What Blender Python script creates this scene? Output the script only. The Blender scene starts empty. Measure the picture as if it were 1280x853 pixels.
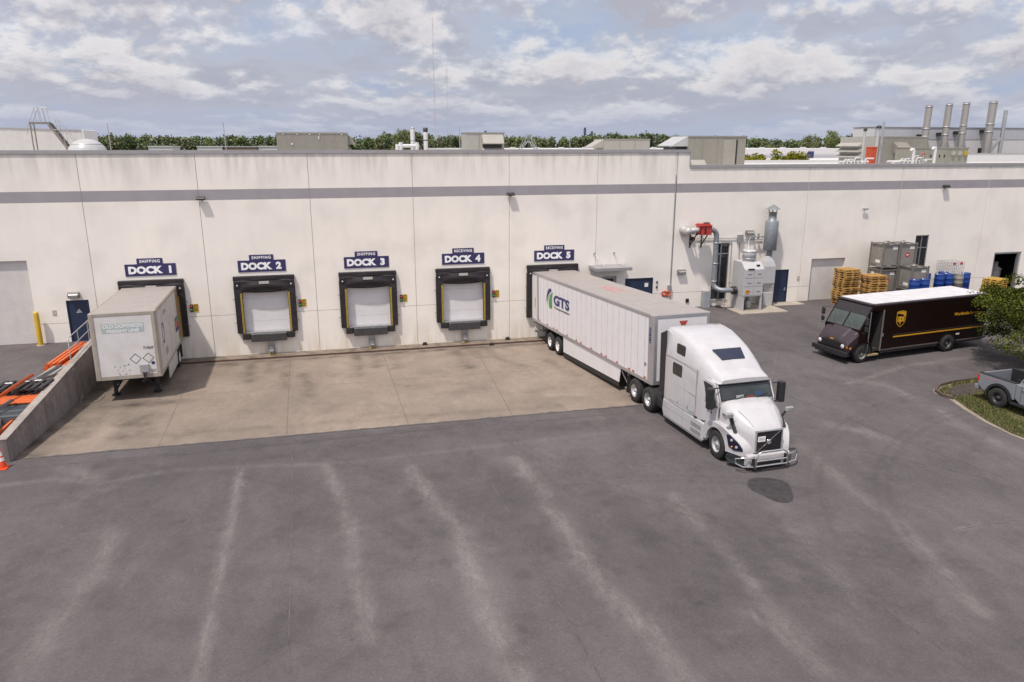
import bpy, math, random
from math import sin, cos, pi, radians, sqrt, atan2
from mathutils import Vector, Matrix, noise as mnoise
random.seed(7)
SC = bpy.context.scene
COL = SC.collection

# ------------------------------------------------------------------ helpers
class MB:
    """collects faces, links them as one mesh object"""
    def __init__(s):
        s.v = []; s.f = []; s.m = []; s.s = []
    def face(s, pts, m=0, smooth=False):
        n = len(s.v); s.v += [tuple(p) for p in pts]
        s.f.append(tuple(range(n, n + len(pts)))); s.m.append(m); s.s.append(smooth)
    def mesh(s, vs, fs, m=0, smooth=False):
        n = len(s.v); s.v += [tuple(p) for p in vs]
        for f in fs:
            s.f.append(tuple(i + n for i in f)); s.m.append(m); s.s.append(smooth)
    def box(s, x0, x1, y0, y1, z0, z1, m=0, M=None):
        x0, x1 = min(x0, x1), max(x0, x1); y0, y1 = min(y0, y1), max(y0, y1); z0, z1 = min(z0, z1), max(z0, z1)
        vs = [Vector(p) for p in ((x0,y0,z0),(x1,y0,z0),(x1,y1,z0),(x0,y1,z0),(x0,y0,z1),(x1,y0,z1),(x1,y1,z1),(x0,y1,z1))]
        if M: vs = [M @ p for p in vs]
        s.mesh(vs, [(0,3,2,1),(4,5,6,7),(0,1,5,4),(1,2,6,5),(2,3,7,6),(3,0,4,7)], m)
    def cbox(s, c, d, m=0, M=None):
        s.box(c[0]-d[0]/2, c[0]+d[0]/2, c[1]-d[1]/2, c[1]+d[1]/2, c[2]-d[2]/2, c[2]+d[2]/2, m, M)
    def bar(s, a, b, w, h=None, m=0, up=(0,0,1)):
        """rectangular bar from a to b"""
        a = Vector(a); b = Vector(b); h = h or w
        d = (b - a).normalized(); u = Vector(up)
        if abs(d.dot(u)) > .98: u = Vector((0,1,0))
        r = d.cross(u).normalized(); u = r.cross(d)
        q = [r*sx*w/2 + u*sz*h/2 for sx, sz in ((-1,-1),(1,-1),(1,1),(-1,1))]
        vs = [a+p for p in q] + [b+p for p in q]
        s.mesh(vs, [(0,1,2,3),(7,6,5,4),(0,4,5,1),(1,5,6,2),(2,6,7,3),(3,7,4,0)], m)
    def cyl(s, a, b, r0, r1=None, n=14, m=0, caps=True, smooth=True):
        a = Vector(a); b = Vector(b); r1 = r0 if r1 is None else r1
        d = (b - a).normalized(); u = Vector((0,0,1)) if abs(d.z) < .95 else Vector((1,0,0))
        r = d.cross(u).normalized(); u = r.cross(d)
        ring = [(r*cos(2*pi*i/n) + u*sin(2*pi*i/n)) for i in range(n)]
        A = [a + q*r0 for q in ring]; B = [b + q*r1 for q in ring]
        s.mesh(A + B, [(i, (i+1) % n, n+(i+1) % n, n+i) for i in range(n)], m, smooth)
        if caps:
            if r0 > 1e-5: s.face(list(reversed(A)), m)
            if r1 > 1e-5: s.face(B, m)
    def tube(s, pts, r, n=8, m=0):
        pts = [Vector(p) for p in pts]; rings = []; prev = None
        for i, p in enumerate(pts):
            if i == 0: d = pts[1]-p
            elif i == len(pts)-1: d = p-pts[i-1]
            else: d = (pts[i+1]-p).normalized() + (p-pts[i-1]).normalized()
            d.normalize()
            if prev is None:
                u = Vector((0,0,1)) if abs(d.z) < .9 else Vector((1,0,0))
                prev = d.cross(u).normalized()
            rr = (prev - d*prev.dot(d)).normalized(); prev = rr; u = d.cross(rr)
            rad = r[i] if isinstance(r, (list, tuple)) else r
            rings.append([p + (rr*cos(2*pi*k/n) + u*sin(2*pi*k/n))*rad for k in range(n)])
        vs = [q for g in rings for q in g]; fs = []
        for i in range(len(rings)-1):
            for k in range(n):
                fs.append((i*n+k, i*n+(k+1) % n, (i+1)*n+(k+1) % n, (i+1)*n+k))
        s.mesh(vs, fs, m, True)
        s.face(list(reversed(rings[0])), m); s.face(rings[-1], m)
    def lathe(s, prof, c, axis='z', n=24, m=0, smooth=True):
        """prof: (radius, height) pairs about an axis through c"""
        c = Vector(c); vs = []; fs = []
        for r, h in prof:
            for k in range(n):
                a = 2*pi*k/n
                if axis == 'z': vs.append(c + Vector((r*cos(a), r*sin(a), h)))
                elif axis == 'y': vs.append(c + Vector((r*cos(a), h, r*sin(a))))
                else: vs.append(c + Vector((h, r*cos(a), r*sin(a))))
        for i in range(len(prof)-1):
            for k in range(n):
                fs.append((i*n+k, i*n+(k+1) % n, (i+1)*n+(k+1) % n, (i+1)*n+k))
        s.mesh(vs, fs, m, smooth)
    def prism(s, prof, axis, a, b, m=0, fn=None):
        """prof: 2D polygon; axis 'y': prof is (x,z) swept y a..b, 'x': (y,z), 'z': (x,y)"""
        def P(p, t):
            if axis == 'y': q = (p[0], t, p[1])
            elif axis == 'x': q = (t, p[0], p[1])
            else: q = (p[0], p[1], t)
            return fn(Vector(q)) if fn else Vector(q)
        A = [P(p, a) for p in prof]; B = [P(p, b) for p in prof]; n = len(prof)
        s.face(A, m); s.face(list(reversed(B)), m)
        for i in range(n):
            j = (i+1) % n
            s.face([A[i], B[i], B[j], A[j]], m)
    def loft(s, rings, m=0, smooth=True, cap0=True, cap1=True, closed=True):
        n = len(rings[0]); vs = [q for g in rings for q in g]; fs = []
        for i in range(len(rings)-1):
            for k in range(n if closed else n-1):
                fs.append((i*n+k, i*n+(k+1) % n, (i+1)*n+(k+1) % n, (i+1)*n+k))
        s.mesh(vs, fs, m, smooth)
        if cap0: s.face(list(reversed(rings[0])), m)
        if cap1: s.face(rings[-1], m)
    def build(s, name, mats, parent=None, bevel=0, loc=None, rot=None, fix=True, seg=2, sharp=None):
        me = bpy.data.meshes.new(name)
        me.from_pydata(s.v, [], s.f)
        if not isinstance(mats, (list, tuple)): mats = [mats]
        for m in mats: me.materials.append(m)
        for p, mi, sm in zip(me.polygons, s.m, s.s):
            p.material_index = mi; p.use_smooth = sm
        me.update()
        if fix:
            import bmesh
            bm = bmesh.new(); bm.from_mesh(me)
            if bevel: bmesh.ops.remove_doubles(bm, verts=bm.verts, dist=1e-5)
            bmesh.ops.recalc_face_normals(bm, faces=bm.faces)
            bm.to_mesh(me); bm.free()
        if sharp is not None:
            me.set_sharp_from_angle(angle=radians(sharp))
        o = bpy.data.objects.new(name, me); COL.objects.link(o)
        if parent: o.parent = parent
        if loc is not None: o.location = loc
        if rot is not None: o.rotation_euler = rot
        if bevel:
            b = o.modifiers.new('bevel', 'BEVEL'); b.width = bevel; b.segments = seg
            b.limit_method = 'ANGLE'; b.angle_limit = radians(40)
        return o

def tag(o, label, cat, group=None, kind=None):
    if label: o['label'] = label
    if cat: o['category'] = cat
    if group: o['group'] = group
    if kind: o['kind'] = kind
    return o
def thing(name, label, cat, loc=(0,0,0), rz=0, group=None, rot=None):
    o = bpy.data.objects.new(name, None); COL.objects.link(o)
    o.empty_display_size = .2
    o.location = loc; o.rotation_euler = rot or (0, 0, rz)
    return tag(o, label, cat, group)
def struct(o): o['kind'] = 'structure'; return o
def kids(o): return [c for c in COL.objects if c.parent == o]
def copy_tree(o, parent=None, loc=None, rz=None, label=None):
    ch = kids(o)
    c = o.copy(); COL.objects.link(c)
    if parent: c.parent = parent
    if loc is not None: c.location = loc
    if rz is not None: c.rotation_euler = (0, 0, rz)
    if label: c['label'] = label
    for k in ch: copy_tree(k, c)
    return c

# ------------------------------------------------------------------ materials
def nd(nt, t, **kw):
    n = nt.nodes.new(t)
    for k, v in kw.items():
        if hasattr(n, k): setattr(n, k, v)
    return n
def mat(name, col, rough=.6, metal=0., var=.08, scale=3., coat=0., bump=0., bscale=40., spec=.5, streak=0., dirt=None, dirtamt=0., dscale=1.5, emis=None, sxyz=None):
    """Principled surface; colour varies a little with 3D noise, optional vertical streaks and dirt blotches"""
    m = bpy.data.materials.new(name); m.use_nodes = True
    nt = m.node_tree; b = nt.nodes['Principled BSDF']
    b.inputs['Roughness'].default_value = rough; b.inputs['Metallic'].default_value = metal
    b.inputs['Coat Weight'].default_value = coat; b.inputs['Coat Roughness'].default_value = .08
    b.inputs['Specular IOR Level'].default_value = spec
    tc = nd(nt, 'ShaderNodeTexCoord')
    def noise(sc, det=4, vec=None, stretch=None):
        mp = nd(nt, 'ShaderNodeMapping')
        if stretch: mp.inputs['Scale'].default_value = stretch
        nt.links.new(tc.outputs['Object'], mp.inputs['Vector'])
        n = nd(nt, 'ShaderNodeTexNoise'); n.inputs['Scale'].default_value = sc; n.inputs['Detail'].default_value = det
        nt.links.new(mp.outputs['Vector'], n.inputs['Vector']); return n.outputs['Fac']
    def ramp(f, a, c, lo=0., hi=1.):
        r = nd(nt, 'ShaderNodeMapRange'); r.inputs['From Min'].default_value = a; r.inputs['From Max'].default_value = c
        r.inputs['To Min'].default_value = lo; r.inputs['To Max'].default_value = hi
        nt.links.new(f, r.inputs['Value']); return r.outputs['Result']
    def mix(f, A, B, blend='MIX'):
        x = nd(nt, 'ShaderNodeMix'); x.data_type = 'RGBA'; x.blend_type = blend
        for idx, q in ((0, f), (6, A), (7, B)):
            if hasattr(q, 'node'): nt.links.new(q, x.inputs[idx])
            else: x.inputs[idx].default_value = q if idx == 0 else ((*q, 1) if len(q) == 3 else q)
        return x.outputs[2]
    c = mix(ramp(noise(scale, 5, stretch=sxyz), .3, .7), tuple(max(0, k*(1-var)) for k in col), tuple(min(1, k*(1+var)) for k in col))
    if streak:
        f = ramp(noise(2.2, 5, stretch=(1, 1, .06)), .48, .75, 0, streak)
        c = mix(f, c, tuple(k*.55 for k in col))
    if dirt:
        c = mix(ramp(noise(dscale, 6), .5, .72, 0, dirtamt), c, dirt)
    nt.links.new(c, b.inputs['Base Color'])
    if bump:
        n = noise(bscale, 3); bp = nd(nt, 'ShaderNodeBump'); bp.inputs['Strength'].default_value = bump; bp.inputs['Distance'].default_value = .02
        nt.links.new(n, bp.inputs['Height']); nt.links.new(bp.outputs['Normal'], b.inputs['Normal'])
    if emis:
        b.inputs['Emission Color'].default_value = (*emis[:3], 1); b.inputs['Emission Strength'].default_value = emis[3]
    return m

WHITE = mat('white_truck_paint', (.49,.48,.49), .28, var=.03, coat=.9, streak=.10, dirt=(.37,.345,.33), dirtamt=.4, dscale=1.1)
TRAILW = mat('white_trailer_skin', (.70,.68,.69), .36, var=.02, streak=.07, dirt=(.55,.52,.51), dirtamt=.3)
PUPW = mat('worn_white_trailer_skin', (.62,.60,.59), .5, var=.05, streak=.18, dirt=(.38,.34,.30), dirtamt=.35)
PUPSIDE = mat('dirty_trailer_side', (.54,.52,.50), .55, var=.07, streak=.25, dirt=(.28,.24,.2), dirtamt=.5)
PUPRIM = mat('beige_trailer_frame', (.34,.30,.255), .6, var=.1, streak=.25, dirt=(.25,.2,.16), dirtamt=.4)
ROOFT = mat('grey_trailer_roof', (.31,.28,.265), .55, var=.06, dirt=(.28,.25,.23), dirtamt=.5, dscale=.8)
ALU = mat('aluminium', (.52,.51,.52), .38, metal=.75, var=.06)
STEEL = mat('galvanised_steel', (.42,.42,.43), .45, metal=.6, var=.1, scale=8)
CHROME = mat('polished_steel', (.72,.70,.68), .16, metal=1, var=.03)
BLACK = mat('black_plastic', (.018,.018,.02), .55, var=.15)
RUBBER = mat('tyre_rubber', (.022,.021,.021), .85, var=.2, scale=10)
RIMM = mat('painted_rim', (.55,.54,.53), .4, metal=.6, var=.1)
RIMW = mat('white_rim', (.66,.65,.63), .5, var=.1)
RIMD = mat('dark_rim', (.05,.05,.052), .5, metal=.4)
GLASS = mat('dark_glass', (.012,.014,.018), .06, var=.1, spec=.8)
NAVYG = mat('blue_tinted_glass', (.008,.012,.035), .08, spec=.8)
NAVY = mat('navy_sign_paint', (.032,.026,.10), .5, var=.05)
NAVYD = mat('navy_door_paint', (.017,.03,.065), .45, var=.08)
INK = mat('navy_ink', (.025,.03,.13), .5)
INKD = mat('black_ink', (.03,.03,.035), .5)
SIGNW = mat('white_lettering', (.82,.82,.82), .5)
PAD = mat('black_vinyl', (.015,.0115,.0145), .6, var=.3, scale=5, bump=.35, bscale=9, dirt=(.055,.048,.046), dirtamt=.55, dscale=1.8)
YEL = mat('safety_yellow', (.62,.40,.03), .55, var=.08)
GOLDY = mat('worn_yellow', (.38,.27,.04), .7, var=.2, scale=12)
RED = mat('red_paint', (.42,.045,.035), .5, var=.12)
ORANGE = mat('orange_rack_paint', (.55,.11,.025), .5, var=.14, scale=6)
CONEO = mat('orange_cone', (.72,.07,.012), .5)
CONC = mat('grey_concrete', (.215,.185,.175), .85, var=.15, scale=4, dirt=(.10,.085,.08), dirtamt=.6, bump=.3, streak=.95)
CONL = mat('light_concrete', (.34,.30,.25), .85, var=.1, dirt=(.25,.21,.17), dirtamt=.5, bump=.2)
HVAC = mat('hvac_grey', (.225,.21,.18), .55, var=.05, streak=.25)
HVACL = mat('hvac_light', (.345,.33,.295), .5, var=.05, streak=.15)
DCGREY = mat('pale_machine_grey', (.46,.455,.46), .45, var=.04)
DUCT = mat('duct_metal', (.23,.25,.27), .45, metal=.3, var=.12, scale=5)
DUCTL = mat('bright_duct_metal', (.50,.49,.48), .38, metal=.4, var=.1, scale=9)
WOOD = mat('pallet_wood', (.42,.24,.07), .8, var=.22, scale=6, dirt=(.3,.17,.05), dirtamt=.35, dscale=5)
WOODY = mat('yellow_pallet_wood', (.47,.29,.05), .75, var=.22, scale=6, dirt=(.3,.18,.04), dirtamt=.3, dscale=5)
BLUE = mat('blue_drum_plastic', (.006,.04,.22), .42, var=.1)
TANK = mat('grey_tank_steel', (.27,.25,.225), .5, metal=.25, var=.09, streak=.2)
TANKR = mat('tank_frame', (.20,.185,.17), .55, metal=.3, var=.1)
LABELW = mat('white_label', (.75,.74,.72), .6)
BROWN = mat('dark_brown_paint', (.0105,.0042,.0032), .42, var=.08, spec=.15)
BROWNL = mat('hood_brown_paint', (.030,.017,.022), .32, var=.06, coat=.3)
GOLD = mat('gold_decal', (.58,.30,.02), .45, var=.05)
TRUCKG = mat('cement_grey_paint', (.20,.215,.235), .3, var=.03, coat=.6)
TEAL = mat('faded_teal_decal', (.30,.40,.39), .6, var=.12, scale=9)
GREEN = mat('green_decal', (.06,.27,.08), .5)
REDF = mat('faded_red_decal', (.46,.22,.21), .6, var=.15)
GREYF = mat('faded_grey_decal', (.33,.30,.29), .6, var=.12)
SKYB = mat('headlight_lens', (.30,.31,.34), .1, var=.2, scale=20)
LAMPB = mat('dark_headlight', (.012,.012,.03), .1)
AMBER = mat('amber_lens', (.6,.22,.02), .3)
REDL = mat('red_lens', (.5,.02,.015), .3)
GREENL = mat('green_lens', (.02,.25,.05), .3)
BRONZE = mat('dark_bronze_housing', (.022,.018,.016), .5)
CARD = mat('cardboard', (.45,.32,.17), .85, var=.1)
DARKIN = mat('unlit_interior', (.03,.028,.028), .8)

# wall paint and stripe ---------------------------------------------------
def wall_mat(name, col):
    m = mat(name, col, .75, var=.035, scale=.4, streak=.07, bump=.05, bscale=25, dirt=tuple(k*.80 for k in col), dirtamt=.6, dscale=.45)
    nt = m.node_tree; b = nt.nodes['Principled BSDF']
    src = b.inputs['Base Color'].links[0].from_socket
    tc = nd(nt, 'ShaderNodeTexCoord'); sp = nd(nt, 'ShaderNodeSeparateXYZ')
    nt.links.new(tc.outputs['Object'], sp.inputs[0])
    mp = nd(nt, 'ShaderNodeMapping'); mp.inputs['Scale'].default_value = (1.7, 1, .22)
    nt.links.new(tc.outputs['Object'], mp.inputs[0])
    n = nd(nt, 'ShaderNodeTexNoise'); n.inputs['Scale'].default_value = 1.5; n.inputs['Detail'].default_value = 7
    nt.links.new(mp.outputs[0], n.inputs['Vector'])
    def mr(s, a, c, lo, hi):
        r = nd(nt, 'ShaderNodeMapRange'); r.inputs[1].default_value = a; r.inputs[2].default_value = c
        r.inputs[3].default_value = lo; r.inputs[4].default_value = hi; nt.links.new(s, r.inputs[0]); return r.outputs[0]
    def mul(a, c):
        x = nd(nt, 'ShaderNodeMath', operation='MULTIPLY'); nt.links.new(a, x.inputs[0])
        if hasattr(c, 'node'): nt.links.new(c, x.inputs[1])
        else: x.inputs[1].default_value = c
        return x.outputs[0]
    # rain-washed dirt below the coping
    f = mul(mr(n.outputs[0], .42, .72, 0, 1), mr(sp.outputs[2], 9.1, 10.6, 0, .48))
    x = nd(nt, 'ShaderNodeMix'); x.data_type = 'RGBA'; nt.links.new(f, x.inputs[0]); nt.links.new(src, x.inputs[6])
    x.inputs[7].default_value = (.36,.335,.30,1)
    # splash stains near the ground
    f2 = mul(mr(n.outputs[0], .40, .68, 0, 1), mr(sp.outputs[2], 1.5, .15, 0, .55))
    y = nd(nt, 'ShaderNodeMix'); y.data_type = 'RGBA'; nt.links.new(f2, y.inputs[0]); nt.links.new(x.outputs[2], y.inputs[6])
    y.inputs[7].default_value = (.55,.43,.27,1)
    nt.links.new(y.outputs[2], b.inputs['Base Color'])
    return m
WALL = wall_mat('white_wall_paint', (.83,.78,.715))
BAND = mat('grey_stripe_paint', (.315,.295,.315), .7, var=.05, scale=1.2, streak=.08)
JOINT = mat('joint_sealant', (.40,.375,.36), .8, var=.2)
COPING = mat('coping_metal', (.36,.345,.35), .5, metal=.3, var=.06)
ROOFM = mat('roof_membrane', (.50,.49,.47), .8, var=.08)
FARW = mat('far_white_cladding', (.58,.565,.565), .6, var=.03)
FARG = mat('far_grey_cladding', (.42,.43,.46), .5, var=.04)
# ------------------------------------------------------------------ ground
def ss(a, b, x):
    t = min(1, max(0, (x-a)/(b-a))); return t*t*(3-2*t)
def Gz(x, y):
    d = -y
    base = .05+.051*max(d, 0) if d < 14.4 else min(.784+.012*(d-14.4), .87)
    R = max(1.47-.02*max(d, 0), .87)
    k = min(1, max(0, (d-12)/8)); t = ss(14.8-1.5*k, 17.2+7*k, x)
    z = base+(R-base)*t if R > base else base
    if x < -11.15 and d < 14.6: z = 1.43+(.787-1.43)*max(d, 0)/14.6
    return z
def segdist(x, y, P):
    best = 1e9
    for (ax, ay), (bx, by) in zip(P, P[1:]):
        dx, dy = bx-ax, by-ay; t = max(0, min(1, ((x-ax)*dx+(y-ay)*dy)/(dx*dx+dy*dy)))
        best = min(best, sqrt((x-ax-t*dx)**2+(y-ay-t*dy)**2))
    return best
STREAKS = [  # worn pale tyre tracks and dust on the asphalt: polyline, half width, strength
 ([(-3.32,-17.2),(-3.18,-22.2),(-3.14,-25.4),(-3.05,-30)], .16, .8),
 ([(-.5,-17.6),(.04,-21.7),(.21,-25.4),(.37,-27.3)], .28, .6),
 ([(2.1,-18.6),(2.42,-20.1),(2.96,-22.9),(3.01,-26),(3.16,-30)], .36, .85),
 ([(5.66,-18.5),(5.91,-21.6),(5.96,-24.5),(6,-26.8),(6.3,-29.2),(6.42,-31)], .36, .75),
 ([(9.72,-22.5),(9.62,-24.5),(9.54,-27.3),(9.24,-30.5)], .33, .55),
 ([(8.83,-28.3),(9.04,-29.1),(9.13,-30.2)], .10, .8),
 ([(-6.27,-20.9),(-6.33,-23.8),(-6.54,-25.3),(-6.61,-28)], .4, .55),
 ([(-10.62,-16.6),(-9.28,-16.5),(-7.47,-17.2),(-5.64,-16.8),(-3.4,-16.9),(0,-17.5)], .2, .5),
 ([(0,-17.5),(4.78,-17.3),(9.7,-17.05)], .16, .32),
 ([(-9.23,-15.6),(-8.1,-16.5),(-7.1,-17.7)], .3, .5),
 ([(18.2,-18.6),(18.86,-19.6),(19.15,-20.7)], .35, .6),
 ([(21.5,-13.9),(23.1,-15.4),(23.3,-17.5),(22.6,-20.2),(22.6,-23)], .4, .5),
 ([(21.7,-15),(25.95,-13.43),(28.4,-13.2),(34,-12.4),(40,-11.7)], .17, .75),
 ([(15.8,-20.2),(15.3,-23.4),(15.28,-25.5),(14,-29.7)], .33, .5),
 ([(12.6,-23.6),(12.0,-26),(11.4,-29)], .4, .3),
 ([(16.5,-26.32),(17.65,-26.39),(18.8,-26.37)], .07, .7),
 ([(8.3,-15.6),(9.3,-15.4),(10.1,-15.5)], .3, .35)]
DARKS = [([(-9,-17.5),(-2,-16.2),(4,-15.8),(10,-16)], .9, .45), ([(-9,-22),(-7.5,-26)], 1.0, .35), ([(-1.6,-18.5),(-1.4,-27)], .8, .3), ([(4.3,-18.5),(4.6,-27)], .7, .35), ([(7.8,-19),(7.7,-29)], .7, .35), ([(11,-25),(11.5,-30)], .6, .35), ([(13,-17),(18,-14.5),(24,-14)], .8, .3), ([(2.0,-22.2),(2.05,-22.22)], .13, .9), ([(6.9,-20.4),(6.95,-20.4)], .1, .9), ([(-4.6,-20.6),(-4.55,-20.6)], .1, .8), ([(10.8,-23.3),(10.85,-23.3)], .12, .9), ([(15.2,-18.2),(15.25,-18.2)], .16, .8), ([(4.2,-25.5),(3.3,-28.6)], .5, .5), ([(1.2,-26.5),(-1.0,-28.6)], .3, .4), ([(-3,-24),(-1,-23.5)], .5, .3),
 ([(7.94,-27.7),(7.96,-27.72)], .09, .9), ([(1.2,-24.3),(1.25,-24.32)], .16, .8), ([(-8.8,-23.5),(-8.75,-23.5)], .12, .8), ([(5.4,-23.4),(5.2,-25)], .4, .4),
 ([(17,-17),(13,-25)], .3, .25), ([(20,-23),(24.5,-20)], .3, .35), ([(27.5,-13.9),(27.7,-13.9)], .1, .7), ([(2.3,-19.2),(3.2,-19.6)], .3, .5), ([(-8,-15.6),(-4,-15.1),(6,-14.9)], .5, .45)]

def arc(cx_, cy_, R, a0, a1, n=14): return [(cx_+R*cos(radians(a0+(a1-a0)*i/n)), cy_+R*sin(radians(a0+(a1-a0)*i/n))) for i in range(n+1)]
for cx_, cy_, R, a0, a1, s_ in ((17, -14.5, 13, 185, 262, .35), (17, -14.5, 15.1, 185, 255, .3), (23, -12, 17.5, 188, 245, .4), (23, -12, 19.6, 188, 240, .4), (-12, -30, 15, 20, 75, .4), (-12, -30, 17.1, 18, 72, .4), (6, -38, 17, 60, 118, .35), (26, -31, 12, 80, 165, .4), (26, -31, 14, 85, 160, .35)):
    for o_ in (0, .36): DARKS.append((arc(cx_, cy_, R+o_, a0, a1), .13, s_))
CSTAIN = [([(-10.7,-1),(-10.8,-14)], 1.1, 1.), ([(-9.8,-8.6),(-7.5,-8.3)], .6, .8), ([(-8,-3),(-7.6,-6)], .8, .6), ([(-9.6,-9.5),(-9.5,-12.5)], .5, .45), ([(-7.7,-10.6),(-7.9,-12.5)], .8, .75), ([(-9.4,-8.2),(-6.6,-8.4)], .5, .55),
 ([(-6.5,-1.5),(12,-1.5)], .40, .75), ([(-4.4,-1.2),(-4.1,-6)], .45, .55), ([(-2.6,-1.2),(-2.4,-7)], .4, .45), ([(1.1,-1.2),(1.2,-6)], .4, .5), ([(2.9,-1.2),(2.9,-5)], .4, .4), ([(6.5,-1.2),(6.6,-6)], .4, .5), ([(8.3,-1.2),(8.4,-5)], .4, .4), ([(-8.5,-8.6),(-8.2,-11.5)], .6, .5), ([(10.6,-5.5),(11.2,-9)], .35, .5), ([(-5.7,-2),(-4,-1.4)], .5, .5), ([(-1.6,-5),(-1.2,-9)], .35, .5), ([(-3.5,-1),(-3.3,-4)], .5, .35), ([(1.9,-1),(2.1,-4.5)], .5, .4),
 ([(7.3,-1),(7.4,-4)], .5, .35), ([(8.6,-5.2),(9.4,-6.6)], .2, .5), ([(5.6,-9),(6.3,-10)], .3, .35), ([(8.2,-11.2),(9.4,-11.0)], .2, .4), ([(2.6,-8.2),(3.2,-8.6)], .25, .4), ([(-8,-13),(9,-13.6)], .35, .25)]
CLIGHT = [([(9.0,-12),(10.3,-12.2)], .35, .6), ([(-5.5,-6),(-4,-7)], 1.2, .3), ([(3,-11),(6,-12)], 1.1, .3), ([(0,-3.5),(5,-4)], 1, .2)]
BBOX = {}
def wear(x, y, L, sp=1.):
    v = 0.
    wx = mnoise.noise((x*.6, y*.3, 3.1))*.14 + mnoise.noise((x*3.3, y*2.6, 9.))*.10 + mnoise.noise((x*7., y*5., 4.))*.07
    wy = mnoise.noise((x*.6, y*.45, 7.7))*.2
    for P, w, s in L:
        bb = BBOX.get(id(P))
        if bb is None: bb = BBOX[id(P)] = (min(p[0] for p in P)-1.5, max(p[0] for p in P)+1.5, min(p[1] for p in P)-1.5, max(p[1] for p in P)+1.5)
        if not (bb[0]-2*w < x < bb[1]+2*w and bb[2]-2*w < y < bb[3]+2*w): continue
        d = segdist(x+wx*min(1, w*3), y+wy*min(1, w*3), P)
        if d < w*3.2*sp: v = max(v, s*math.exp(-(d/(w*.8*sp))**2))
    return min(1., 1.15*v)*(.80+.5*mnoise.noise((x*1.3, y*.7, 17.)))
def lines(a, b, st): return [a+i*(b-a)/max(1, round((b-a)/st)) for i in range(max(1, round((b-a)/st))+1)]
def sheet(name, xs, ys, m, dz=0, attrs=()):
    vs = [(x, y, Gz(x, y)+dz) for y in ys for x in xs]; n = len(xs)
    fs = [(j*n+i, j*n+i+1, (j+1)*n+i+1, (j+1)*n+i) for j in range(len(ys)-1) for i in range(n-1)]
    me = bpy.data.meshes.new(name); me.from_pydata(vs, [], fs); me.materials.append(m)
    me.polygons.foreach_set('use_smooth', [True]*len(fs))
    for an, fn in attrs:
        at = me.attributes.new(an, 'FLOAT', 'POINT'); at.data.foreach_set('value', [fn(p[0], p[1]) for p in vs])
    o = bpy.data.objects.new(name, me); COL.objects.link(o); return struct(o)
def merge(*ls):
    out = []
    for l in ls: out += [x for x in l if not out or x > out[-1]+1e-4]
    return out

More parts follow.
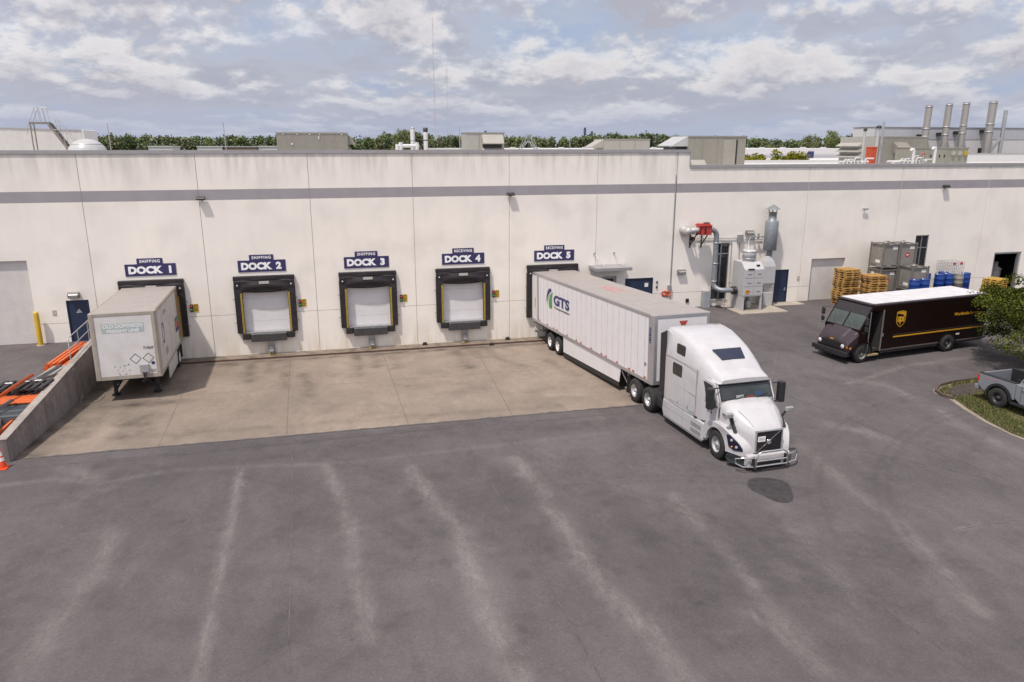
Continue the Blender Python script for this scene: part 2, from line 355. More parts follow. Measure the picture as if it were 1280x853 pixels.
def ground_mat(name, base, light, dark, scale, speck, rough=.9):
    m = bpy.data.materials.new(name); m.use_nodes = True; nt = m.node_tree; b = nt.nodes['Principled BSDF']
    b.inputs['Roughness'].default_value = rough; b.inputs['Specular IOR Level'].default_value = .3
    tc = nd(nt, 'ShaderNodeTexCoord')
    def noise(sc, det=6, stretch=(1,1,1), rough=.55):
        mp = nd(nt, 'ShaderNodeMapping'); mp.inputs['Scale'].default_value = stretch; nt.links.new(tc.outputs['Object'], mp.inputs[0])
        n = nd(nt, 'ShaderNodeTexNoise'); n.inputs['Scale'].default_value = sc; n.inputs['Detail'].default_value = det; n.inputs['Roughness'].default_value = rough
        nt.links.new(mp.outputs[0], n.inputs['Vector']); return n.outputs['Fac']
    def mr(s, a, c, lo=0., hi=1.):
        r = nd(nt, 'ShaderNodeMapRange'); r.inputs[1].default_value = a; r.inputs[2].default_value = c
        r.inputs[3].default_value = lo; r.inputs[4].default_value = hi; nt.links.new(s, r.inputs[0]); return r.outputs[0]
    def mul(a, c):
        x = nd(nt, 'ShaderNodeMath', operation='MULTIPLY'); nt.links.new(a, x.inputs[0]); nt.links.new(c, x.inputs[1]); return x.outputs[0]
    def mix(f, A, B):
        x = nd(nt, 'ShaderNodeMix'); x.data_type = 'RGBA'
        nt.links.new(f, x.inputs[0])
        for i, q in ((6, A), (7, B)):
            if hasattr(q, 'node'): nt.links.new(q, x.inputs[i])
            else: x.inputs[i].default_value = (*q, 1)
        return x.outputs[2]
    def tint(f, c, t):
        x = nd(nt, 'ShaderNodeMix'); x.data_type = 'RGBA'; x.blend_type = 'MULTIPLY'
        nt.links.new(f, x.inputs[0]); nt.links.new(c, x.inputs[6]); x.inputs[7].default_value = (t, t, t, 1); return x.outputs[2]
    def attr(n):
        a = nd(nt, 'ShaderNodeAttribute'); a.attribute_name = n; return a.outputs['Fac']
    k = lambda f: tuple(min(1, c*f) for c in base)
    c = mix(mr(noise(scale*.12, 6), .3, .7), k(.80), k(1.16))            # big patches
    c = tint(mr(noise(scale*.9, 10, (1, .5, 1), .7), .42, .70, 0, .75), c, 1.32)
    c = tint(mr(noise(scale*.55, 10, rough=.7), .50, .72, 0, .7), c, .66)
    c = tint(mr(noise(scale*3.2, 8, (1, .6, 1), .75), .52, .75, 0, .6), c, 1.3)
    c = tint(mr(noise(scale*4.1, 8, (.7, 1, 1), .75), .55, .75, 0, .6), c, .70)
    c = mix(mul(mul(attr('wear'), mr(noise(6.5, 8, (1, .3, 1), .8), .32, .56, .45, 1.)), mr(noise(scale*2.4, 12, (1, .35, 1), .82), .30, .66, 0, 1.)), c, light)
    c = mix(mul(attr('stain'), mr(noise(scale*1.1, 9, rough=.7), .22, .62)), c, dark)
    c = tint(mr(noise(9., 8, rough=.8), .58, .70, 0, .55), c, 1.55)             # grit
    c = tint(mr(noise(11., 8, rough=.8), .60, .72, 0, .6), c, .55)
    c = tint(mr(noise(speck, 6, rough=.75), .47, .72, 0, .7), c, 1.5)              # aggregate
    c = tint(mr(noise(speck*.7, 6, rough=.75), .54, .76, 0, .7), c, .55)
    nt.links.new(c, b.inputs['Base Color'])
    bp = nd(nt, 'ShaderNodeBump'); bp.inputs['Strength'].default_value = .35; bp.inputs['Distance'].default_value = .015
    nt.links.new(noise(speck*.8, 4), bp.inputs['Height']); nt.links.new(bp.outputs[0], b.inputs['Normal'])
    return m
ASPH = ground_mat('aged_asphalt', (.087,.0765,.0785), (.215,.195,.185), (.048,.041,.041), 1.2, 16)
CONCG = ground_mat('tan_concrete', (.205,.166,.135), (.35,.30,.255), (.036,.029,.025), 1.1, 30, .85)

xs = merge(lines(-75, -20, 5), lines(-20, -11.3, .3), [-11.2, -11.1], lines(-11, 18, .14), lines(18, 28, .25), lines(28, 42, .5), lines(42, 110, 4))
ys = merge(lines(-90, -36, 4), lines(-36, -31.5, .4), lines(-31.5, -14.6, .14), [-14.5, -14.4], lines(-14.2, 0.2, .3))
inb = lambda x, y: -20 < x < 42 and -36 < y
sheet('asphalt_yard', xs, ys, ASPH, 0, (('wear', lambda x, y: wear(x, y, STREAKS) if inb(x, y) else 0), ('stain', lambda x, y: wear(x, y, DARKS) if inb(x, y) else 0)))
xs = lines(-11.05, 14.75, .2); ys = lines(-14.4, -.45, .2)
sheet('concrete_apron', xs, ys, CONCG, .004, (('wear', lambda x, y: wear(x, y, CLIGHT)), ('stain', lambda x, y: wear(x, y, CSTAIN))))
# saw-cut joints of the apron
jb = MB()
JX = [(-7.25, -6.4), (-2.45, -1.98), (2.5, 2.55), (7.75, 6.7)]
def strip(b, P, w, dz=.008, m=0):
    for (ax, ay), (bx, by) in zip(P, P[1:]):
        L = sqrt((bx-ax)**2+(by-ay)**2); nx, ny = -(by-ay)/L*w/2, (bx-ax)/L*w/2
        n = max(1, int(L/.6))
        for i in range(n):
            t0, t1 = i/n, (i+1)/n
            q = []
            for t, s in ((t0, 1), (t0, -1), (t1, -1), (t1, 1)):
                x = ax+(bx-ax)*t+nx*s; y = ay+(by-ay)*t+ny*s; q.append((x, y, Gz(x, y)+dz))
            b.face(q, m)
for a, c in JX: strip(jb, [(a, -1.02), (c, -14.38)], .03)
strip(jb, [(-11, -7.4), (12.2, -7.4)], .02)
struct(jb.build('apron_joint', mat('joint_dirt', (.14,.11,.088), .9, var=.3, scale=2), fix=False))
# asphalt repair patch and cracks
pb = MB()
P = [(12.45,-22.25),(12.58,-22.08),(12.8,-21.98),(13.1,-22.02),(13.4,-22.15),(13.6,-22.35),(13.66,-22.62),(13.58,-22.9),(13.45,-23.15),(13.3,-23.45),(13.1,-23.7),(12.85,-23.78),(12.62,-23.66),(12.5,-23.4),(12.42,-23.1),(12.3,-22.8),(12.32,-22.5)]
cx = sum(p[0] for p in P)/len(P); cy = sum(p[1] for p in P)/len(P)
for a, c in zip(P, P[1:]+P[:1]): pb.face([(cx, cy, Gz(cx, cy)+.006), (a[0], a[1], Gz(*a)+.006), (c[0], c[1], Gz(*c)+.006)])
struct(pb.build('asphalt_patch', mat('fresh_asphalt', (.034,.03,.031), .9, var=.3, scale=5, bump=.4), fix=False))
cb = MB()
def crack(P):
    Q = []
    for (ax, ay), (bx, by) in zip(P, P[1:]):
        n = max(2, int(sqrt((bx-ax)**2+(by-ay)**2)/.3))
        Q += [(ax+(bx-ax)*i/n+random.uniform(-.05, .05), ay+(by-ay)*i/n+random.uniform(-.05, .05)) for i in range(n)]
    strip(cb, Q+[P[-1]], .016, .005)
for P in ([(16.5,-26.3),(18.8,-26.35),(21.5,-26.1)], [(15.6,-6),(17,-10),(16.9,-14)], [(19,-4),(22,-8.2),(22.4,-12)], [(26,-5),(27.4,-2.4)], [(-6,-15.4),(4,-15.1),(10,-15.2)], [(17.5,-21),(20,-24)]): crack(P)
struct(cb.build('asphalt_crack', mat('crack_fill', (.085,.075,.076), .9, var=.3), fix=False))
sm = MB()
for P_ in ([(-10.6,-15.3),(2,-15.05),(11.2,-15.2)], [(-1.75,-15.2),(-1.5,-22),(-1.3,-30)], [(4.35,-15.2),(4.6,-22),(4.8,-31)], [(11.0,-17.5),(11.6,-24),(12.2,-31.5)], [(16.6,-9),(19,-18),(20.5,-24)]): strip(sm, P_, .03, .0045)
struct(sm.build('paving_seam', mat('seam_bitumen', (.085,.074,.072), .9, var=.35, scale=3), fix=False))
eg = MB(); random.seed(12); n_ = 130; W_ = [max(.0, random.gauss(.02, .03))+.05*max(0, mnoise.noise((i*.21, 1, 1))) for i in range(n_+1)]
for i in range(n_):
    xa = -11.04+25.7*i/n_; xb = -11.04+25.7*(i+1)/n_
    eg.face([(xa, -14.46, Gz(xa, -14.46)+.009), (xb, -14.46, Gz(xb, -14.46)+.009), (xb, -14.39+W_[i+1], Gz(xb, -14.38)+.009), (xa, -14.39+W_[i], Gz(xa, -14.38)+.009)])
struct(eg.build('asphalt_edge', mat('edge_asphalt', (.088,.078,.078), .9, var=.3, scale=5), fix=False))
# kerb footing along the dock wall, with a rusty angle and a trench in front of it
k = MB(); k.box(-11.02, 14.6, -.80, -.002, -.2, .16, 0); k.box(-11.02, 14.6, -.86, -.80, -.1, .15, 1)
k.box(-11.02, 14.6, -1.0, -.86, 0, .112, 2)
struct(k.build('kerb', [mat('footing_concrete', (.19,.155,.12), .85, var=.25, scale=2.5, dirt=(.075,.06,.048), dirtamt=.8, bump=.3), mat('rusty_angle', (.085,.026,.017), .8, var=.35, scale=7), mat('trench_grating', (.06,.046,.037), .8, var=.4, scale=9)]))
for x, y in ((5.0, -.3), (8.75, -1.12), (9.9, -.28)):
    c = MB(); c.prism([(-.16,0),(.16,0),(.10,.13),(-.10,.13)], 'y', -.08, .08)
    c.box(-.10, .10, -.083, .083, .125, .15)
    o = c.build('wheel_chock', RUBBER, loc=(x, y, .16 if y > -.5 else .105), bevel=.012)
    tag(o, {5.0: 'black rubber wheel chock on the kerb between docks 3 and 4', 8.75: 'black rubber wheel chock on the concrete floor right of dock 4', 9.9: 'black rubber wheel chock on the kerb nearest the dock 5 trailer'}[x], 'wheel chock', 'wheel chocks along the dock kerb')
# far land
t = MB(); t.box(-1600, 1600, -500, 2600, -3, -.15)
struct(t.build('terrain', mat('far_grass', (.085,.10,.045), .95, var=.3, scale=.05)))

# ------------------------------------------------------------------ grass island under the tree
def inpoly(x, y, P):
    r = False
    for (x1, y1), (x2, y2) in zip(P, P[1:]+P[:1]):
        if (y1 > y) != (y2 > y) and x < (x2-x1)*(y-y1)/(y2-y1)+x1: r = not r
    return r
ISL = [(24.72,-17.6),(24.6,-17.1),(24.8,-16.75),(25.4,-16.4),(26.4,-16.1),(27.6,-16.0),(30,-15.9),(34,-15.8),(34,-23.5),(29,-23.2),(26,-23.0),(24.0,-22.6),(23.85,-21.2),(24.0,-20),(24.35,-18.7)]
def offset(P, d):
    cx = sum(p[0] for p in P)/len(P); cy = sum(p[1] for p in P)/len(P); Q = []
    for x, y in P:
        L = sqrt((x-cx)**2+(y-cy)**2); Q.append((x+(x-cx)/L*d, y+(y-cy)/L*d))
    return Q
def fan(b, P, dz, m=0, c=(28, -18.8)):
    for a, e in zip(P, P[1:]+P[:1]): b.face([(c[0], c[1], Gz(*c)+dz+.02), (a[0], a[1], Gz(*a)+dz), (e[0], e[1], Gz(*e)+dz)], m)
g = MB(); fan(g, offset(ISL, .22), .012)
struct(g.build('verge_edge', mat('sandy_edge', (.25,.21,.16), .95, var=.25, scale=3, dirt=(.12,.11,.08), dirtamt=.6), fix=False))
g = MB(); fan(g, ISL, .05)
struct(g.build('verge', mat('verge_soil', (.11,.10,.04), .95, var=.35, scale=2.2, dirt=(.10,.075,.05), dirtamt=.7), fix=False))
g = MB()
P = [(24.85,-17.5),(24.85,-17.1),(25.3,-16.7),(26.3,-16.35),(27.2,-16.3),(27.1,-17),(26,-17.5),(25.3,-17.7)]
fan(g, P, .062, c=(25.9, -17.05))
struct(g.build('bare_soil', mat('dark_soil', (.055,.042,.036), .95, var=.3, scale=4), fix=False))
g = MB(); SOIL = P
for i in range(26000):
    x = random.uniform(23.8, 30); y = random.uniform(-23, -15.95)
    if not inpoly(x, y, ISL) or (inpoly(x, y, SOIL) and random.random() < .93): continue
    if mnoise.noise((x*.8, y*.8, 2)) < -.15 and random.random() < .75: continue
    z = Gz(x, y)+.055; h = random.uniform(.05, .13); a = random.uniform(0, 2*pi); w = .016
    lx, ly = random.uniform(-.06, .06), random.uniform(-.06, .06)
    g.face([(x-w*cos(a), y-w*sin(a), z), (x+w*cos(a), y+w*sin(a), z), (x+lx, y+ly, z+h)], 0 if random.random() < .7 else 1)
tag(g.build('grass', [mat('green_grass', (.075,.092,.02), .8, var=.25), mat('dry_grass', (.14,.12,.04), .85, var=.2)], fix=False), 'short green grass patch under the parked pickup', 'grass', kind='stuff')
e = MB()
for i, ((ax, ay), (bx, by)) in enumerate(zip([(24.6,-17.75),(24.45,-17.35),(24.6,-16.8),(25.3,-16.25),(26.4,-15.95)], [(24.45,-17.35),(24.6,-16.8),(25.3,-16.25),(26.4,-15.95),(27.9,-15.85)])):
    e.bar((ax, ay, Gz(ax, ay)+.05), (bx, by, Gz(bx, by)+.05), .09, .14)
struct(e.build('verge_kerb', mat('edging_timber', (.085,.06,.05), .9, var=.3)))

# ------------------------------------------------------------------ warehouse
WH = thing('warehouse', 'long white tilt-up warehouse with a grey stripe and dock doors', 'warehouse', (0, 0, 0))
JTS = [-17.8, -11.83, -6.38, -.86, 4.62, 10.07, 15.36, 20.35, 29.38, 36.24, 43.14, 50, 57, 64, 72, 80, 88, 96]
DOCKX = [-9.1, -3.56, 1.94, 7.34, 12.78]
OPEN = [(c-1.24, c+1.24, 1.36, 3.9, .2) for c in DOCKX] + [
  (-19.2, -14.73, 1.40, 5.71, .22), (-13.26, -12.2, 1.42, 3.6, .12), (17.31, 19.15, 1.36, 3.45, .12), (15.8, 16.75, 1.4, 3.66, .1),
  (23.08, 24.2, 1.85, 5.43, .14), (27.56, 28.55, 1.3, 3.59, .12), (30.14, 32.65, 1.3, 4.2, .24), (37.9, 38.95, 1.85, 5.5, .14), (44.55, 46.85, 1.2, 4.13, .3)]
TOPL, TOPR, STEPX = 10.97, 10.08, 21.12
def facade():
    xs = {-45, 104, STEPX}; zs = {-.4, 8.53, 9.07, TOPL, TOPR, 2.42, 2.445}
    for j in JTS: xs |= {j-.014, j+.014} if j != 20.35 else {j-.03, j+.03}
    for o in OPEN: xs |= {o[0], o[1]}; zs |= {o[2], o[3]}
    xs = sorted(xs); zs = sorted(zs); nx, nz = len(xs)-1, len(zs)-1
    D = {}
    for i in range(nx):
        for j in range(nz):
            x = (xs[i]+xs[i+1])/2; z = (zs[j]+zs[j+1])/2; d = 0
            if xs[i+1]-xs[i] < .07 and any(abs(x-q) < .02 for q in JTS): d = .02
            if 2.42 < z < 2.445: d = max(d, .014)
            for o in OPEN:
                if o[0] < x < o[1] and o[2] < z < o[3]: d = ('o', o[4])
            if x > STEPX and z > TOPR: d = None
            D[i, j] = d
    b = MB()
    dep = lambda d: d[1] if isinstance(d, tuple) else d
    for (i, j), d in D.items():
        if d is None: continue
        x0, x1, z0, z1 = xs[i], xs[i+1], zs[j], zs[j+1]; y = dep(d); z = (z0+z1)/2
        m = 1 if 8.53 < z < 9.07 else (2 if d in (.02, .014) else 0)
        if not isinstance(d, tuple): b.face([(x0, y, z0), (x1, y, z0), (x1, y, z1), (x0, y, z1)], m)
        for di, dj, e in ((1, 0, ((x1, z0), (x1, z1))), (0, 1, ((x0, z1), (x1, z1)))):
            q = D.get((i+di, j+dj))
            if q is None: continue
            y2 = dep(q)
            if abs(y2-y) > 1e-6:
                (a, za), (c, zc) = e; b.face([(a, y, za), (c, y, zc), (c, y2, zc), (a, y2, za)], 0)
    b.box(STEPX-.25, STEPX-.001, .01, .3, TOPR, TOPL-.03, 0)
    b.box(-45, STEPX-.26, .16, .3, 9.2, TOPL-.03, 0); b.box(STEPX, 104, .16, .3, 9.2, TOPR-.03, 0)
    return b.build('wall', [WALL, BAND, JOINT], WH, fix=False)
facade()
c = MB(); c.box(-45, STEPX+.03, -.05, .36, TOPL-.02, TOPL+.07); c.box(-45, STEPX+.03, -.055, -.045, TOPL-.11, TOPL-.01)
c.box(STEPX, STEPX+.05, -.05, .36, TOPR, TOPL-.02)
c.box(STEPX+.05, 104, -.05, .36, TOPR-.02, TOPR+.07); c.box(STEPX+.05, 104, -.055, -.045, TOPR-.11, TOPR-.01)
c.build('coping', COPING, WH, fix=False)
r = MB(); r.box(-45, 104, .3, 36, 9.2, 9.4); r.box(-45, 104, 35.6, 36, -.4, 9.7, 1); r.box(-45, -44.7, .3, 36, -.4, 9.7, 1); r.box(103.7, 104, .3, 36, -.4, 9.7, 1)
r.build('roof', [ROOFM, FARW], WH)
def slats(name, x0, x1, z0, z1, y, m, parent, step=.25, depth=.03, label=None):
    b = MB(); z = z0
    while z < z1-.01:
        t = min(z+step, z1); b.box(x0, x1, y, y+depth, z+.006, t-.006); b.box(x0, x1, y+.012, y+depth, t-.012, min(t+.012, z1)); z = t
    o = b.build(name, m, parent)
    if label: o['label'] = label
    return o
ROLL = mat('white_roller_slats', (.64,.61,.58), .6, var=.05, streak=.12)
DOCKD = mat('dock_door_paint', (.66,.645,.65), .55, var=.03)
slats('roll_up_door', -19.2, -14.73, 1.40, 5.71, .16, ROLL, WH, .11, .03, 'tall white roll-up door at the left end of the wall')
slats('roll_up_door', 30.14, 32.65, 1.46, 4.2, .18, ROLL, WH, .12, .03, 'white roll-up door between the navy door and the pallets')
for i, c_ in enumerate(DOCKX):
    b = MB()
    for q in range(4): b.box(c_-1.24, c_+1.24, .13, .18, 1.36+.635*q+.004, 1.36+.635*(q+1)-.004)
    b.box(c_-1.24, c_+1.24, .15, .2, 1.36, 3.9)
    b.build('dock_door', DOCKD, WH)
def door(x0, x1, z0, z1, leaves=1, m=NAVYD, plate=None):
    b = MB(); b.box(x0+.05, x1-.05, .06, .10, z0, z1-.05); d = b.build('door', m, WH, bevel=.004)
    f = MB(); f.box(x0, x0+.05, .01, .12, z0, z1); f.box(x1-.05, x1, .01, .12, z0, z1); f.box(x0+.05, x1-.05, .01, .12, z1-.05, z1)
    if leaves == 2: f.box((x0+x1)/2-.01, (x0+x1)/2+.01, .052, .1, z0, z1-.05)
    f.build('frame', m, d)
    h = MB(); h.cyl((x1-.16, .06, z0+1.0), (x1-.16, .0, z0+1.0), .018); h.box(x1-.28, x1-.14, -.012, .008, z0+.98, z0+1.02)
    h.box(x1-.19, x1-.13, .05, .062, z0+.9, z0+1.12); h.build('handle', STEEL, d)
    return d
d1 = door(-13.26, -12.2, 1.42, 3.6)
b = MB(); b.face([(-12.86, .055, 2.93), (-12.58, .055, 2.93), (-12.72, .055, 3.15)]); b.build('warning_triangle', mat('pale_triangle', (.45,.47,.42), .6), d1, fix=False)
d2 = door(17.31, 19.15, 1.36, 3.45, 2)
b = MB(); b.box(18.62, 18.86, .05, .058, 2.88, 3.12); b.build('notice', LABELW, d2)
door(27.56, 28.55, 1.3, 3.59)
DG = mat('grey_door_paint', (.40,.385,.38), .5)
d4 = door(15.8, 16.75, 1.4, 3.66, 1, DG)
b = MB(); b.box(15.98, 16.57, .045, .058, 2.5, 3.5); b.build('pane', GLASS, d4)
ALF = mat('window_aluminium', (.27,.275,.28), .45, metal=.5)
def window(x0, x1, z0, z1, bars):
    f = MB(); w = .055
    f.box(x0, x0+w, .03, .12, z0, z1); f.box(x1-w, x1, .03, .12, z0, z1); f.box(x0+w, x1-w, .03, .12, z0, z0+w); f.box(x0+w, x1-w, .03, .12, z1-w, z1)
    f.box((x0+x1)/2-.03, (x0+x1)/2+.03, .035, .12, z0+w, z1-w)
    for z in bars: f.box(x0+w, x1-w, .038, .118, z-.03, z+.03)
    o = f.build('window', ALF, WH)
    g = MB(); g.box(x0+w-.002, x1-w+.002, .075, .085, z0+w-.002, z1-w+.002); g.build('pane', GLASS, o)
    s = MB(); s.box(x0-.05, x1+.05, -.05, .03, z0-.06, z0-.003); s.build('sill', CONL, o)
window(23.08, 24.2, 1.85, 5.43, (4.75, 2.55)); window(37.9, 38.95, 1.85, 5.5, (4.66,))
# room seen through the open door on the right
b = MB(); b.box(43.5, 48, 5, 5.1, 1.3, 4.6); b.box(43.4, 43.5, .31, 5, 1.3, 4.6); b.box(48, 48.1, .31, 5, 1.3, 4.6); b.box(43.4, 48.1, .31, 5.1, 4.6, 4.7); b.box(43.4, 48.1, .31, 5.1, 1.1, 1.4)
b.build('room', DARKIN, WH)
b = MB(); b.box(46.55, 46.7, -.03, .12, 1.35, 4.13); b.box(44.55, 44.62, .0, .2, 1.35, 4.13); b.box(44.62, 46.55, .0, .2, 4.02, 4.13); b.build('door_frame', ALF, WH)
f_ = thing('stored_fan', 'pale round fan hanging inside the dark open doorway', 'fan', (44.95, .7, 3.62))
b = MB(); b.lathe([(.2, -.08), (.26, -.05), (.27, 0), (.26, .05), (.2, .08)], (0, 0, 0), 'y', 18); b.build('cage', STEEL, f_)
b = MB(); b.cyl((0, -.05, 0), (0, .12, 0), .07); b.build('motor', BLACK, f_)
b = MB(); b.bar((0, .1, 0), (-1.40, .1, .6), .03); b.build('bracket', BLACK, f_)
o = thing('stored_tank', 'pale grey lidded drum standing inside the dark open doorway', 'drum', (46.25, 1.4, 1.4))
b = MB(); b.lathe([(0, 0), (.42, 0), (.42, 1.25), (.36, 1.3)], (0, 0, 0)); b.build('body', HVACL, o)
b = MB(); b.lathe([(.46, 1.3), (.46, 1.36), (.2, 1.55), (.2, 1.85), (0, 1.85)], (0, 0, 0)); b.build('lid', HVACL, o)
o = thing('pallet_jack', 'yellow pallet truck parked inside the dark open doorway', 'pallet jack', (45.35, .9, 1.4))
b = MB(); b.box(-.1, .1, -.05, .05, .15, 1.3); b.box(-.1, .1, -.02, .02, 1.28, 1.45); b.build('handle', YEL, o, bevel=.02)
b = MB(); b.box(-.28, .28, -.15, .2, .05, .55); b.box(-.27, -.1, .2, 1.2, .06, .13); b.box(.1, .27, .2, 1.2, .06, .13); b.build('chassis', YEL, o, bevel=.02)
# vertical conduit and small plates on the wall, parts of the building
b = MB(); b.cyl((20.29, -.035, 2.95), (20.29, -.035, 9.6), .03, n=8); b.build('downpipe', STEEL, WH)
# ------------------------------------------------------------------ lettering
def text(name, s, size, m, parent=None, M=None, bold=0., ex=.002, width=None, height=None, align='CENTER', shear=0, sp=1.):
    """real letter-shaped mesh; local text plane is XY, facing +Z, then moved by M"""
    cu = bpy.data.curves.new(name, 'FONT'); cu.body = s; cu.size = size; cu.align_x = align; cu.align_y = 'CENTER'
    cu.offset = bold; cu.extrude = ex; cu.shear = shear; cu.space_character = sp; cu.resolution_u = 3
    t = bpy.data.objects.new(name, cu); COL.objects.link(t)
    me = bpy.data.meshes.new_from_object(t.evaluated_get(bpy.context.evaluated_depsgraph_get()))
    bpy.data.objects.remove(t); bpy.data.curves.remove(cu)
    xs = [v.co.x for v in me.vertices]; ys = [v.co.y for v in me.vertices]
    if width or height:
        w = max(xs)-min(xs); h = max(ys)-min(ys); mx = (max(xs)+min(xs))/2; my = (max(ys)+min(ys))/2
        fx = width/w if width else height/h; fy = height/h if height else fx
        for v in me.vertices: v.co.x = (v.co.x-mx)*fx; v.co.y = (v.co.y-my)*fy
    if M: me.transform(M)
    me.materials.clear(); me.materials.append(m); me.name = name
    o = bpy.data.objects.new(name, me); COL.objects.link(o)
    if parent: o.parent = parent
    return o
def basis(o, r, u):
    """matrix whose X is r, Y is u, origin o"""
    r = Vector(r).normalized(); u = Vector(u); u = (u-r*u.dot(r)).normalized(); n = r.cross(u)
    return Matrix(((r.x, u.x, n.x, o[0]), (r.y, u.y, n.y, o[1]), (r.z, u.z, n.z, o[2]), (0, 0, 0, 1)))
WALLB = lambda x, y, z: basis((x, y, z), (1, 0, 0), (0, 0, 1))

# ------------------------------------------------------------------ dock signs
for i, c in enumerate(DOCKX):
    w = ['SHIPPING', 'SHIPPING', 'SHIPPING', 'RECEIVING', 'RECEIVING'][i]
    cs = [-9.08, -3.58, 1.935, 7.36, 12.78][i]
    s = thing('dock_sign', 'navy sign reading %s DOCK %d in white above its black dock seal' % (w, i+1), 'sign', (cs, 0, 5.03), group='navy dock number signs')
    b = MB(); b.box(-1.22, 1.22, -.03, -.004, -.31, .31); b.box(-.62, .61, -.03, -.004, .31, .60); b.build('panel', NAVY, s)
    text('lettering', 'DOCK  %d' % (i+1), .5, SIGNW, s, WALLB(-.03, -.034, 0), bold=.031, width=2.06, height=.40)
    text('small_lettering', w, .2, SIGNW, s, WALLB(0, -.034, .455), bold=.006, sp=1.25, width=.98 if i < 3 else 1.02, height=.16)

# ------------------------------------------------------------------ dock seals
def seal(x, label):
    s = thing('dock_seal', label, 'dock seal', (x, 0, 0), group='black dock seals around the dock doors')
    for sg in (-1, 1):
        b = MB(); b.box(sg*1.16, sg*1.575, -.22, -.004, 1.40, 4.06)
        b.build('side_pad', PAD, s, bevel=.04)
        g = MB(); z = 1.42
        while z < 3.62:
            g.box(sg*1.175, sg*1.275, -.235, -.218, z, z+.075); z += .10
        g.build('guide_stripe', GOLDY, s)
        h = MB()
        for z in (1.95, 3.25): h.box(sg*1.575, sg*1.66, -.12, -.06, z, z+.05)
        h.build('bracket', STEEL, s)
    # head pad: top box and a curtain that sags between the side pads
    b = MB(); b.box(-1.575, 1.575, -.22, -.004, 4.28, 4.52); b.build('head_pad', PAD, s, bevel=.04)
    b = MB(); rings = []; N = 22
    for k in range(N+1):
        u = -1+2*k/N; e = 1-u*u
        low = 3.66+.10*abs(u)**3 - .05*e
        ring = []
        for j in range(9):
            v = j/8; z = 4.30*(1-v)+low*v
            fold = .035*sin(v*9+e*4)*e+.02*sin(u*17+v*3)*(1-e)*v
            ring.append((u*1.56, -.205-.05*e*sin(pi*v)-fold*.8, z))
        ring += [(u*1.56, -.10, low), (u*1.56, -.10, 4.30)]
        rings.append(ring)
    b.loft(rings, 0, True); b.build('head_curtain', PAD, s)
    b = MB(); b.box(-.26, .26, -.292, -.255, 4.10, 4.24); b.build('maker_plate', mat('pale_plate', (.42,.40,.38), .6, var=.5, scale=30), s)
    for sg in (-1, 1):
        b = MB(); b.box(sg*1.24, sg*1.55, -.255, -.22, 3.92, 4.26); b.build('corner_patch', PAD, s, bevel=.015)
        b = MB(); b.face([(sg*1.38-.05, -.258, 4.02), (sg*1.38+.05, -.258, 4.03), (sg*1.38, -.258, 4.11)]); b.build('corner_badge', LABELW, s, fix=False)
    return s
SL = ['dock seal around the trailer with the faded lettering at DOCK 1', 'empty black dock seal under the DOCK 2 sign', 'empty black dock seal under the DOCK 3 sign', 'empty black dock seal under the DOCK 4 sign', 'black dock seal around the long white trailer at DOCK 5']
SX = [-9.12, -3.53, 1.95, 7.31, 12.66]
s0 = seal(SX[0], SL[0])
for i in range(1, 5): copy_tree(s0, loc=(SX[i], 0, 0), label=SL[i])
# ------------------------------------------------------------------ levelers and vehicle restraints (docks 2-4)
def leveler(x, n):
    s = thing('dock_leveler', 'grey steel dock leveller lip with two rubber bumpers under dock %d' % n, 'dock leveller', (x, 0, 0), group='dock levellers at the empty docks')
    b = MB(); b.prism([(-.02,1.42),(-.36,1.40),(-.40,1.36),(-.36,.95),(-.32,.93),(-.06,.98),(-.02,1.1)], 'x', -.93, .93); b.build('lip', mat('dark_lip_steel', (.085,.085,.09), .5, metal=.4, var=.2, scale=5), s, bevel=.01)
    for sg in (-1, 1):
        b = MB(); b.box(sg*.96, sg*1.36, -.28, -.004, 1.06, 1.38); b.build('bumper', RUBBER, s, bevel=.03)
    b = MB(); b.box(-1.16, 1.16, -.24, .1, 1.40, 1.44); b.build('lip_hinge', STEEL, s)
    return s
def restraint(x, n):
    s = thing('vehicle_restraint', 'galvanised trailer restraint hook bolted below dock %d' % n, 'trailer restraint', (x, 0, 0), group='trailer restraints under the levellers')
    b = MB(); b.box(-.19, .19, -.08, -.004, .165, .93); b.box(-.19, -.13, -.2, -.08, .17, .93); b.box(.13, .19, -.2, -.08, .17, .93); b.build('rail', STEEL, s, bevel=.006)
    b = MB(); b.prism([(-.1,.30),(-.5,.26),(-.54,.42),(-.47,.46),(-.42,.36),(-.1,.44)], 'x', -.1, .1); b.box(-.12, .12, -.26, -.1, .28, .62); b.build('hook', mat('restraint_steel', (.30,.30,.31), .45, metal=.5, var=.3, scale=9), s, bevel=.008)
    b = MB(); b.box(-.15, .15, -.45, -.1, .165, .22); b.build('foot', GOLDY, s)
    return s
for x, n in ((-3.5, 2), (1.98, 3), (7.33, 4)): leveler(x, n)
for x, n in ((-3.42, 2), (2.02, 3), (7.36, 4)): restraint(x, n)
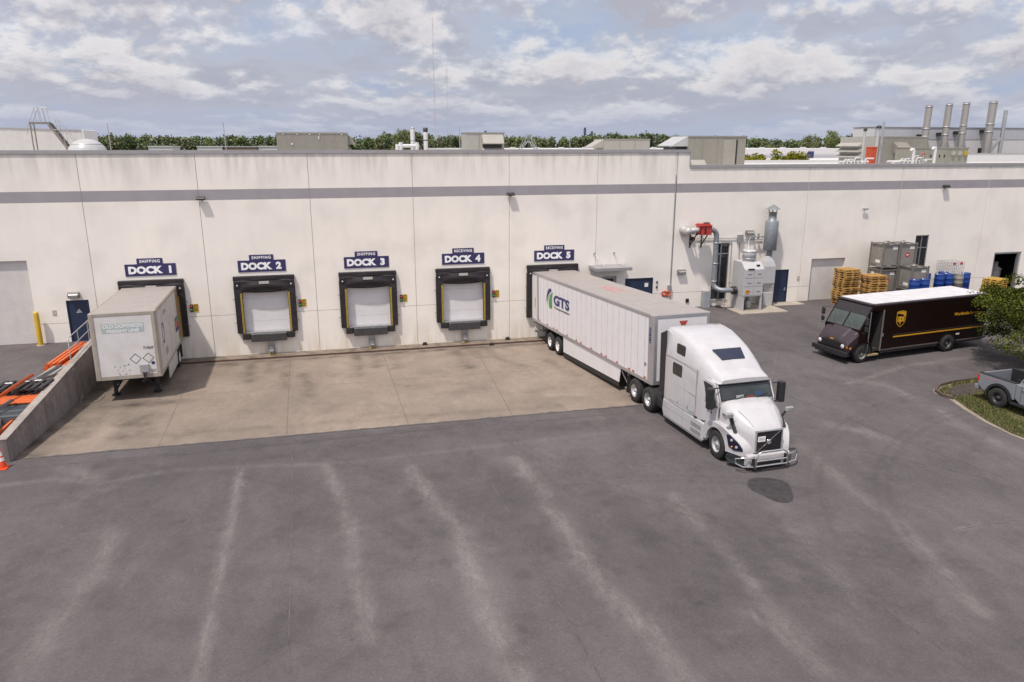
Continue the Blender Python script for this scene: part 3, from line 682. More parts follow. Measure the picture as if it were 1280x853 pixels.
# ------------------------------------------------------------------ yellow signal plates right of each seal
for n, x in ((1, -7.18), (2, -1.63), (3, 3.9), (4, 9.25)):
    s = thing('signal_plate', 'small yellow and black instruction plate with red and green lights right of dock %d' % n, 'dock signal', (x, 0, 2.91), group='dock signal plates')
    b = MB(); b.box(-.03, .2, -.02, -.004, -.22, .22); b.build('plate', YEL, s)
    b = MB()
    for q in range(4): b.box(.0, .17, -.024, -.019, -.17+q*.1, -.12+q*.1)
    b.lathe([(.11, -.030), (.11, -.02)], (.09, 0, .03), 'y', 12); b.build('marking', mat('plate_print', (.12,.08,.02), .6), s)
    b = MB(); b.box(-.2, -.05, -.1, -.004, -.2, .2); b.build('lamp_box', BRONZE, s, bevel=.01)
    for z, mm, nm in ((.09, REDL, 'red_light'), (-.09, GREENL, 'green_light')):
        b = MB(); b.lathe([(.06, -.10), (.055, -.13), (.03, -.14), (0, -.14)], (-.125, 0, z), 'y', 10); b.build(nm, mm, s)
# ------------------------------------------------------------------ wall lights
def floodlight(x, z, label):
    s = thing('flood_light', label, 'wall light', (x, 0, z), group='bronze flood lights on the stripe')
    b = MB(); b.cyl((0, -.004, 0), (0, -.09, .02), .035); b.box(-.07, .07, -.03, -.004, -.07, .07); b.build('arm', BRONZE, s)
    b = MB(); b.prism([(-.06,-.06),(-.08,.10),(-.22,.08),(-.30,-.02),(-.28,-.07)], 'x', -.22, .22); b.build('housing', BRONZE, s, bevel=.02)
    b = MB(); b.face([(-.19, -.08, -.064), (.19, -.08, -.064), (.19, -.27, -.073), (-.19, -.27, -.073)]); b.build('lens', GLASS, s, fix=False)
floodlight(-6.27, 8.63, 'dark flood light on the grey stripe above dock 1')
floodlight(10.12, 8.60, 'dark flood light on the grey stripe above dock 4')
floodlight(39.6, 8.68, 'dark flood light on the grey stripe above the grey tanks')
def wallpack(x, z, label):
    s = thing('wall_pack', label, 'wall light', (x, 0, z), group='grey wall pack lights over the doors')
    b = MB(); b.prism([(-.004,-.14),(-.004,.15),(-.16,.15),(-.24,.02),(-.20,-.14)], 'x', -.26, .26); b.build('housing', mat('wall_pack_grey', (.16,.15,.145), .5), s, bevel=.02)
    b = MB(); b.prism([(-.17,.12),(-.247,.02),(-.212,-.11),(-.19,-.11)], 'x', -.21, .21); b.build('lens', mat('prism_lens', (.40,.39,.37), .25), s)
wallpack(-12.82, 3.88, 'grey wall light above the navy door by the left roll-up door')
wallpack(20.97, 3.73, 'grey wall light left of the tall duct and window')
wallpack(25.45, 6.02, 'grey wall light above the pale dust collector')
o = tag(MB.build((lambda b: (b.box(-.09, .09, -.02, -.004, -.14, .14), b)[1])(MB()), 'notice_plate', mat('pale_notice', (.48,.42,.40), .6, var=.4, scale=18), loc=(-13.85, 0, 3.0)), 'small grey notice on the wall between yellow bollard and navy door', 'notice')
o = tag(MB.build((lambda b: (b.box(-.09, .09, -.02, -.004, -.14, .14), b)[1])(MB()), 'notice_plate', mat('pale_notice_2', (.50,.42,.36), .6, var=.4, scale=18), loc=(29.28, 0, 2.98)), 'small notice on the wall right of the navy door by the dust collector', 'notice')
s = thing('security_camera', 'tiny camera on the white wall above the right roll-up door', 'camera', (33.62, 0, 7.3))
b = MB(); b.cyl((0, -.004, -.1), (0, -.14, 0), .03); b.build('bracket', STEEL, s)
b = MB(); b.box(-.2, .2, -.2, -.1, -.02, .08); b.build('body', STEEL, s, bevel=.02)
s = thing('junction_box', 'grey electrical box low on the wall joint near the canopy door', 'electrical box', (20.22, 0, 2.75))
b = MB(); b.box(-.12, .12, -.16, -.004, -.18, .2); b.build('box', STEEL, s, bevel=.01)
b = MB(); b.box(-.1, .1, -.17, -.155, -.15, .17); b.build('lid', STEEL, s)
s = thing('call_button', 'two small black buttons on the wall right of the double navy door', 'push button', (19.4, 0, 3.0))
for z in (-.16, .14):
    b = MB(); b.box(-.05, .05, -.06, -.004, z-.06, z+.07); b.build('button', BLACK, s, bevel=.01)
s = tag(MB.build((lambda b: (b.box(-.1, .1, -.08, -.004, -.12, .12), b)[1])(MB()), 'outlet_box', BRONZE, loc=(21.5, 0, 1.9), bevel=.01), 'small dark outlet box low on the wall left of the grey locker', 'outlet')
s = thing('fire_hose_reel', 'red and orange hose bundle hanging on the wall beside the trailer roof', 'hose', (20.02, 0, 2.42))
for q, mm in enumerate((RED, ORANGE)):
    b = MB(); b.tube([(.16*cos(t)-.12+.2*q, -.12-.03*q+.03*sin(3*t), .15*sin(t)) for t in [k*2*pi/14 for k in range(15)]], .05); b.build('hose_loop', mm, s)
b = MB(); b.box(-.05, .15, -.12, -.004, -.03, .03); b.build('hook', STEEL, s)
s = thing('utility_locker', 'grey metal locker standing against the wall left of the tall window', 'locker', (22.68, -.2, 1.40))
b = MB(); b.box(-.23, .23, -.18, .19, -.2, 1.1); b.build('cabinet', mat('locker_grey', (.30,.32,.345), .5), s, bevel=.01)
b = MB(); b.box(-.21, .21, -.20, -.181, -.1, 1.07); b.box(.12, .16, -.22, -.2, .4, .55); b.build('door', mat('locker_door_grey', (.33,.35,.375), .5), s)
# canopy
s = thing('door_canopy', 'flat grey steel canopy hung on two rods beside dock 5', 'canopy', (16.08, 0, 4.2))
b = MB(); b.prism([(-.01,.0),(-.01,.17),(-1.25,.15),(-1.25,-.04)], 'x', -1.14, 1.14); b.build('roof_plate', mat('canopy_grey', (.33,.325,.33), .5, metal=.3, var=.06), s, bevel=.01)
for x in (-.7, .55):
    b = MB(); b.cyl((x-.1, -.004, .82), (x+.18, -1.0, .16), .025, n=8); b.box(x-.16, x-.04, -.02, -.003, .75, .9); b.build('tie_rod', STEEL, s)
# bollard
s = thing('bollard', 'yellow steel bollard beside the left roll-up door', 'bollard', (-14.6, -.3, 1.40))
b = MB(); b.lathe([(.125, -.2), (.125, 1.66), (.11, 1.72), (.06, 1.76), (0, 1.77)], (0, 0, 0), n=20); b.build('post', mat('bollard_yellow', (.58,.37,.03), .5, var=.08, dirt=(.3,.2,.05), dirtamt=.4), s)
b = MB(); b.lathe([(.2, .0), (.2, .03), (.127, .035)], (0, 0, 0), n=20); b.build('base_collar', CONL, s)

# ------------------------------------------------------------------ retaining wall, railing, material pile
Y0, Y1 = -14.62, -.62
w = MB(); X0, X1 = -11.31, -11.05
tz = lambda y: 1.60+.066*(y-Y0)
N = 24
for i in range(N):
    a = Y0+(Y1-Y0)*i/N; c = Y0+(Y1-Y0)*(i+1)/N
    vs = [(X0,a,-.3),(X1,a,-.3),(X1,c,-.3),(X0,c,-.3),(X0,a,tz(a)),(X1,a,tz(a)),(X1,c,tz(c)),(X0,c,tz(c))]
    fs = [(4,5,6,7),(1,2,6,5),(3,0,4,7)]
    if i == 0: fs.append((0,1,5,4))
    if i == N-1: fs.append((2,3,7,6))
    w.mesh(vs, fs)
RW = thing('retaining_wall', 'stained grey concrete retaining wall left of the dock 1 trailer', 'wall', (0, 0, 0))
w.build('wall_body', CONC, RW, fix=False)
w = MB(); w.prism([(Y0-.01, tz(Y0)+.002), (Y1, tz(Y1)+.002), (Y1, tz(Y1)+.03), (Y0-.01, tz(Y0)+.03)], 'x', X0-.02, X1+.02)
w.build('coping', mat('wall_top_concrete', (.30,.265,.24), .85, var=.15, scale=4, dirt=(.16,.14,.12), dirtamt=.6), RW)
s = thing('handrail', 'grey pipe handrail on the wall top behind the dock 1 trailer', 'railing', (-11.32, 0, 0))
b = MB(); T = lambda y, h: (0, y, tz(y)+h)
b.tube([T(-6.55, .05), T(-6.5, .93), T(-6.4, .99), T(-.7, .86)], .024); b.build('top_rail', STEEL, s)
b = MB(); b.tube([T(-6.5, .5), T(-.7, .45)], .02); b.build('mid_rail', STEEL, s)
for y in (-5.2, -3.7, -2.2, -.8):
    b = MB(); b.cyl(T(y, -.05), T(y, .95), .022, n=8); b.build('post', STEEL, s)
# hose on the concrete below the wall
b = MB(); q = [(-10.95,-6.9),(-10.9,-7.5),(-10.7,-7.9),(-10.4,-7.7),(-10.2,-7.2),(-10.2,-6.6),(-10.35,-6.0)]
b.tube([(x, y, Gz(x, y)+.025+(.25 if i == 0 else 0)) for i, (x, y) in enumerate(q)], .016)
tag(b.build('cable', mat('grey_cable', (.25,.23,.2), .7)), 'thin grey cable looped on the concrete at the foot of the retaining wall', 'cable')

def lg(y): return Gz(-12, y)
def beam(a, b_, w=.13, h=.13, m=ORANGE):
    o = thing('rack_beam', None, 'rack beam', ((a[0]+b_[0])/2, (a[1]+b_[1])/2, (a[2]+b_[2])/2))
    c = Vector(o.location); q = MB(); q.bar(Vector(a)-c, Vector(b_)-c, w, h); q.build('beam', m, o, bevel=.012)
    for e, sg in ((Vector(a)-c, -1), (Vector(b_)-c, 1)):
        q = MB(); d = (Vector(b_)-Vector(a)).normalized(); q.bar(e+d*sg*.001, e+d*sg*.014, w+.03, h+.10); q.build('end_plate', m, o)
    return o
# far bundle behind the railing: supports below make a stack
k = 0
for lay in range(4):
    n = (5, 5, 4, 3)[lay]
    for i in range(n):
        x = -12.35+.19*i+(.05 if lay % 2 else 0); y0, y1 = -6.3+.18*lay+random.uniform(-.1, .1), -2.6+random.uniform(-.25, .1)
        z = .12+lay*.155
        o = beam((x-.25, y0, lg(y0)+z), (x+.10, y1, lg(y1)+z))
        tag(o, 'orange steel rack beam in the bundle behind the handrail', 'rack beam', 'orange rack beams behind the handrail'); o['label'] = ('orange rack beam in the top layer of the bundle behind the handrail' if lay == 3 else 'orange rack beam in a lower layer of the bundle behind the handrail')
q = MB(); q.box(-11.62, -11.34, -6.2, -2.6, -.06, .06)
o = tag(q.build('steel_sheet', ORANGE, loc=(0, 0, 2.02), bevel=.01), 'flat orange steel sheet lying against the wall top beside the handrail', 'steel sheet')
o.location = (0, 0, lg(-4.4)+.82); o.rotation_euler = (radians(-2.5)*-1, 0, 0)
# grey round posts
for i in range(5):
    x = -12.25+.2*i
    o = thing('rack_post', 'pale grey tubular post in the row of five below the orange beams', 'rack post', (x, -7.0, lg(-7)+.62), group='grey tubular posts on the pile')
    q = MB(); q.cyl((-.12, -.85, -.03), (.12, .85, .03), .075, n=12); q.build('tube', HVACL, o)
    q = MB(); q.cyl((-.125, -.88, -.031), (-.118, -.83, -.029), .085, n=12); q.build('end_cap', BLACK, o)
q = MB(); q.box(-.55, .5, -.5, .5, -.3, .25)
for a in (-.5, 0, .45): q.box(-.6, .55, a-.04, a+.04, .25, .31)
tag(q.build('pipe_crate', mat('weathered_crate', (.16,.13,.11), .85, var=.2), loc=(-11.95, -6.9, lg(-7)+.24), bevel=.01), 'dark wooden crate holding up the grey tubular posts', 'crate')
for i, (x, y, r, L) in enumerate(((-11.85, -8.1, -.95, 1.5), (-12.2, -8.0, -.62, 1.0))):
    o = thing('steel_channel', ['longer pale steel channel lying across the pile next to the black pallets', 'shorter pale steel channel lying across the pile next to the black pallets'][i], 'steel channel', (x, y, lg(y)+.66), r)
    q = MB(); q.box(-.11, .11, -L/2, L/2, 0, .03); q.box(-.11, -.09, -L/2, L/2, .03, .1); q.box(.09, .11, -L/2, L/2, .03, .1); q.build('channel', mat('pale_channel', (.45,.45,.49), .45, metal=.4), o, bevel=.004)
q = MB(); q.box(-.42, .38, -.5, .5, 0, .03)
for a in (-.3, .1): q.box(a, a+.12, -.48, .48, -.6, 0)
tag(q.build('plywood_sheet', CARD, loc=(-11.72, -8.75, lg(-8.7)+.60), rot=(0, 0, .1)), 'tan plywood sheet on the pile by the wall top', 'plywood')
def bpallet(z, lab, rz, dx):
    o = thing('plastic_pallet', lab, 'plastic pallet', (-12.22+dx, -9.55, lg(-9.6)+z), rz, group='black plastic pallets on the pile')
    q = MB()
    for i in range(7): q.box(-.9+.28*i, -.9+.28*i+.17, -.6, .6, .11, .16)
    for y in (-.6, -.08, .44): q.box(-.92, .96, y, y+.16, .06, .11)
    q.build('deck', BLACK, o, bevel=.01)
    for x in (-.85, -.05, .75):
        q = MB()
        for y in (-.55, -.05, .45): q.box(x, x+.18, y, y+.14, -.02, .06)
        q.box(x, x+.18, -.57, .61, -.05, -.02); q.build('skid', BLACK, o, bevel=.008)
    return o
for i in range(4): bpallet(.09+.27*i, ['lowest black plastic pallet of the stack behind the retaining wall', 'second black plastic pallet from the ground behind the retaining wall', 'second black plastic pallet from the top of the stack behind the retaining wall', 'topmost black plastic pallet of the stack, with white tags'][i], random.uniform(-.08, .08), random.uniform(-.04, .04))
for i, (x, y) in enumerate(((-12.75, -9.35), (-12.15, -9.25), (-11.75, -9.2))):
    q = MB(); q.box(-.13, .13, -.05, .05, 0, .02)
    tag(q.build('paper_tag', LABELW, loc=(x, y, lg(-9.6)+1.07)), ['leftmost white tag on the black pallets', 'middle white tag on the black pallets', 'white tag on the black pallets nearest the wall'][i], 'tag')
q = MB()
for i in range(5): q.box(-.8, .8, -.62+.25*i, -.62+.25*i+.22, 0, .05)
q.box(-.75, -.6, -.6, .6, -.72, 0); q.box(.6, .75, -.6, .6, -.72, 0)
tag(q.build('storage_grid', ORANGE, loc=(-12.18, -10.45, lg(-10.4)+.76), bevel=.008), 'flat orange storage grid between the black pallets and wire decks', 'storage grid')
def deck(z, lab):
    o = thing('wire_deck', lab, 'wire deck', (-12.25, -11.65, lg(-11.6)+z), random.uniform(-.03, .03), group='grey wire decks on the pile')
    q = MB()
    for i in range(15): q.box(-.9, .9, -.62+i*.088, -.612+i*.088, 0, .008)
    for i in range(22): q.box(-.9+i*.085, -.892+i*.085, -.62, .62, .009, .017)
    q.build('mesh', mat('deck_wire', (.22,.245,.26), .5, metal=.4), o, fix=False)
    for y in (-.6, 0, .6):
        q = MB(); q.box(-.92, .92, y-.05, y+.05, -.045, -.002); q.build('channel', mat('deck_channel', (.20,.225,.24), .5, metal=.4), o)
    return o
for i in range(10): deck(.08+.075*i, 'topmost grey wire deck of the flat stack behind the retaining wall' if i == 9 else 'grey wire deck lower in the flat stack behind the retaining wall')
for i in range(7):
    y0 = -14.35+random.uniform(-.2, .2); x = -12.75+.17*i
    o = beam((x-.1, y0, lg(y0)+.12+.14*(i % 3)), (x+.22, y0+2.0, lg(y0+2)+.30+.14*(i % 3)), .1, .12)
    tag(o, 'orange rack beam leaning at the near end of the retaining wall', 'rack beam', 'orange rack beams near the traffic cone')
random.seed(31)
for i in range(9):
    y = random.uniform(-13.6, -7.2); x = random.uniform(-12.6, -11.75); a = random.uniform(-.9, .9); l_ = random.uniform(.7, 1.3)
    zz_ = lg(y)+(.80 if y > -8.9 else (1.16 if y > -10.2 else (.92 if y > -12.4 else .62)))
    q = MB(); q.box(-.04, .04, -l_, l_, 0, .05); q.box(-.04, -.025, -l_, l_, .05, .10); q.box(.025, .04, -l_, l_, .05, .10)
    tag(q.build('loose_rail', (ORANGE, DUCT, TANKR)[i % 3], loc=(x, y, zz_), rot=(.05, 0, a)), ('thin %s rail lying loose across the top of the material pile' % ('orange', 'grey', 'brownish')[i % 3]), 'rail', '%s loose rails on the pile' % ('orange', 'grey', 'brownish')[i % 3])
# traffic cone
s = thing('traffic_cone', 'orange traffic cone with white bands at the near end of the retaining wall', 'traffic cone', (-11.10, -15.14, Gz(-11.2, -15.1)))
b = MB(); b.box(-.19, .19, -.19, .19, 0, .04); b.build('base', CONEO, s, bevel=.015)
b = MB(); b.lathe([(.145, .04), (.035, .72), (.02, .73), (0, .73)], (0, 0, 0), n=20); b.build('cone', CONEO, s)
for z0, z1 in ((.28, .40), (.46, .60)):
    f = lambda z: .145-(z-.04)*.11/.68+.003
    b = MB(); b.lathe([(f(z0), z0), (f(z1), z1)], (0, 0, 0), n=20); b.build('reflective_band', SIGNW, s)

# ------------------------------------------------------------------ dust collector group
p = MB(); p.box(23.75, 26.95, -2.65, -.05, 1.1, 1.50)
struct(p.build('concrete_pad', CONL, bevel=.02))
p = MB(); p.box(27.2, 29.3, -.95, -.05, 1.2, 1.48); struct(p.build('door_pad', CONL, bevel=.02))
D = thing('dust_collector', 'pale grey dust collector cabinet with round drum on top', 'dust collector', (24.82, -1.3, 1.50))
b = MB(); b.box(-.64, .66, -.70, .70, .92, 2.55); b.prism([(-.70,2.55),(.70,2.55),(.70,2.95),(-.25,2.95)], 'x', -.64, .66); b.build('cabinet', DCGREY, D, bevel=.015)
for i in range(2):
    for z0, z1 in ((2.02, 2.52), (1.5, 1.98), (.96, 1.46)):
        q = MB(); q.box(-.60+.64*i, .0+.64*i, -.725, -.701, z0, z1); d_ = q.build('access_door', DCGREY, D, bevel=.008)
        q = MB(); q.box(-.42+.64*i, -.18+.64*i, -.745, -.727, (z0+z1)/2-.02, (z0+z1)/2+.02); q.build('handle', STEEL, d_)
q = MB(); q.box(-.52, -.3, -.745, -.727, 1.08, 1.30); q.build('warning_label', AMBER, D)
q = MB(); q.box(-.44, -.02, -.76, -.70, 2.535, 2.60); q.box(.22, .42, -.6, -.5, 2.72, 2.80); q.build('control_panel', BRONZE, D, bevel=.01)
for sx in (-.6, .6):
    for sy in (-.66, .64):
        q = MB(); q.box(sx-.05, sx+.05, sy-.05, sy+.05, 0, .92); q.build('leg', DCGREY, D)
q = MB(); q.box(-.655, -.63, -.62, .60, 0, .92); q.box(-.55, .55, .60, .62, .0, .92); q.build('skirt_panel', DCGREY, D)
q = MB(); q.box(-.66, .68, -.72, .72, .90, .96); q.build('base_frame', mat('base_frame_grey', (.32,.32,.33), .5), D)  # frame in a plain darker grey below the cabinet
q = MB(); q.lathe([(.2, 0), (.22, .02), (.22, .5), (.2, .52), (.10, .58), (.10, .9)], (.08, -.1, .0), n=18); q.build('dust_bin', STEEL, D)
q = MB(); q.lathe([(.36, 2.95), (.36, 3.08), (.41, 3.09), (.41, 3.58), (.37, 3.62), (.0, 3.64)], (.05, .1, 0), n=24); q.build('fan_drum', DCGREY, D)
for z in (3.11, 3.53):
    q = MB(); q.lathe([(.40, z-.03), (.422, z-.03), (.422, z+.03), (.40, z+.03)], (.05, .1, 0), n=24); q.build('clamp_band', STEEL, D)
# stack joined to a box hopper, braced to the wall
S_ = thing('exhaust_stack', 'tall grey exhaust stack with conical rain cap right of the dust collector', 'exhaust stack', (26.62, -.62, 0))
b = MB(); b.lathe([(.17, 4.6), (.17, 4.97), (.38, 4.98), (.40, 5.0), (.40, 6.74), (.37, 6.78), (.24, 6.79), (.24, 7.25), (.26, 7.26), (.26, 7.30)], (0, 0, 0), n=24); b.build('stack_pipe', DUCT, S_)
b = MB(); b.lathe([(.44, 7.50), (.02, 7.78), (0, 7.78)], (0, 0, 0), n=24); b.lathe([(.44, 7.50), (.0, 7.56)], (0, 0, 0), n=24); b.build('rain_cap', DUCT, S_)
b = MB()
for a in range(6): b.bar((.24*cos(a), .24*sin(a), 7.27), (.31*cos(a), .31*sin(a), 7.56), .03)
b.build('cap_strut', STEEL, S_)
b = MB(); rings = []
for z, h, w_ in ((4.62, .17, .17), (4.30, .32, .30), (4.0, .42, .38), (2.95, .42, .38), (2.35, .12, .12)):
    rings.append([(-h-.08, -w_, z), (h-.12, -w_, z), (h-.12, w_, z), (-h-.08, w_, z)])
b.loft(rings, 0, False); b.build('hopper', DCGREY, S_, bevel=.012)
b = MB(); b.box(-1.2, -.45, -.25, .25, 3.0, 3.5); b.build('connecting_duct', DCGREY, S_)
b = MB(); b.tube([(.32, -.1, 4.2), (.32, -.1, 3.1)], .035); b.bar((.3, -.1, 3.0), (-.4, -.1, 3.05), .07); b.bar((.32, .1, 3.3), (.1, .1, 2.5), .05); b.build('bracket', STEEL, S_)
b = MB(); b.bar((0, .2, 5.4), (0, .61, 5.4), .08); b.bar((0, .2, 6.4), (0, .61, 6.4), .08); b.build('wall_bracket', STEEL, S_)
b = MB(); b.box(-.36, .30, -.3, .35, 1.5, 2.36); b.build('stand', DCGREY, S_, bevel=.02)
# duct
U = thing('exhaust_duct', 'round metal duct running across and down the wall to the dust collector', 'duct', (0, 0, 0))
b = MB(); b.lathe([(.30, -.02), (.30, -.14), (.23, -.2), (.22, -.7), (.18, -.82), (0, -.84)], (21.0, 0, 6.28), 'y', 20); b.build('wall_elbow', DUCTL, U)
b = MB(); b.tube([(21.0, -.6, 6.28), (21.3, -.72, 6.34), (21.65, -.75, 6.36)], .165, 14); b.build('bright_section', DUCTL, U)
b = MB(); b.tube([(22.25, -.75, 6.38)] + [(22.4+.42*sin(a), -.75, 5.95+.42*cos(a)) for a in [k*pi/16 for k in range(9)]] + [(22.82, -.75, 5.5), (22.86, -.75, 3.25)] + [(23.2-.36*cos(a), -.75-.45*(1-cos(a)), 3.05-.36*sin(a)) for a in [k*pi/16 for k in range(9)]] + [(23.7, -1.25, 2.68), (24.2, -1.28, 2.66)], .155, 16); b.build('pipe_run', DUCT, U)
for c_ in ((22.82, -.75, 5.55), (22.85, -.75, 4.3), (22.86, -.75, 3.2)):
    b = MB(); b.lathe([(.155, -.035), (.18, -.035), (.18, .035), (.155, .035)], c_, n=20); b.build('clamp', STEEL, U)
b = MB(); b.lathe([(.16, -.12), (.25, -.12), (.25, -.07), (.18, -.05), (.18, .05), (.25, .07), (.25, .12), (.16, .12)], (23.95, -1.27, 2.67), 'x', 18); b.build('flange', BRONZE, U)
b = MB(); b.tube([(23.45, -1.15, 2.55), (23.45, -1.15, 1.46)], .03); b.build('support_leg', STEEL, U)
for x in (21.45, 22.2):
    b = MB(); b.bar((x, -.01, 6.1), (x, -.95, 6.1), .05); b.bar((x, -.01, 5.3), (x, -.8, 6.08), .05); b.bar((x, -.03, 5.2), (x, -.03, 6.15), .06); b.build('wall_bracket', BRONZE, U)
V = thing('spark_damper', 'red damper housing fitted on the duct high on the wall', 'damper', (21.95, -.75, 6.38))
b = MB(); b.box(-.30, .38, -.30, .28, -.30, .22); b.build('housing', RED, V, bevel=.02)
b = MB(); b.box(-.42, .36, -.36, .33, .22, .30); b.box(-.4, .3, -.25, .25, .30, .36); b.build('lid', RED, V, bevel=.015)
b = MB(); b.lathe([(.2, -.42), (.28, -.42), (.28, -.37), (.2, -.37)], (0, 0, -.02), 'x', 16); b.build('flange', RED, V)
b = MB(); b.box(.0, .3, -.12, .12, .36, .42); b.box(-.1, -.02, -.34, -.30, -.2, .1); b.build('hinge', BRONZE, V)
W = thing('conduit_run', 'thin electrical conduit with a grey junction box between duct and stack', 'conduit', (0, 0, 0))
b = MB(); b.tube([(21.6, -.06, 5.75), (24.72, -.06, 5.72)], .025, 6); b.tube([(24.85, -.06, 5.6), (26.4, -.06, 5.58)], .025, 6)
b.tube([(23.6, -.05, 5.55), (24.3, -.05, 5.5), (24.3, -.05, 3.0), (24.25, -.4, 2.95)], .025, 6)
b.tube([(24.85, -.05, 5.55), (24.85, -.05, 4.6), (24.95, -.1, 4.3), (25.1, -.9, 4.35)], .022, 6)
b.tube([(24.85, -1.1, 5.1), (25.0, -.8, 5.55), (25.4, -.3, 5.78), (26.4, -.3, 5.78)], .04, 8); b.build('pipe', STEEL, W)
b = MB(); b.box(24.66, 25.0, -.2, -.004, 5.42, 5.92); b.build('junction_box', mat('box_grey', (.24,.245,.25), .5), W, bevel=.01)
b = MB(); b.cyl((21.6, -.004, 5.75), (21.6, -.14, 5.75), .13, n=14); b.build('sensor', BRONZE, W)
for x in (25.65, 25.95):
    b = MB(); b.box(x, x+.05, -.35, -.2, 5.62, 5.98); b.build('valve', STEEL, W)
b = MB(); b.tube([(24.9, -.05, .0), (24.9, -.05, .3)], .02)
# ------------------------------------------------------------------ vehicles: shared pieces
def wheel(parent, x, y, r, w, out, rim=RIMM, z=None, bolts=True, steer=0.):
    """tyre (part) with its rim (sub-part); out = +1/-1: side the hub faces"""
    b = MB(); h = w/2; z = r if z is None else z
    b.lathe([(r*.56, -h), (r*.62, -h*1.02), (r*.93, -h), (r, -h*.8), (r, h*.8), (r*.93, h), (r*.62, h*1.02), (r*.56, h), (r*.5, h*.6), (r*.5, -h*.6), (r*.56, -h)], (0, 0, 0), 'y', 30)
    for k in range(30):       # tread blocks
        a = 2*pi*k/30
        M = Matrix.Rotation(-a, 4, 'Y')
        b.box(r*.985, r*1.008, -h*.78, h*.78, -r*.075, r*.075, 0, M)
    o = b.build('wheel', RUBBER, parent, loc=(x, y, z), rot=(0, 0, steer))
    q = MB(); s = out
    q.lathe([(r*.57, s*h*.98), (r*.53, s*h*.99), (r*.50, s*h*.6), (r*.30, s*h*.25), (r*.26, s*h*.55), (r*.17, s*h*.62), (r*.15, s*h*.9), (0, s*h*.92)], (0, 0, 0), 'y', 24)
    for k in range(10 if bolts else 0):
        a = 2*pi*k/10; c = Vector((r*.235*cos(a), 0, r*.235*sin(a)))
        q.cyl(c+Vector((0, s*h*.5, 0)), c+Vector((0, s*h*.72, 0)), r*.035, n=6)
        c = Vector((r*.40*cos(a+.3), 0, r*.40*sin(a+.3)))
        q.cyl(c+Vector((0, s*h*.40, 0)), c+Vector((0, s*h*.47, 0)), r*.055, n=10, m=1)
    q.build('rim', [rim, BLACK], o)
    return o
SIDE_R = lambda x, y, z: basis((x, y, z), (1, 0, 0), (0, 0, 1))     # facing -y
SIDE_L = lambda x, y, z: basis((x, y, z), (-1, 0, 0), (0, 0, 1))    # facing +y
FRONTB = lambda x, y, z: basis((x, y, z), (0, 1, 0), (0, 0, 1))     # facing +x

# ------------------------------------------------------------------ long white semi trailer at dock 5
h = .056
T5 = thing('semi_trailer', 'long white box trailer with GTS lettering backed into dock 5', 'semi trailer', (12.704, -.327, .096), rot=(0, -.041, -pi/2+h))
L = 14.98; ZB, ZT = 1.20, 4.04
def trailer_box(T, L, ZB, ZT, side, front, roof, rail, post, seam, x0=.0, frontw=.10):
    b = MB(); b.box(x0+.08, L-.1, -1.285, 1.285, ZB+.14, ZT-.1); b.build('side_wall', side, T)
    n = int((L-x0)/seam); sm_ = mat('seam_strip', (.50,.48,.49), .5, var=.15) if side is TRAILW else side
    for sg in (-1, 1):
        b = MB()
        for i in range(1, n):
            x = x0+.1+(L-.2-x0)*i/n; b.box(x-.018, x+.018, sg*1.285, sg*1.2925, ZB+.15, ZT-.11)
        b.build('side_seam', sm_, T, fix=False)
    b = MB()
    for sg in (-1, 1): b.box(x0, L-.06, sg*1.27, sg*1.302, ZB, ZB+.15); b.box(x0, L-.06, sg*1.27, sg*1.302, ZT-.12, ZT)
    b.box(L-.12, L-.02, -1.27, 1.27, ZB, ZB+.17); b.box(L-.12, L-.02, -1.27, 1.27, ZT-.13, ZT); b.build('frame_rail', rail, T, bevel=.008)
    for sg in (-1, 1):
        b = MB(); b.prism([(L-.40, sg*1.306), (L-.07, sg*1.306), (L-.005, sg*1.24), (L-.005, sg*1.11), (L-.1, sg*1.11), (L-.40, sg*1.27)], 'z', ZB+.01, ZT+.004)
        b.build('corner_post', post, T, bevel=.012)
    b = MB(); b.box(L-.1, L-.035, -1.11, 1.11, ZB+.17, ZT-.13); b.build('front_wall', front, T)
    b = MB()
    for i in range(int(L/1.2)):
        xa = x0+.03+(L-.1-x0)*i/int(L/1.2); xb = x0+.03+(L-.1-x0)*(i+1)/int(L/1.2)
        b.box(xa+.006, xb-.006, -1.25, 1.25, ZT-.02, ZT+.006)
    b.box(x0+.03, L-.06, -1.25, 1.25, ZT-.04, ZT-.004); b.build('roof', roof, T)
    b = MB()
    for i in range(int(L/.45)): b.box(.3+.45*i, .4+.45*i, -1.25, 1.25, ZB-.10, ZB+.01)
    b.box(.2, L-.1, -.55, -.45, ZB-.22, ZB-.1); b.box(.2, L-.1, .45, .55, ZB-.22, ZB-.1); b.build('under_frame', BLACK, T)
    b = MB(); b.box(x0-.02, x0+.08, -1.3, 1.3, ZB-.02, ZT); b.build('rear_door', side, T)
trailer_box(T5, L, ZB, ZT, TRAILW, TRAILW, ROOFT, ALU, ALU, .61)
b = MB(); b.box(.90, 1.02, -1.297, -1.287, ZB+.1, ZT-.05); b.box(.93, 1.0, 1.287, 1.296, ZB+.1, ZT-.05); b.build('dark_edge_strip', BRONZE, T5)
b = MB(); b.box(.45, .52, -1.31, -1.29, 2.05, 2.6); b.build('vent_slot', STEEL, T5)
for i, x in enumerate((1.26, 2.55, 3.6, 4.1, 5.6, 6.9, 7.5, 8.8, 10.0, 10.5, 11.7, 12.9, 13.3, 14.35)):
    b = MB(); b.box(x-.09, x+.09, -1.308, -1.300, ZB+.17, ZB+.23); b.build('red_marker', REDL, T5)
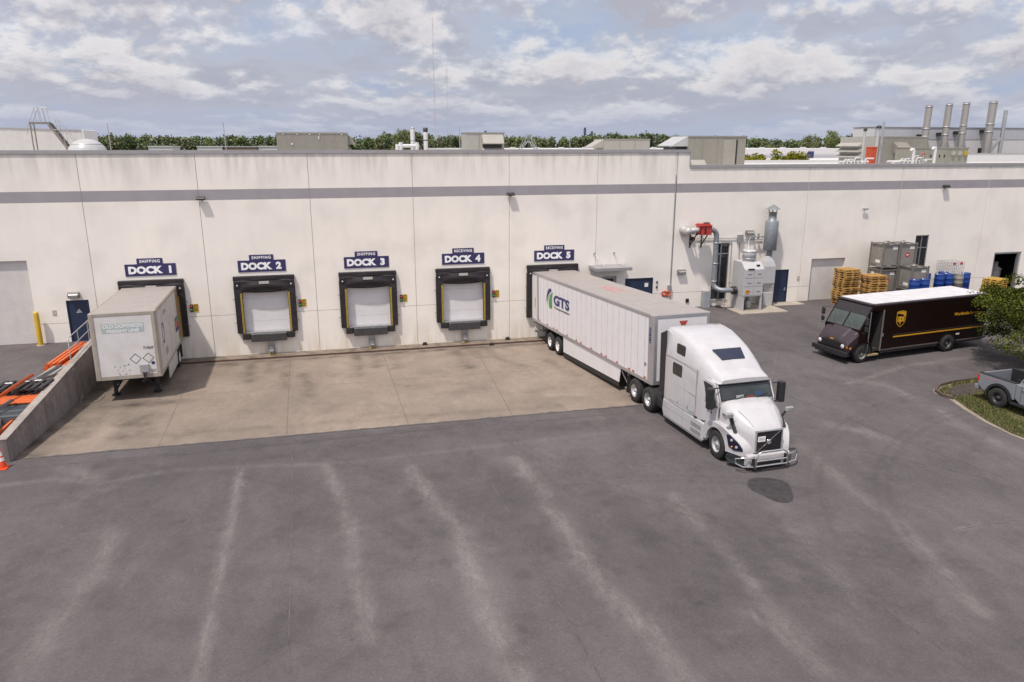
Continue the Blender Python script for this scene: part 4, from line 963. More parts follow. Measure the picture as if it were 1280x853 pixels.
# side skirt, landing gear, bogie
b = MB(); b.prism([(4.95, 1.19), (12.0, 1.19), (11.85, .52), (4.95, .36)], 'y', -1.26, -1.235); b.build('side_skirt', TRAILW, T5, bevel=.004)
b = MB(); b.prism([(4.95, 1.19), (12.0, 1.19), (11.85, .52), (4.95, .36)], 'y', 1.235, 1.26); b.build('side_skirt', TRAILW, T5, bevel=.004)
b = MB(); b.prism([(4.96, .355), (11.84, .515), (11.84, .30), (4.96, .10)], 'y', -1.258, -1.237); b.build('skirt_band', BLACK, T5)  # black band along the lower edge of the skirt
for sg in (-1, 1):
    b = MB(); b.box(12.1, 12.24, sg*.9-.07, sg*.9+.07, .32, 1.2); b.box(12.02, 12.32, sg*.9-.15, sg*.9+.15, .28, .33)
    b.bar((12.17, sg*.9, .5), (12.9, sg*.9, 1.15), .06); b.bar((12.17, sg*.95, .45), (11.9, sg*1.2, 1.15), .05); b.build('landing_leg', STEEL, T5)
b = MB(); b.box(1.7, 5.0, -.5, .5, .78, 1.02); b.cyl((2.9, -1.1, .52), (2.9, 1.1, .52), .07); b.cyl((4.12, -1.1, .52), (4.12, 1.1, .52), .07); b.build('bogie', BLACK, T5)
for x in (2.9, 4.12):
    for sg in (-1, 1): wheel(T5, x, sg*.99, .50, .58, sg, RIMW)
for sg in (-1, 1):
    b = MB(); b.box(.12, .22, sg*.75-.05, sg*.75+.05, .55, 1.1); b.build('bumper_upright', ALU, T5)
b = MB(); b.box(.06, .16, -1.2, 1.2, .48, .60); b.tube([(.4, -1.26, 1.1), (.4, -1.28, .78), (1.6, -1.28, .74), (1.6, -1.26, 1.1)], .02); b.build('rear_bumper', ALU, T5)
for x in (2.15, 4.95):
    for sg in (-1, 1):
        b = MB(); b.box(x, x+.02, sg*.72, sg*1.28, .22, 1.0); b.build('mud_flap', RUBBER, T5)
# GTS lettering and swoosh
LM = lambda x, z: SIDE_R(x, -1.2935, z)
text('lettering', 'GTS', .6, INK, T5, LM(4.72, 2.96), bold=.028, width=2.35, height=.56)
text('small_lettering', 'Transportation', .2, INKD, T5, LM(4.75, 2.53), bold=.004, width=2.3, height=.15)
def swoosh(name, P, m):
    b = MB(); n = len(P)
    for (a, c), (e, f) in zip(P, P[1:]):
        b.face([(a[0], -1.2945, a[1]), (c[0], -1.2945, c[1]), (f[0], -1.2945, f[1]), (e[0], -1.2945, e[1])])
    return b.build(name, m, T5, fix=False)
swoosh('blue_leaf', [((2.42, 2.72), (2.50, 2.70)), ((2.44, 3.0), (2.62, 2.98)), ((2.56, 3.25), (2.82, 3.18)), ((2.78, 3.44), (3.08, 3.30)), ((3.02, 3.50), (3.22, 3.38)), ((3.18, 3.46), (3.26, 3.40))], INK)
swoosh('green_leaf', [((2.92, 2.38), (3.26, 2.40)), ((2.82, 2.50), (3.33, 2.50)), ((2.80, 2.66), (3.31, 2.66)), ((2.86, 2.88), (3.28, 2.86)), ((3.02, 3.10), (3.33, 3.08)), ((3.20, 3.24), (3.38, 3.22)), ((3.36, 3.32), (3.42, 3.32))], GREEN)
swoosh('thin_leaf', [((2.53, 2.5), (2.58, 2.5)), ((2.60, 2.8), (2.70, 2.8)), ((2.78, 3.06), (2.88, 3.04)), ((3.0, 3.22), (3.06, 3.20))], GREYF)
# corner post lettering (reads downwards), front logo, roof lettering
text('post_lettering', 'WABASH', .2, INK, T5, basis((L-.23, -1.3085, 3.24), (0, 0, -1), (1, 0, 0)), bold=.012, width=.66, height=.17)
text('unit_number', '53', .12, INKD, T5, LM(14.35, 1.95), bold=.004, width=.16)
b = MB(); b.prism([(-.16, .0), (.16, .0), (.10, -.13), (-.10, -.13)], 'x', L-.034, L-.028, fn=lambda p: p+Vector((0, .05, 3.72))); b.box(L-.034, L-.026, -.13, .23, 3.73, 3.77); b.build('front_badge', RED, T5)
RT = lambda x, y: basis((x, y, ZT+.0085), (-1, 0, 0), (0, -1, 0))
text('roof_lettering', 'GTS', .9, GREYF, T5, RT(5.9, -.15), bold=.02, width=2.0, height=1.0)
text('roof_number', '537009', .8, REDF, T5, RT(7.9, .2), bold=.015, width=2.0, height=.8)

# ------------------------------------------------------------------ tractor
K = thing('semi_truck', 'white long-nose sleeper truck coupled to the GTS trailer', 'truck', (13.60, -20.16, .855), rot=(0, -.013, -pi/2+.045))
def sect(x, hw, zb, zt, r, n=7, tw=None):
    """one cross-section: flat sides, rounded roof edges; tw = half width at the roof"""
    tw = tw or hw*.93; P = [(x, -hw, zb)]
    P.append((x, -hw, zb+(zt-r-zb)*.6)); P.append((x, -(hw*.4+tw*.6), zt-r))
    for k in range(1, n):
        a = pi/2*k/n; P.append((x, -(tw-r+r*cos(a)), zt-r+r*sin(a)))
    P.append((x, -(tw-r)*.6, zt+.015)); P.append((x, 0, zt+.03))
    Q = [(p[0], -p[1], p[2]) for p in reversed(P[:-1])]
    return [Vector(p) for p in P+Q]
ST = [(-3.80, 1.17, 1.0, 3.78, .10), (-3.70, 1.20, 1.0, 3.81, .14), (-3.3, 1.215, 1.0, 3.81, .22), (-2.8, 1.22, 1.0, 3.77, .28), (-2.3, 1.22, 1.0, 3.64, .34), (-1.8, 1.21, 1.0, 3.47, .36), (-1.35, 1.18, 1.0, 3.27, .38), (-1.0, 1.14, 1.0, 3.08, .36), (-.72, 1.09, 1.0, 2.90, .32)]
b = MB(); b.loft([sect(*s) for s in ST], 0, True); b.build('cab_body', WHITE, K, sharp=35)
# brow over the windscreen and the cab front below it
ST2 = [(-.722, 1.088, 2.5, 2.898, .30), (-.5, 1.05, 2.52, 2.80, .24), (-.34, 1.02, 2.53, 2.73, .16), (-.27, .99, 2.54, 2.67, .10)]
b = MB(); b.loft([sect(*s) for s in ST2], 0, True, cap0=False); b.build('brow', WHITE, K, sharp=35)
b = MB(); b.prism([(-.9, 1.0), (-.9, 2.53), (-.40, 2.53), (-.10, 2.0), (-.10, 1.0)], 'y', -1.03, 1.03); b.build('cab_front', WHITE, K, bevel=.04, seg=3)
# windscreen in a black frame, raked
Wn = Vector((.53, 0, .30)).normalized()
def screen(y0, y1, t0, t1, off, th, m, name, par):
    a = Vector((-.10, 0, 2.0)); c = Vector((-.40, 0, 2.53)); d = c-a
    q = MB(); vs = []
    for o_ in (off, off+th):
        for y, t in ((y0, t0), (y1, t0), (y1*.965, t1), (y0*.965, t1)): vs.append(a+d*t+Vector((0, y, 0))+Wn*o_)
    q.mesh(vs, [(0,1,2,3),(7,6,5,4),(0,4,5,1),(1,5,6,2),(2,6,7,3),(3,7,4,0)]); return q.build(name, m, par, bevel=.012)
sf = screen(-1.02, 1.02, -.02, 1.02, .001, .012, BLACK, 'windscreen_frame', K)
screen(-.97, .97, .04, .98, .014, .006, mat('screen_reflection_glass', (.035,.042,.043), .07, var=.4, scale=1.4), 'windscreen', K)  # glass colour carries a painted grey-green reflection
for nm, y0, y1, t0, t1, m in (('paper', -.42, -.12, .08, .24, (.25,.27,.27)), ('red_folder', -.02, .26, .06, .15, (.22,.02,.015)), ('blue_cloth', .38, .62, .18, .36, (.02,.05,.14))):
    screen(y0, y1, t0, t1, .0205, .002, mat('dash_'+nm, m, .4), nm, K)
for y in (-.5, .35):
    b = MB(); b.bar((-.06, y, 2.03), (-.14, y+.5, 2.12), .015); b.build('wiper', BLACK, K)
# sun visor strip and marker lights
b = MB(); b.box(-.36, -.255, -.98, .98, 2.515, 2.545); b.build('visor_edge', BLACK, K)
# skylight window in the sloped roof
def roofz(x):
    for s0, s1 in zip(ST, ST[1:]):
        if s0[0] <= x <= s1[0]: return s0[3]+(s1[3]-s0[3])*(x-s0[0])/(s1[0]-s0[0])
b = MB(); vs = []
for dz in (.01, .045):
    for x, hw in ((-1.56, .58), (-1.06, .46)):
        for sg in (-1, 1): vs.append((x, sg*hw, roofz(x)+.02+dz))
b.mesh(vs, [(0,1,3,2), (4,6,7,5), (0,4,5,1), (1,5,7,3), (3,7,6,2), (2,6,4,0)]); b.build('skylight', NAVYG, K, bevel=.015)
# side windows and doors, both sides
def sidepanel(name, P, y, th, m, sg, par, bevel=.02):
    q = MB(); q.prism(P, 'y', sg*y, sg*(y+th)); return q.build(name, m, par, bevel=bevel)
RR = lambda x0, x1, z0, z1, sl=0: [(x0+.04, z0), (x1-.04, z0), (x1, z0+.05), (x1-sl, z1-.06), (x1-sl-.05, z1), (x0+.05, z1), (x0, z1-.06), (x0, z0+.05)]
for sg in (-1, 1):
    sidepanel('upper_sleeper_window', RR(-2.95, -2.33, 2.98, 3.38), 1.165, .03, GLASS, sg, K)
    sidepanel('lower_sleeper_window', RR(-3.13, -2.43, 2.16, 2.62), 1.20, .03, GLASS, sg, K)
    dd = sidepanel('door', [(-1.35, 1.05), (-.14, 1.05), (-.12, 1.95), (-.42, 2.52), (-1.35, 2.56)], 1.055, .055, WHITE, sg, K, .015)
    sidepanel('side_window', [(-1.25, 1.75), (-.26, 1.72), (-.26, 1.85), (-.52, 2.44), (-1.25, 2.46)], 1.113, .012, GLASS, sg, dd, .01)
    sidepanel('handle', RR(-1.28, -1.08, 1.48, 1.60), 1.113, .03, BLACK, sg, dd, .005)
    # seams of the sleeper and the locker door
    b = MB(); b.box(-3.72, -1.36, sg*1.214, sg*1.224, 2.755, 2.77); b.box(-2.2, -2.19, sg*1.213, sg*1.223, 1.02, 2.0); b.box(-2.95, -1.4, sg*1.213, sg*1.2225, 1.79, 1.80); b.box(-1.42, -1.405, sg*1.18, sg*1.222, 1.02, 2.75); b.build('panel_seam', mat('seam_grey', (.33,.32,.32), .6), K)
    # fairing over the fuel tank with steps
    b = MB(); b.prism([(-3.80, .98), (-.80, .98), (-.80, .32), (-3.72, .30), (-3.86, .5)], 'y', sg*.95, sg*1.21); b.build('tank_fairing', WHITE, K, bevel=.05, seg=3)
    b = MB(); b.box(-3.75, -1.9, sg*1.211, sg*1.217, .70, .712); b.box(-2.25, -2.24, sg*1.211, sg*1.217, .34, .95); b.build('fairing_seam', mat('seam_grey2', (.33,.32,.32), .6), K)
    for z in (.42, .66):
        b = MB(); b.box(-1.65, -.95, sg*1.13, sg*1.222, z, z+.16); b.build('step', STEEL, K, bevel=.01)
    b = MB(); b.box(-3.8, -.1, sg*.92, sg*1.15, .98, 1.03); b.build('sill_gap', BLACK, K)
    b = MB(); b.box(-1.5, -1.3, sg*1.17, sg*1.215, .985, 1.05); b.build('tank_cap', BLACK, K, bevel=.01)
    # extender behind the sleeper
    b = MB(); b.prism([(-4.20, 1.15), (-4.26, 3.45), (-3.80, 3.66), (-3.80, 1.05)], 'y', sg*1.14, sg*1.18); b.build('side_extender', mat('dark_extender', (.02,.017,.026), .5), K, bevel=.01)
# lettering on the doors
text('door_lettering', 'GTS', .2, INKD, K, SIDE_R(-.62, -1.1135, 1.52), bold=.004, width=.34, height=.16)
text('hood_number', '8509', .12, INKD, K, SIDE_R(.22, -1.064, 1.62), bold=.003, width=.24, height=.09)
b = MB(); b.box(-2.0, -1.9, -1.226, -1.221, 1.15, 1.26); b.box(-2.72, -2.62, -1.226, -1.221, 1.10, 1.2); b.box(-3.3, -2.9, -1.226, -1.221, 1.08, 1.12); b.build('small_decal', GREYF, K)
b = MB(); b.box(-1.88, -1.62, -1.226, -1.221, 1.10, 1.16); b.build('green_decal', TEAL, K)
b = MB(); b.box(-1.56, -1.50, -1.226, -1.221, 1.11, 1.17); b.build('red_decal', REDF, K)
# hood
def hsec(x, a, bb, zt, zs, zb):
    P = [(x, -bb*.97, zb), (x, -bb, (zb+zs)/2), (x, -bb*.985, zs), (x, -(bb*.72+a*.28), zs+(zt-zs)*.62), (x, -a, zt-.02), (x, -a*.5, zt), (x, 0, zt+.015)]
    return [Vector(p) for p in P+[(p[0], -p[1], p[2]) for p in reversed(P[:-1])]]
HS = [(-.10, .80, 1.04, 2.02, 1.72, .9), (.15, .76, 1.03, 1.96, 1.66, .9), (.5, .66, .98, 1.84, 1.48, .9), (.85, .56, .84, 1.66, 1.28, .8), (1.08, .50, .66, 1.50, 1.15, .62), (1.20, .485, .56, 1.38, 1.05, .58), (1.24, .46, .52, 1.30, 1.0, .60)]
b = MB(); b.loft([hsec(*s) for s in HS], 0, True); hood = b.build('hood', WHITE, K, sharp=50)
# fenders with wheel arches, narrowing round the front corners
def fend(sg):
    arch = [(.60*cos(a), .50+.60*sin(a)) for a in [pi*k/14 for k in range(15)]]
    top = [(-.82, .46), (-.82, 1.04), (-.62, 1.14), (-.3, 1.26), (.1, 1.30), (.45, 1.26), (.75, 1.14), (.98, .98), (1.14, .80), (1.20, .62), (1.20, .46)]
    q = MB()
    yo = lambda x: 1.205-.62*max(0, x-.55)**1.35
    yi = lambda x: max(.5, .86-.55*max(0, x-.6))
    loop = top+[(x, z) for x, z in arch if True]
    A = [Vector((x, sg*yo(x), z)) for x, z in loop]; Bq = [Vector((x, sg*yi(x), z+.06)) for x, z in loop]
    nT = len(top)
    # outer skin as strips between top line and arch line
    def skin(V):
        TT = V[:nT]; AA = list(reversed(V[nT:]))
        m = len(AA)
        pts_t = []
        for k in range(m):
            t = k/(m-1)*(nT-1); i = min(int(t), nT-2); pts_t.append(TT[i].lerp(TT[i+1], t-i))
        for k in range(m-1): q.face([pts_t[k], AA[k], AA[k+1], pts_t[k+1]], 0, True)
        return pts_t, AA
    to, ao = skin(A); ti, ai = skin(Bq)
    for k in range(len(to)-1):
        q.face([to[k], to[k+1], ti[k+1], ti[k]], 0, True); q.face([ao[k], ao[k+1], ai[k+1], ai[k]], 0, True)
    q.build('fender', WHITE, K, bevel=.012, sharp=50)
    # headlight wrapped on the corner
    F = lambda x, z, o: Vector((x, sg*(yo(x)+o), z))
    Pz = [(.62, 1.10), (.74, 1.10), (1.0, .92), (1.15, .74), (1.16, .64), (.9, .62), (.72, .72)]
    q = MB(); q.mesh([F(x, z, .012) for x, z in Pz]+[F(x, z, -.05) for x, z in Pz], [tuple(range(7)), tuple(range(13, 6, -1))]+[(i, i+7, (i+1) % 7+7, (i+1) % 7) for i in range(7)])
    hl = q.build('headlight', LAMPB, K, bevel=.008)
    for x, z, m in ((.82, .96, SKYB), (.98, .76, SKYB), (.84, .74, AMBER)):
        q = MB(); c = F(x, z, .014); q.cyl(c, c+Vector((.012, sg*.014, .004)), .045 if m is SKYB else .028, n=12); q.build('lens', m, hl)
    # lower bumper corner in dark plastic
    bp = [(.66, .44), (.62, .30), (.75, .12), (1.28, .12), (1.34, .44)]
    q = MB(); q.mesh([Vector((x, sg*(yo(min(x, 1.22))+.01-(.18 if x > 1.25 else 0)), z)) for x, z in bp]+[Vector((x, sg*.5, z)) for x, z in bp], [tuple(range(5)), tuple(range(9, 4, -1))]+[(i, i+5, (i+1) % 5+5, (i+1) % 5) for i in range(5)])
    q.build('bumper_corner', mat('dark_bumper', (.022,.028,.03), .45), K, bevel=.02)
    # dark air slot beside the hood
    q = MB(); q.prism([(.34, 1.60), (.52, 1.56), (.80, 1.20), (.72, 1.14)], 'y', sg*.90, sg*.99); q.build('air_slot', BLACK, K, bevel=.01)
    # hood mirror
    q = MB(); q.tube([(.55, sg*.92, 1.42), (.60, sg*1.02, 1.66), (.66, sg*1.12, 1.74)], .028); q.bar((.5, sg*.9, 1.3), (.62, sg*1.04, 1.68), .10, .05); st = q.build('hood_mirror', BLACK, K)
    q = MB(); q.box(.58, .72, sg*1.02, sg*1.30, 1.68, 1.84); q.build('mirror_head', STEEL, st, bevel=.03)
    # door mirror: tall head on two arms
    q = MB(); q.tube([(-.22, sg*1.06, 2.44), (-.16, sg*1.34, 2.46)], .025); q.tube([(-.16, sg*1.08, 1.80), (-.12, sg*1.36, 1.78)], .03); dm = q.build('door_mirror', BLACK, K)
    q = MB(); q.box(-.30, -.06, sg*1.28, sg*1.50, 1.74, 2.48); q.build('mirror_head', BLACK, dm, bevel=.04)
    # mirror glass faces the rear
    q = MB(); q.box(-.306, -.302, sg*1.31, sg*1.47, 1.82, 2.42); q.build('mirror_glass', GLASS, dm)
for sg in (-1, 1): fend(sg)
for sg in (-1, 1):
    b = MB(); b.tube([(-.105, sg*.99, 1.05), (-.105, sg*1.045, 1.5), (-.105, sg*1.04, 1.74), (-.11, sg*.86, 1.93), (-.11, sg*.5, 2.035)], .012, 6); b.build('hood_gap', BLACK, K)
    b = MB(); b.tube([(-1.36, sg*1.115, 1.06), (-1.36, sg*1.118, 2.53)], .011, 6); b.tube([(-1.36, sg*1.116, 1.055), (-.14, sg*1.114, 1.055)], .011, 6); b.build('door_gap', BLACK, K)
    b = MB(); b.tube([(.48, sg*.70, 1.83), (.86, sg*.585, 1.63), (1.10, sg*.51, 1.46)], .008, 6); b.build('hood_crease', mat('crease_grey', (.30,.29,.30), .5), K)
    b = MB(); b.box(-3.70, -.85, sg*1.19, sg*1.216, .28, .36); b.build('lower_sill', STEEL, K)
# grille with diagonal bar
b = MB(); b.box(1.20, 1.262, -.50, .50, .60, 1.34); g = b.build('grille', mat('grille_black', (.012,.01,.012), .5), K, bevel=.01)
b = MB()
for i in range(9): b.box(1.262, 1.272, -.46, .46, .65+.075*i, .675+.075*i)
b.build('grille_bar', BLACK, g)
b = MB()
for y in (-.50, .47): b.box(1.225, 1.285, y, y+.03, .60, 1.34)
b.box(1.225, 1.285, -.47, .47, 1.315, 1.34); b.box(1.225, 1.285, -.47, .47, .60, .625); b.build('grille_frame', STEEL, g)
b = MB(); b.bar((1.285, -.44, .64), (1.285, .40, 1.30), .045, .012, up=(1,0,0)); b.build('diagonal_bar', CHROME, g)
b = MB(); b.lathe([(0, .03), (.085, .03), (.09, .0), (0, 0)], (1.285, -.02, .965), 'x', 20); b.build('emblem', CHROME, g)
b = MB(); b.box(1.275, 1.285, -.43, -.15, .98, 1.16); pl_ = b.build('number_plate', LABELW, g)
text('plate_lettering', '7524', .1, GREYF, pl_, FRONTB(1.286, -.29, 1.07), bold=.003, width=.2, height=.08)
# bumper and bull bar
b = MB(); b.box(1.10, 1.36, -.80, .80, .14, .56); b.build('bumper', WHITE, K, bevel=.05, seg=3)
b = MB(); b.box(1.355, 1.365, -.45, .45, .2, .36); b.build('bumper_intake', BLACK, K)
b = MB()
b.tube([(1.48, -.60, .16), (1.50, -.60, .50), (1.50, -.54, .64), (1.50, -.40, .72), (1.50, .40, .72), (1.50, .54, .64), (1.50, .60, .50), (1.48, .60, .16)], .035, 10)
for z in (.22, .40): b.tube([(1.49, -.62, z), (1.49, .62, z)], .03, 10)
bb = b.build('bull_bar', CHROME, K)
for sg in (-1, 1):
    b = MB(); b.tube([(1.46, sg*.62, .20), (1.38, sg*1.0, .22), (1.22, sg*1.17, .30), (1.20, sg*1.18, .46), (1.36, sg*1.02, .52), (1.48, sg*.62, .52)], .026, 8); b.build('corner_loop', CHROME, bb)
    b = MB(); b.box(1.34, 1.50, sg*.56, sg*.66, .14, .52); b.build('mount', BRONZE, bb, bevel=.01)
# chassis, fifth wheel, wheels, flaps
b = MB(); b.box(-7.0, .9, -.45, -.33, .55, .82); b.box(-7.0, .9, .33, .45, .55, .82)
for x in (-6.9, -5.7, -4.3, -3.0, -1.0): b.box(x, x+.15, -.33, .33, .58, .8)
b.cyl((-6.3, -.9, .5), (-6.3, .9, .5), .09); b.cyl((-5.05, -.9, .5), (-5.05, .9, .5), .09); b.cyl((0, -.9, .5), (0, .9, .5), .07); b.build('chassis', BLACK, K)
b = MB(); b.lathe([(0, .84), (.5, .84), (.5, .96), (.0, .98)], (-5.7, 0, 0), n=24); b.build('fifth_wheel', BLACK, K)
b = MB(); b.box(-4.6, -3.9, -1.1, -.55, .42, .78); b.build('battery_box', BLACK, K, bevel=.03)
b = MB(); b.cyl((-4.5, -.85, 1.0), (-3.9, -.85, 1.0), .12); b.cyl((-4.5, .85, 1.0), (-3.9, .85, 1.0), .12); b.build('air_tank', STEEL, K)
for x in (-6.30, -5.05):
    for sg in (-1, 1): wheel(K, x, sg*.93, .50, .60, sg, RIMM)
for sg in (-1, 1): wheel(K, 0, sg*1.03, .50, .29, sg, RIMM, steer=-.05)
for sg in (-1, 1):
    b = MB(); b.box(-7.02, -7.0, sg*.62, sg*1.22, .2, .95); b.build('mud_flap', RUBBER, K)
b = MB(); b.cyl((-.2, 1.0, 2.6), (-.1, 1.05, 3.6), .004, n=5); b.build('antenna', STEEL, K)

# ------------------------------------------------------------------ short trailer at dock 1
h = .059; R0 = Vector((-10.502, -.4, 0)); n2 = Vector((cos(h), sin(h), 0)); c0 = R0+n2*1.3
T1 = thing('box_trailer', 'short worn white box trailer with faded OLD DOMINION lettering at dock 1', 'semi trailer', (c0.x, c0.y, .14), rot=(0, -.029, -pi/2+h))
L1 = 7.44
trailer_box(T1, L1, 1.10, 4.02, PUPSIDE, PUPW, ROOFT, PUPRIM, PUPRIM, .61)
FB = lambda y, z, o=.03: FRONTB(L1-o, y, z)
b = MB(); b.box(L1-.034, L1-.030, -.86, .80, 3.15, 3.57); b.build('faded_logo', mat('washed_teal', (.37,.43,.42), .6, var=.10, scale=7, dirt=(.5,.53,.52), dirtamt=.45, dscale=5), T1)
pale = mat('washed_letter', (.70,.70,.69), .6, var=.05)
text('lettering', 'OLD DOMINION', .2, pale, T1, FB(-.03, 3.455, .0285), bold=.006, width=1.54, height=.18, ex=.0005)
text('lettering', 'FREIGHT LINE', .2, pale, T1, FB(-.03, 3.235, .0285), bold=.006, width=1.25, height=.14, ex=.0005)
text('unit_number', '714569', .15, INKD, T1, FB(.87, 2.43), bold=.002, width=.40, height=.13)
for y in (.32, .83):
    b = MB(); s_ = .235
    for k in range(4):
        a = pi/2*k; c_ = pi/2*(k+1)
        p, q = (y+s_*cos(a), 1.97+s_*sin(a)), (y+s_*cos(c_), 1.97+s_*sin(c_)); p2, q2 = (y+(s_-.035)*cos(a), 1.97+(s_-.035)*sin(a)), (y+(s_-.035)*cos(c_), 1.97+(s_-.035)*sin(c_))
        b.face([(L1-.032, *p), (L1-.032, *q), (L1-.032, *q2), (L1-.032, *p2)])
    b.build('placard_holder', BRONZE, T1, fix=False)
b = MB(); b.cyl((L1-.035, .99, 1.74), (L1-.028, .99, 1.74), .075, n=16); b.build('round_sticker', INK, T1)
b = MB(); b.box(L1-.03, L1+.10, .46, .82, 1.36, 1.72); b.build('connector_box', STEEL, T1, bevel=.02)
b = MB(); b.tube([(L1+.05, .6, 1.37), (L1+.08, .62, 1.2), (L1+.05, .62, 1.02)], .035); b.tube([(L1+.05, .7, 1.37), (L1+.09, .70, 1.2)], .02); b.build('air_hose', BRONZE, T1)
b = MB(); b.box(L1-.034, L1-.029, .88, 1.08, 1.34, 1.46); b.build('data_plate', GREYF, T1)
b = MB(); random.seed(3)
for i in range(26):
    y = random.uniform(-.55, .1); z = random.uniform(1.28, 1.75); a = random.uniform(0, pi); l = random.uniform(.015, .06)
    b.bar((L1-.032, y-l*cos(a), z-l*sin(a)), (L1-.032, y+l*cos(a), z+l*sin(a)), .012, .004, up=(1, 0, 0))
b.build('scuff', mat('scuff_dark', (.12,.11,.10), .8), T1)
# faded marks and placards on its right-hand side
SL_ = lambda x, z: SIDE_L(x, 1.2935, z)
b = MB(); P = [(5.8+.36*cos(a), 2.72+.48*sin(a)) for a in [2*pi*k/24 for k in range(25)]]; P2 = [(5.8+.27*cos(a), 2.72+.38*sin(a)) for a in [2*pi*k/24 for k in range(25)]]
for i in range(24): b.face([(P[i][0], 1.2945, P[i][1]), (P[i+1][0], 1.2945, P[i+1][1]), (P2[i+1][0], 1.2945, P2[i+1][1]), (P2[i][0], 1.2945, P2[i][1])])
b.build('round_mark', INK, T1, fix=False)
for z, m in ((2.52, mat('teal_placard', (.05,.19,.15), .6, var=.3)), (2.27, mat('red_placard', (.42,.06,.08), .6, var=.3)), (2.02, mat('navy_placard', (.03,.03,.14), .6, var=.3))):
    b = MB(); b.box(.25, 1.95, 1.291, 1.2965, z-.11, z+.11); b.build('placard', m, T1)
text('side_lettering', 'OD', .3, GREYF, T1, SL_(4.9, 3.55), bold=.004, width=.8, height=.22)
b = MB(); b.box(4.9, 5.6, 1.291, 1.2955, 1.62, 1.95); b.build('faded_notice', GREYF, T1)
b = MB(); b.box(.05, .9, 1.2915, 1.2975, 1.3, 3.9); b.build('dirty_edge', mat('rusty_edge', (.26,.17,.08), .7, var=.3, scale=6), T1)
b = MB(); b.box(1.95, 4.9, 1.2, 1.24, .35, 1.09); b.build('side_guard', PUPSIDE, T1)
for x in (1.25,):
    for sg in (-1, 1): wheel(T1, x, sg*.97, .50, .56, sg, RIMW)
b = MB(); b.box(.6, 2.2, -.5, .5, .74, .98); b.cyl((1.25, -1.0, .5), (1.25, 1.0, .5), .07); b.build('bogie', BLACK, T1)
for sg in (-1, 1):
    b = MB(); b.box(6.1, 6.24, sg*.86-.07, sg*.86+.07, .12, 1.1); b.box(6.0, 6.34, sg*.86-.16, sg*.86+.16, .10, .15); b.bar((6.17, sg*.8, .4), (6.8, sg*.4, .98), .06); b.build('landing_leg', BLACK, T1)
for sg in (-1, 1):
    b = MB(); b.box(.25, .27, sg*.7, sg*1.26, .25, .95); b.build('mud_flap', RUBBER, T1)
# ------------------------------------------------------------------ brown delivery truck
V = thing('delivery_truck', 'dark brown delivery step van with white roof and gold shield on its side', 'delivery truck', (24.15, -11.44, 1.225), rot=(0, .0, pi+.130))
BH, BX = 2.80, -8.05
b = MB(); b.box(BX, -1.05, -1.10, 1.10, .50, BH-.06); b.prism([(-1.05, .50), (.28, .50), (.28, 1.56), (-.44, BH-.06), (-1.05, BH-.06)], 'y', -1.10, -1.05)
b.prism([(-1.05, 2.50), (-1.05, BH-.06), (-.44, BH-.06), (-.30, 2.50)], 'y', -1.05, 1.10)
b.prism([(-.28, .50), (-.28, 2.5), (-.26, 2.5), (.27, 1.56), (.27, .5)], 'y', 1.05, 1.10)
b.build('cargo_body', BROWN, V, bevel=.015)
b = MB()
for sg in (-1, 1): b.cyl((BX, sg*1.04, BH-.06), (-.42, sg*1.04, BH-.06), .075, n=12)
b.cyl((-.42, -1.04, BH-.06), (-.42, 1.04, BH-.06), .075, n=12); b.cyl((BX, -1.04, BH-.06), (BX, 1.04, BH-.06), .075, n=12); b.build('roof_rim', BROWNL, V)
b = MB(); n = 7
for i in range(n):
    x0 = BX+.06+(7.52)*i/n; x1 = BX+.06+7.52*(i+1)/n; b.box(x0+.006, x1-.006, -1.03, 1.03, BH-.05, BH+.025)
b.build('roof', mat('white_translucent_roof', (.55,.54,.555), .5, var=.08, dirt=(.38,.37,.37), dirtamt=.5), V)
# windscreen: two panes in a raked brown frame, tinted band above
d = Vector((-.565, 0, .95)).normalized(); nn = Vector((d.z, 0, -d.x)); a0 = Vector((.28, 0, 1.56))
def pane(y0, y1, t0, t1, o0, o1, m, name, par, bevel=0):
    q = MB(); vs = [a0+d*t+nn*o+Vector((0, y, 0)) for o in (o0, o1) for y, t in ((y0, t0), (y1, t0), (y1, t1), (y0, t1))]
    q.mesh(vs, [(0,1,2,3),(7,6,5,4),(0,4,5,1),(1,5,6,2),(2,6,7,3),(3,7,4,0)]); return q.build(name, m, par, bevel=bevel)
pane(-1.1, 1.1, 0, 1.32, -.05, 0, BROWN, 'windscreen_frame', V)
UG = mat('pale_reflection_glass', (.055,.07,.062), .07, var=.3, scale=1.5)  # pale greenish reflection is put into the glass colour
for y0, y1 in ((-1.02, -.04), (.04, 1.02)): pane(y0, y1, .06, .80, .002, .012, UG, 'windscreen', V, .004)
pane(-1.02, 1.02, .82, 1.27, .002, .010, mat('tinted_band', (.022,.017,.018), .15), 'header_panel', V)
for y in (-.5, .45):
    q = MB(); c = a0+nn*.02+d*.05; e = a0+nn*.02+d*.42; q.bar((c.x, y, c.z), (e.x, y-.3, e.z), .02); q.build('wiper', BLACK, V)
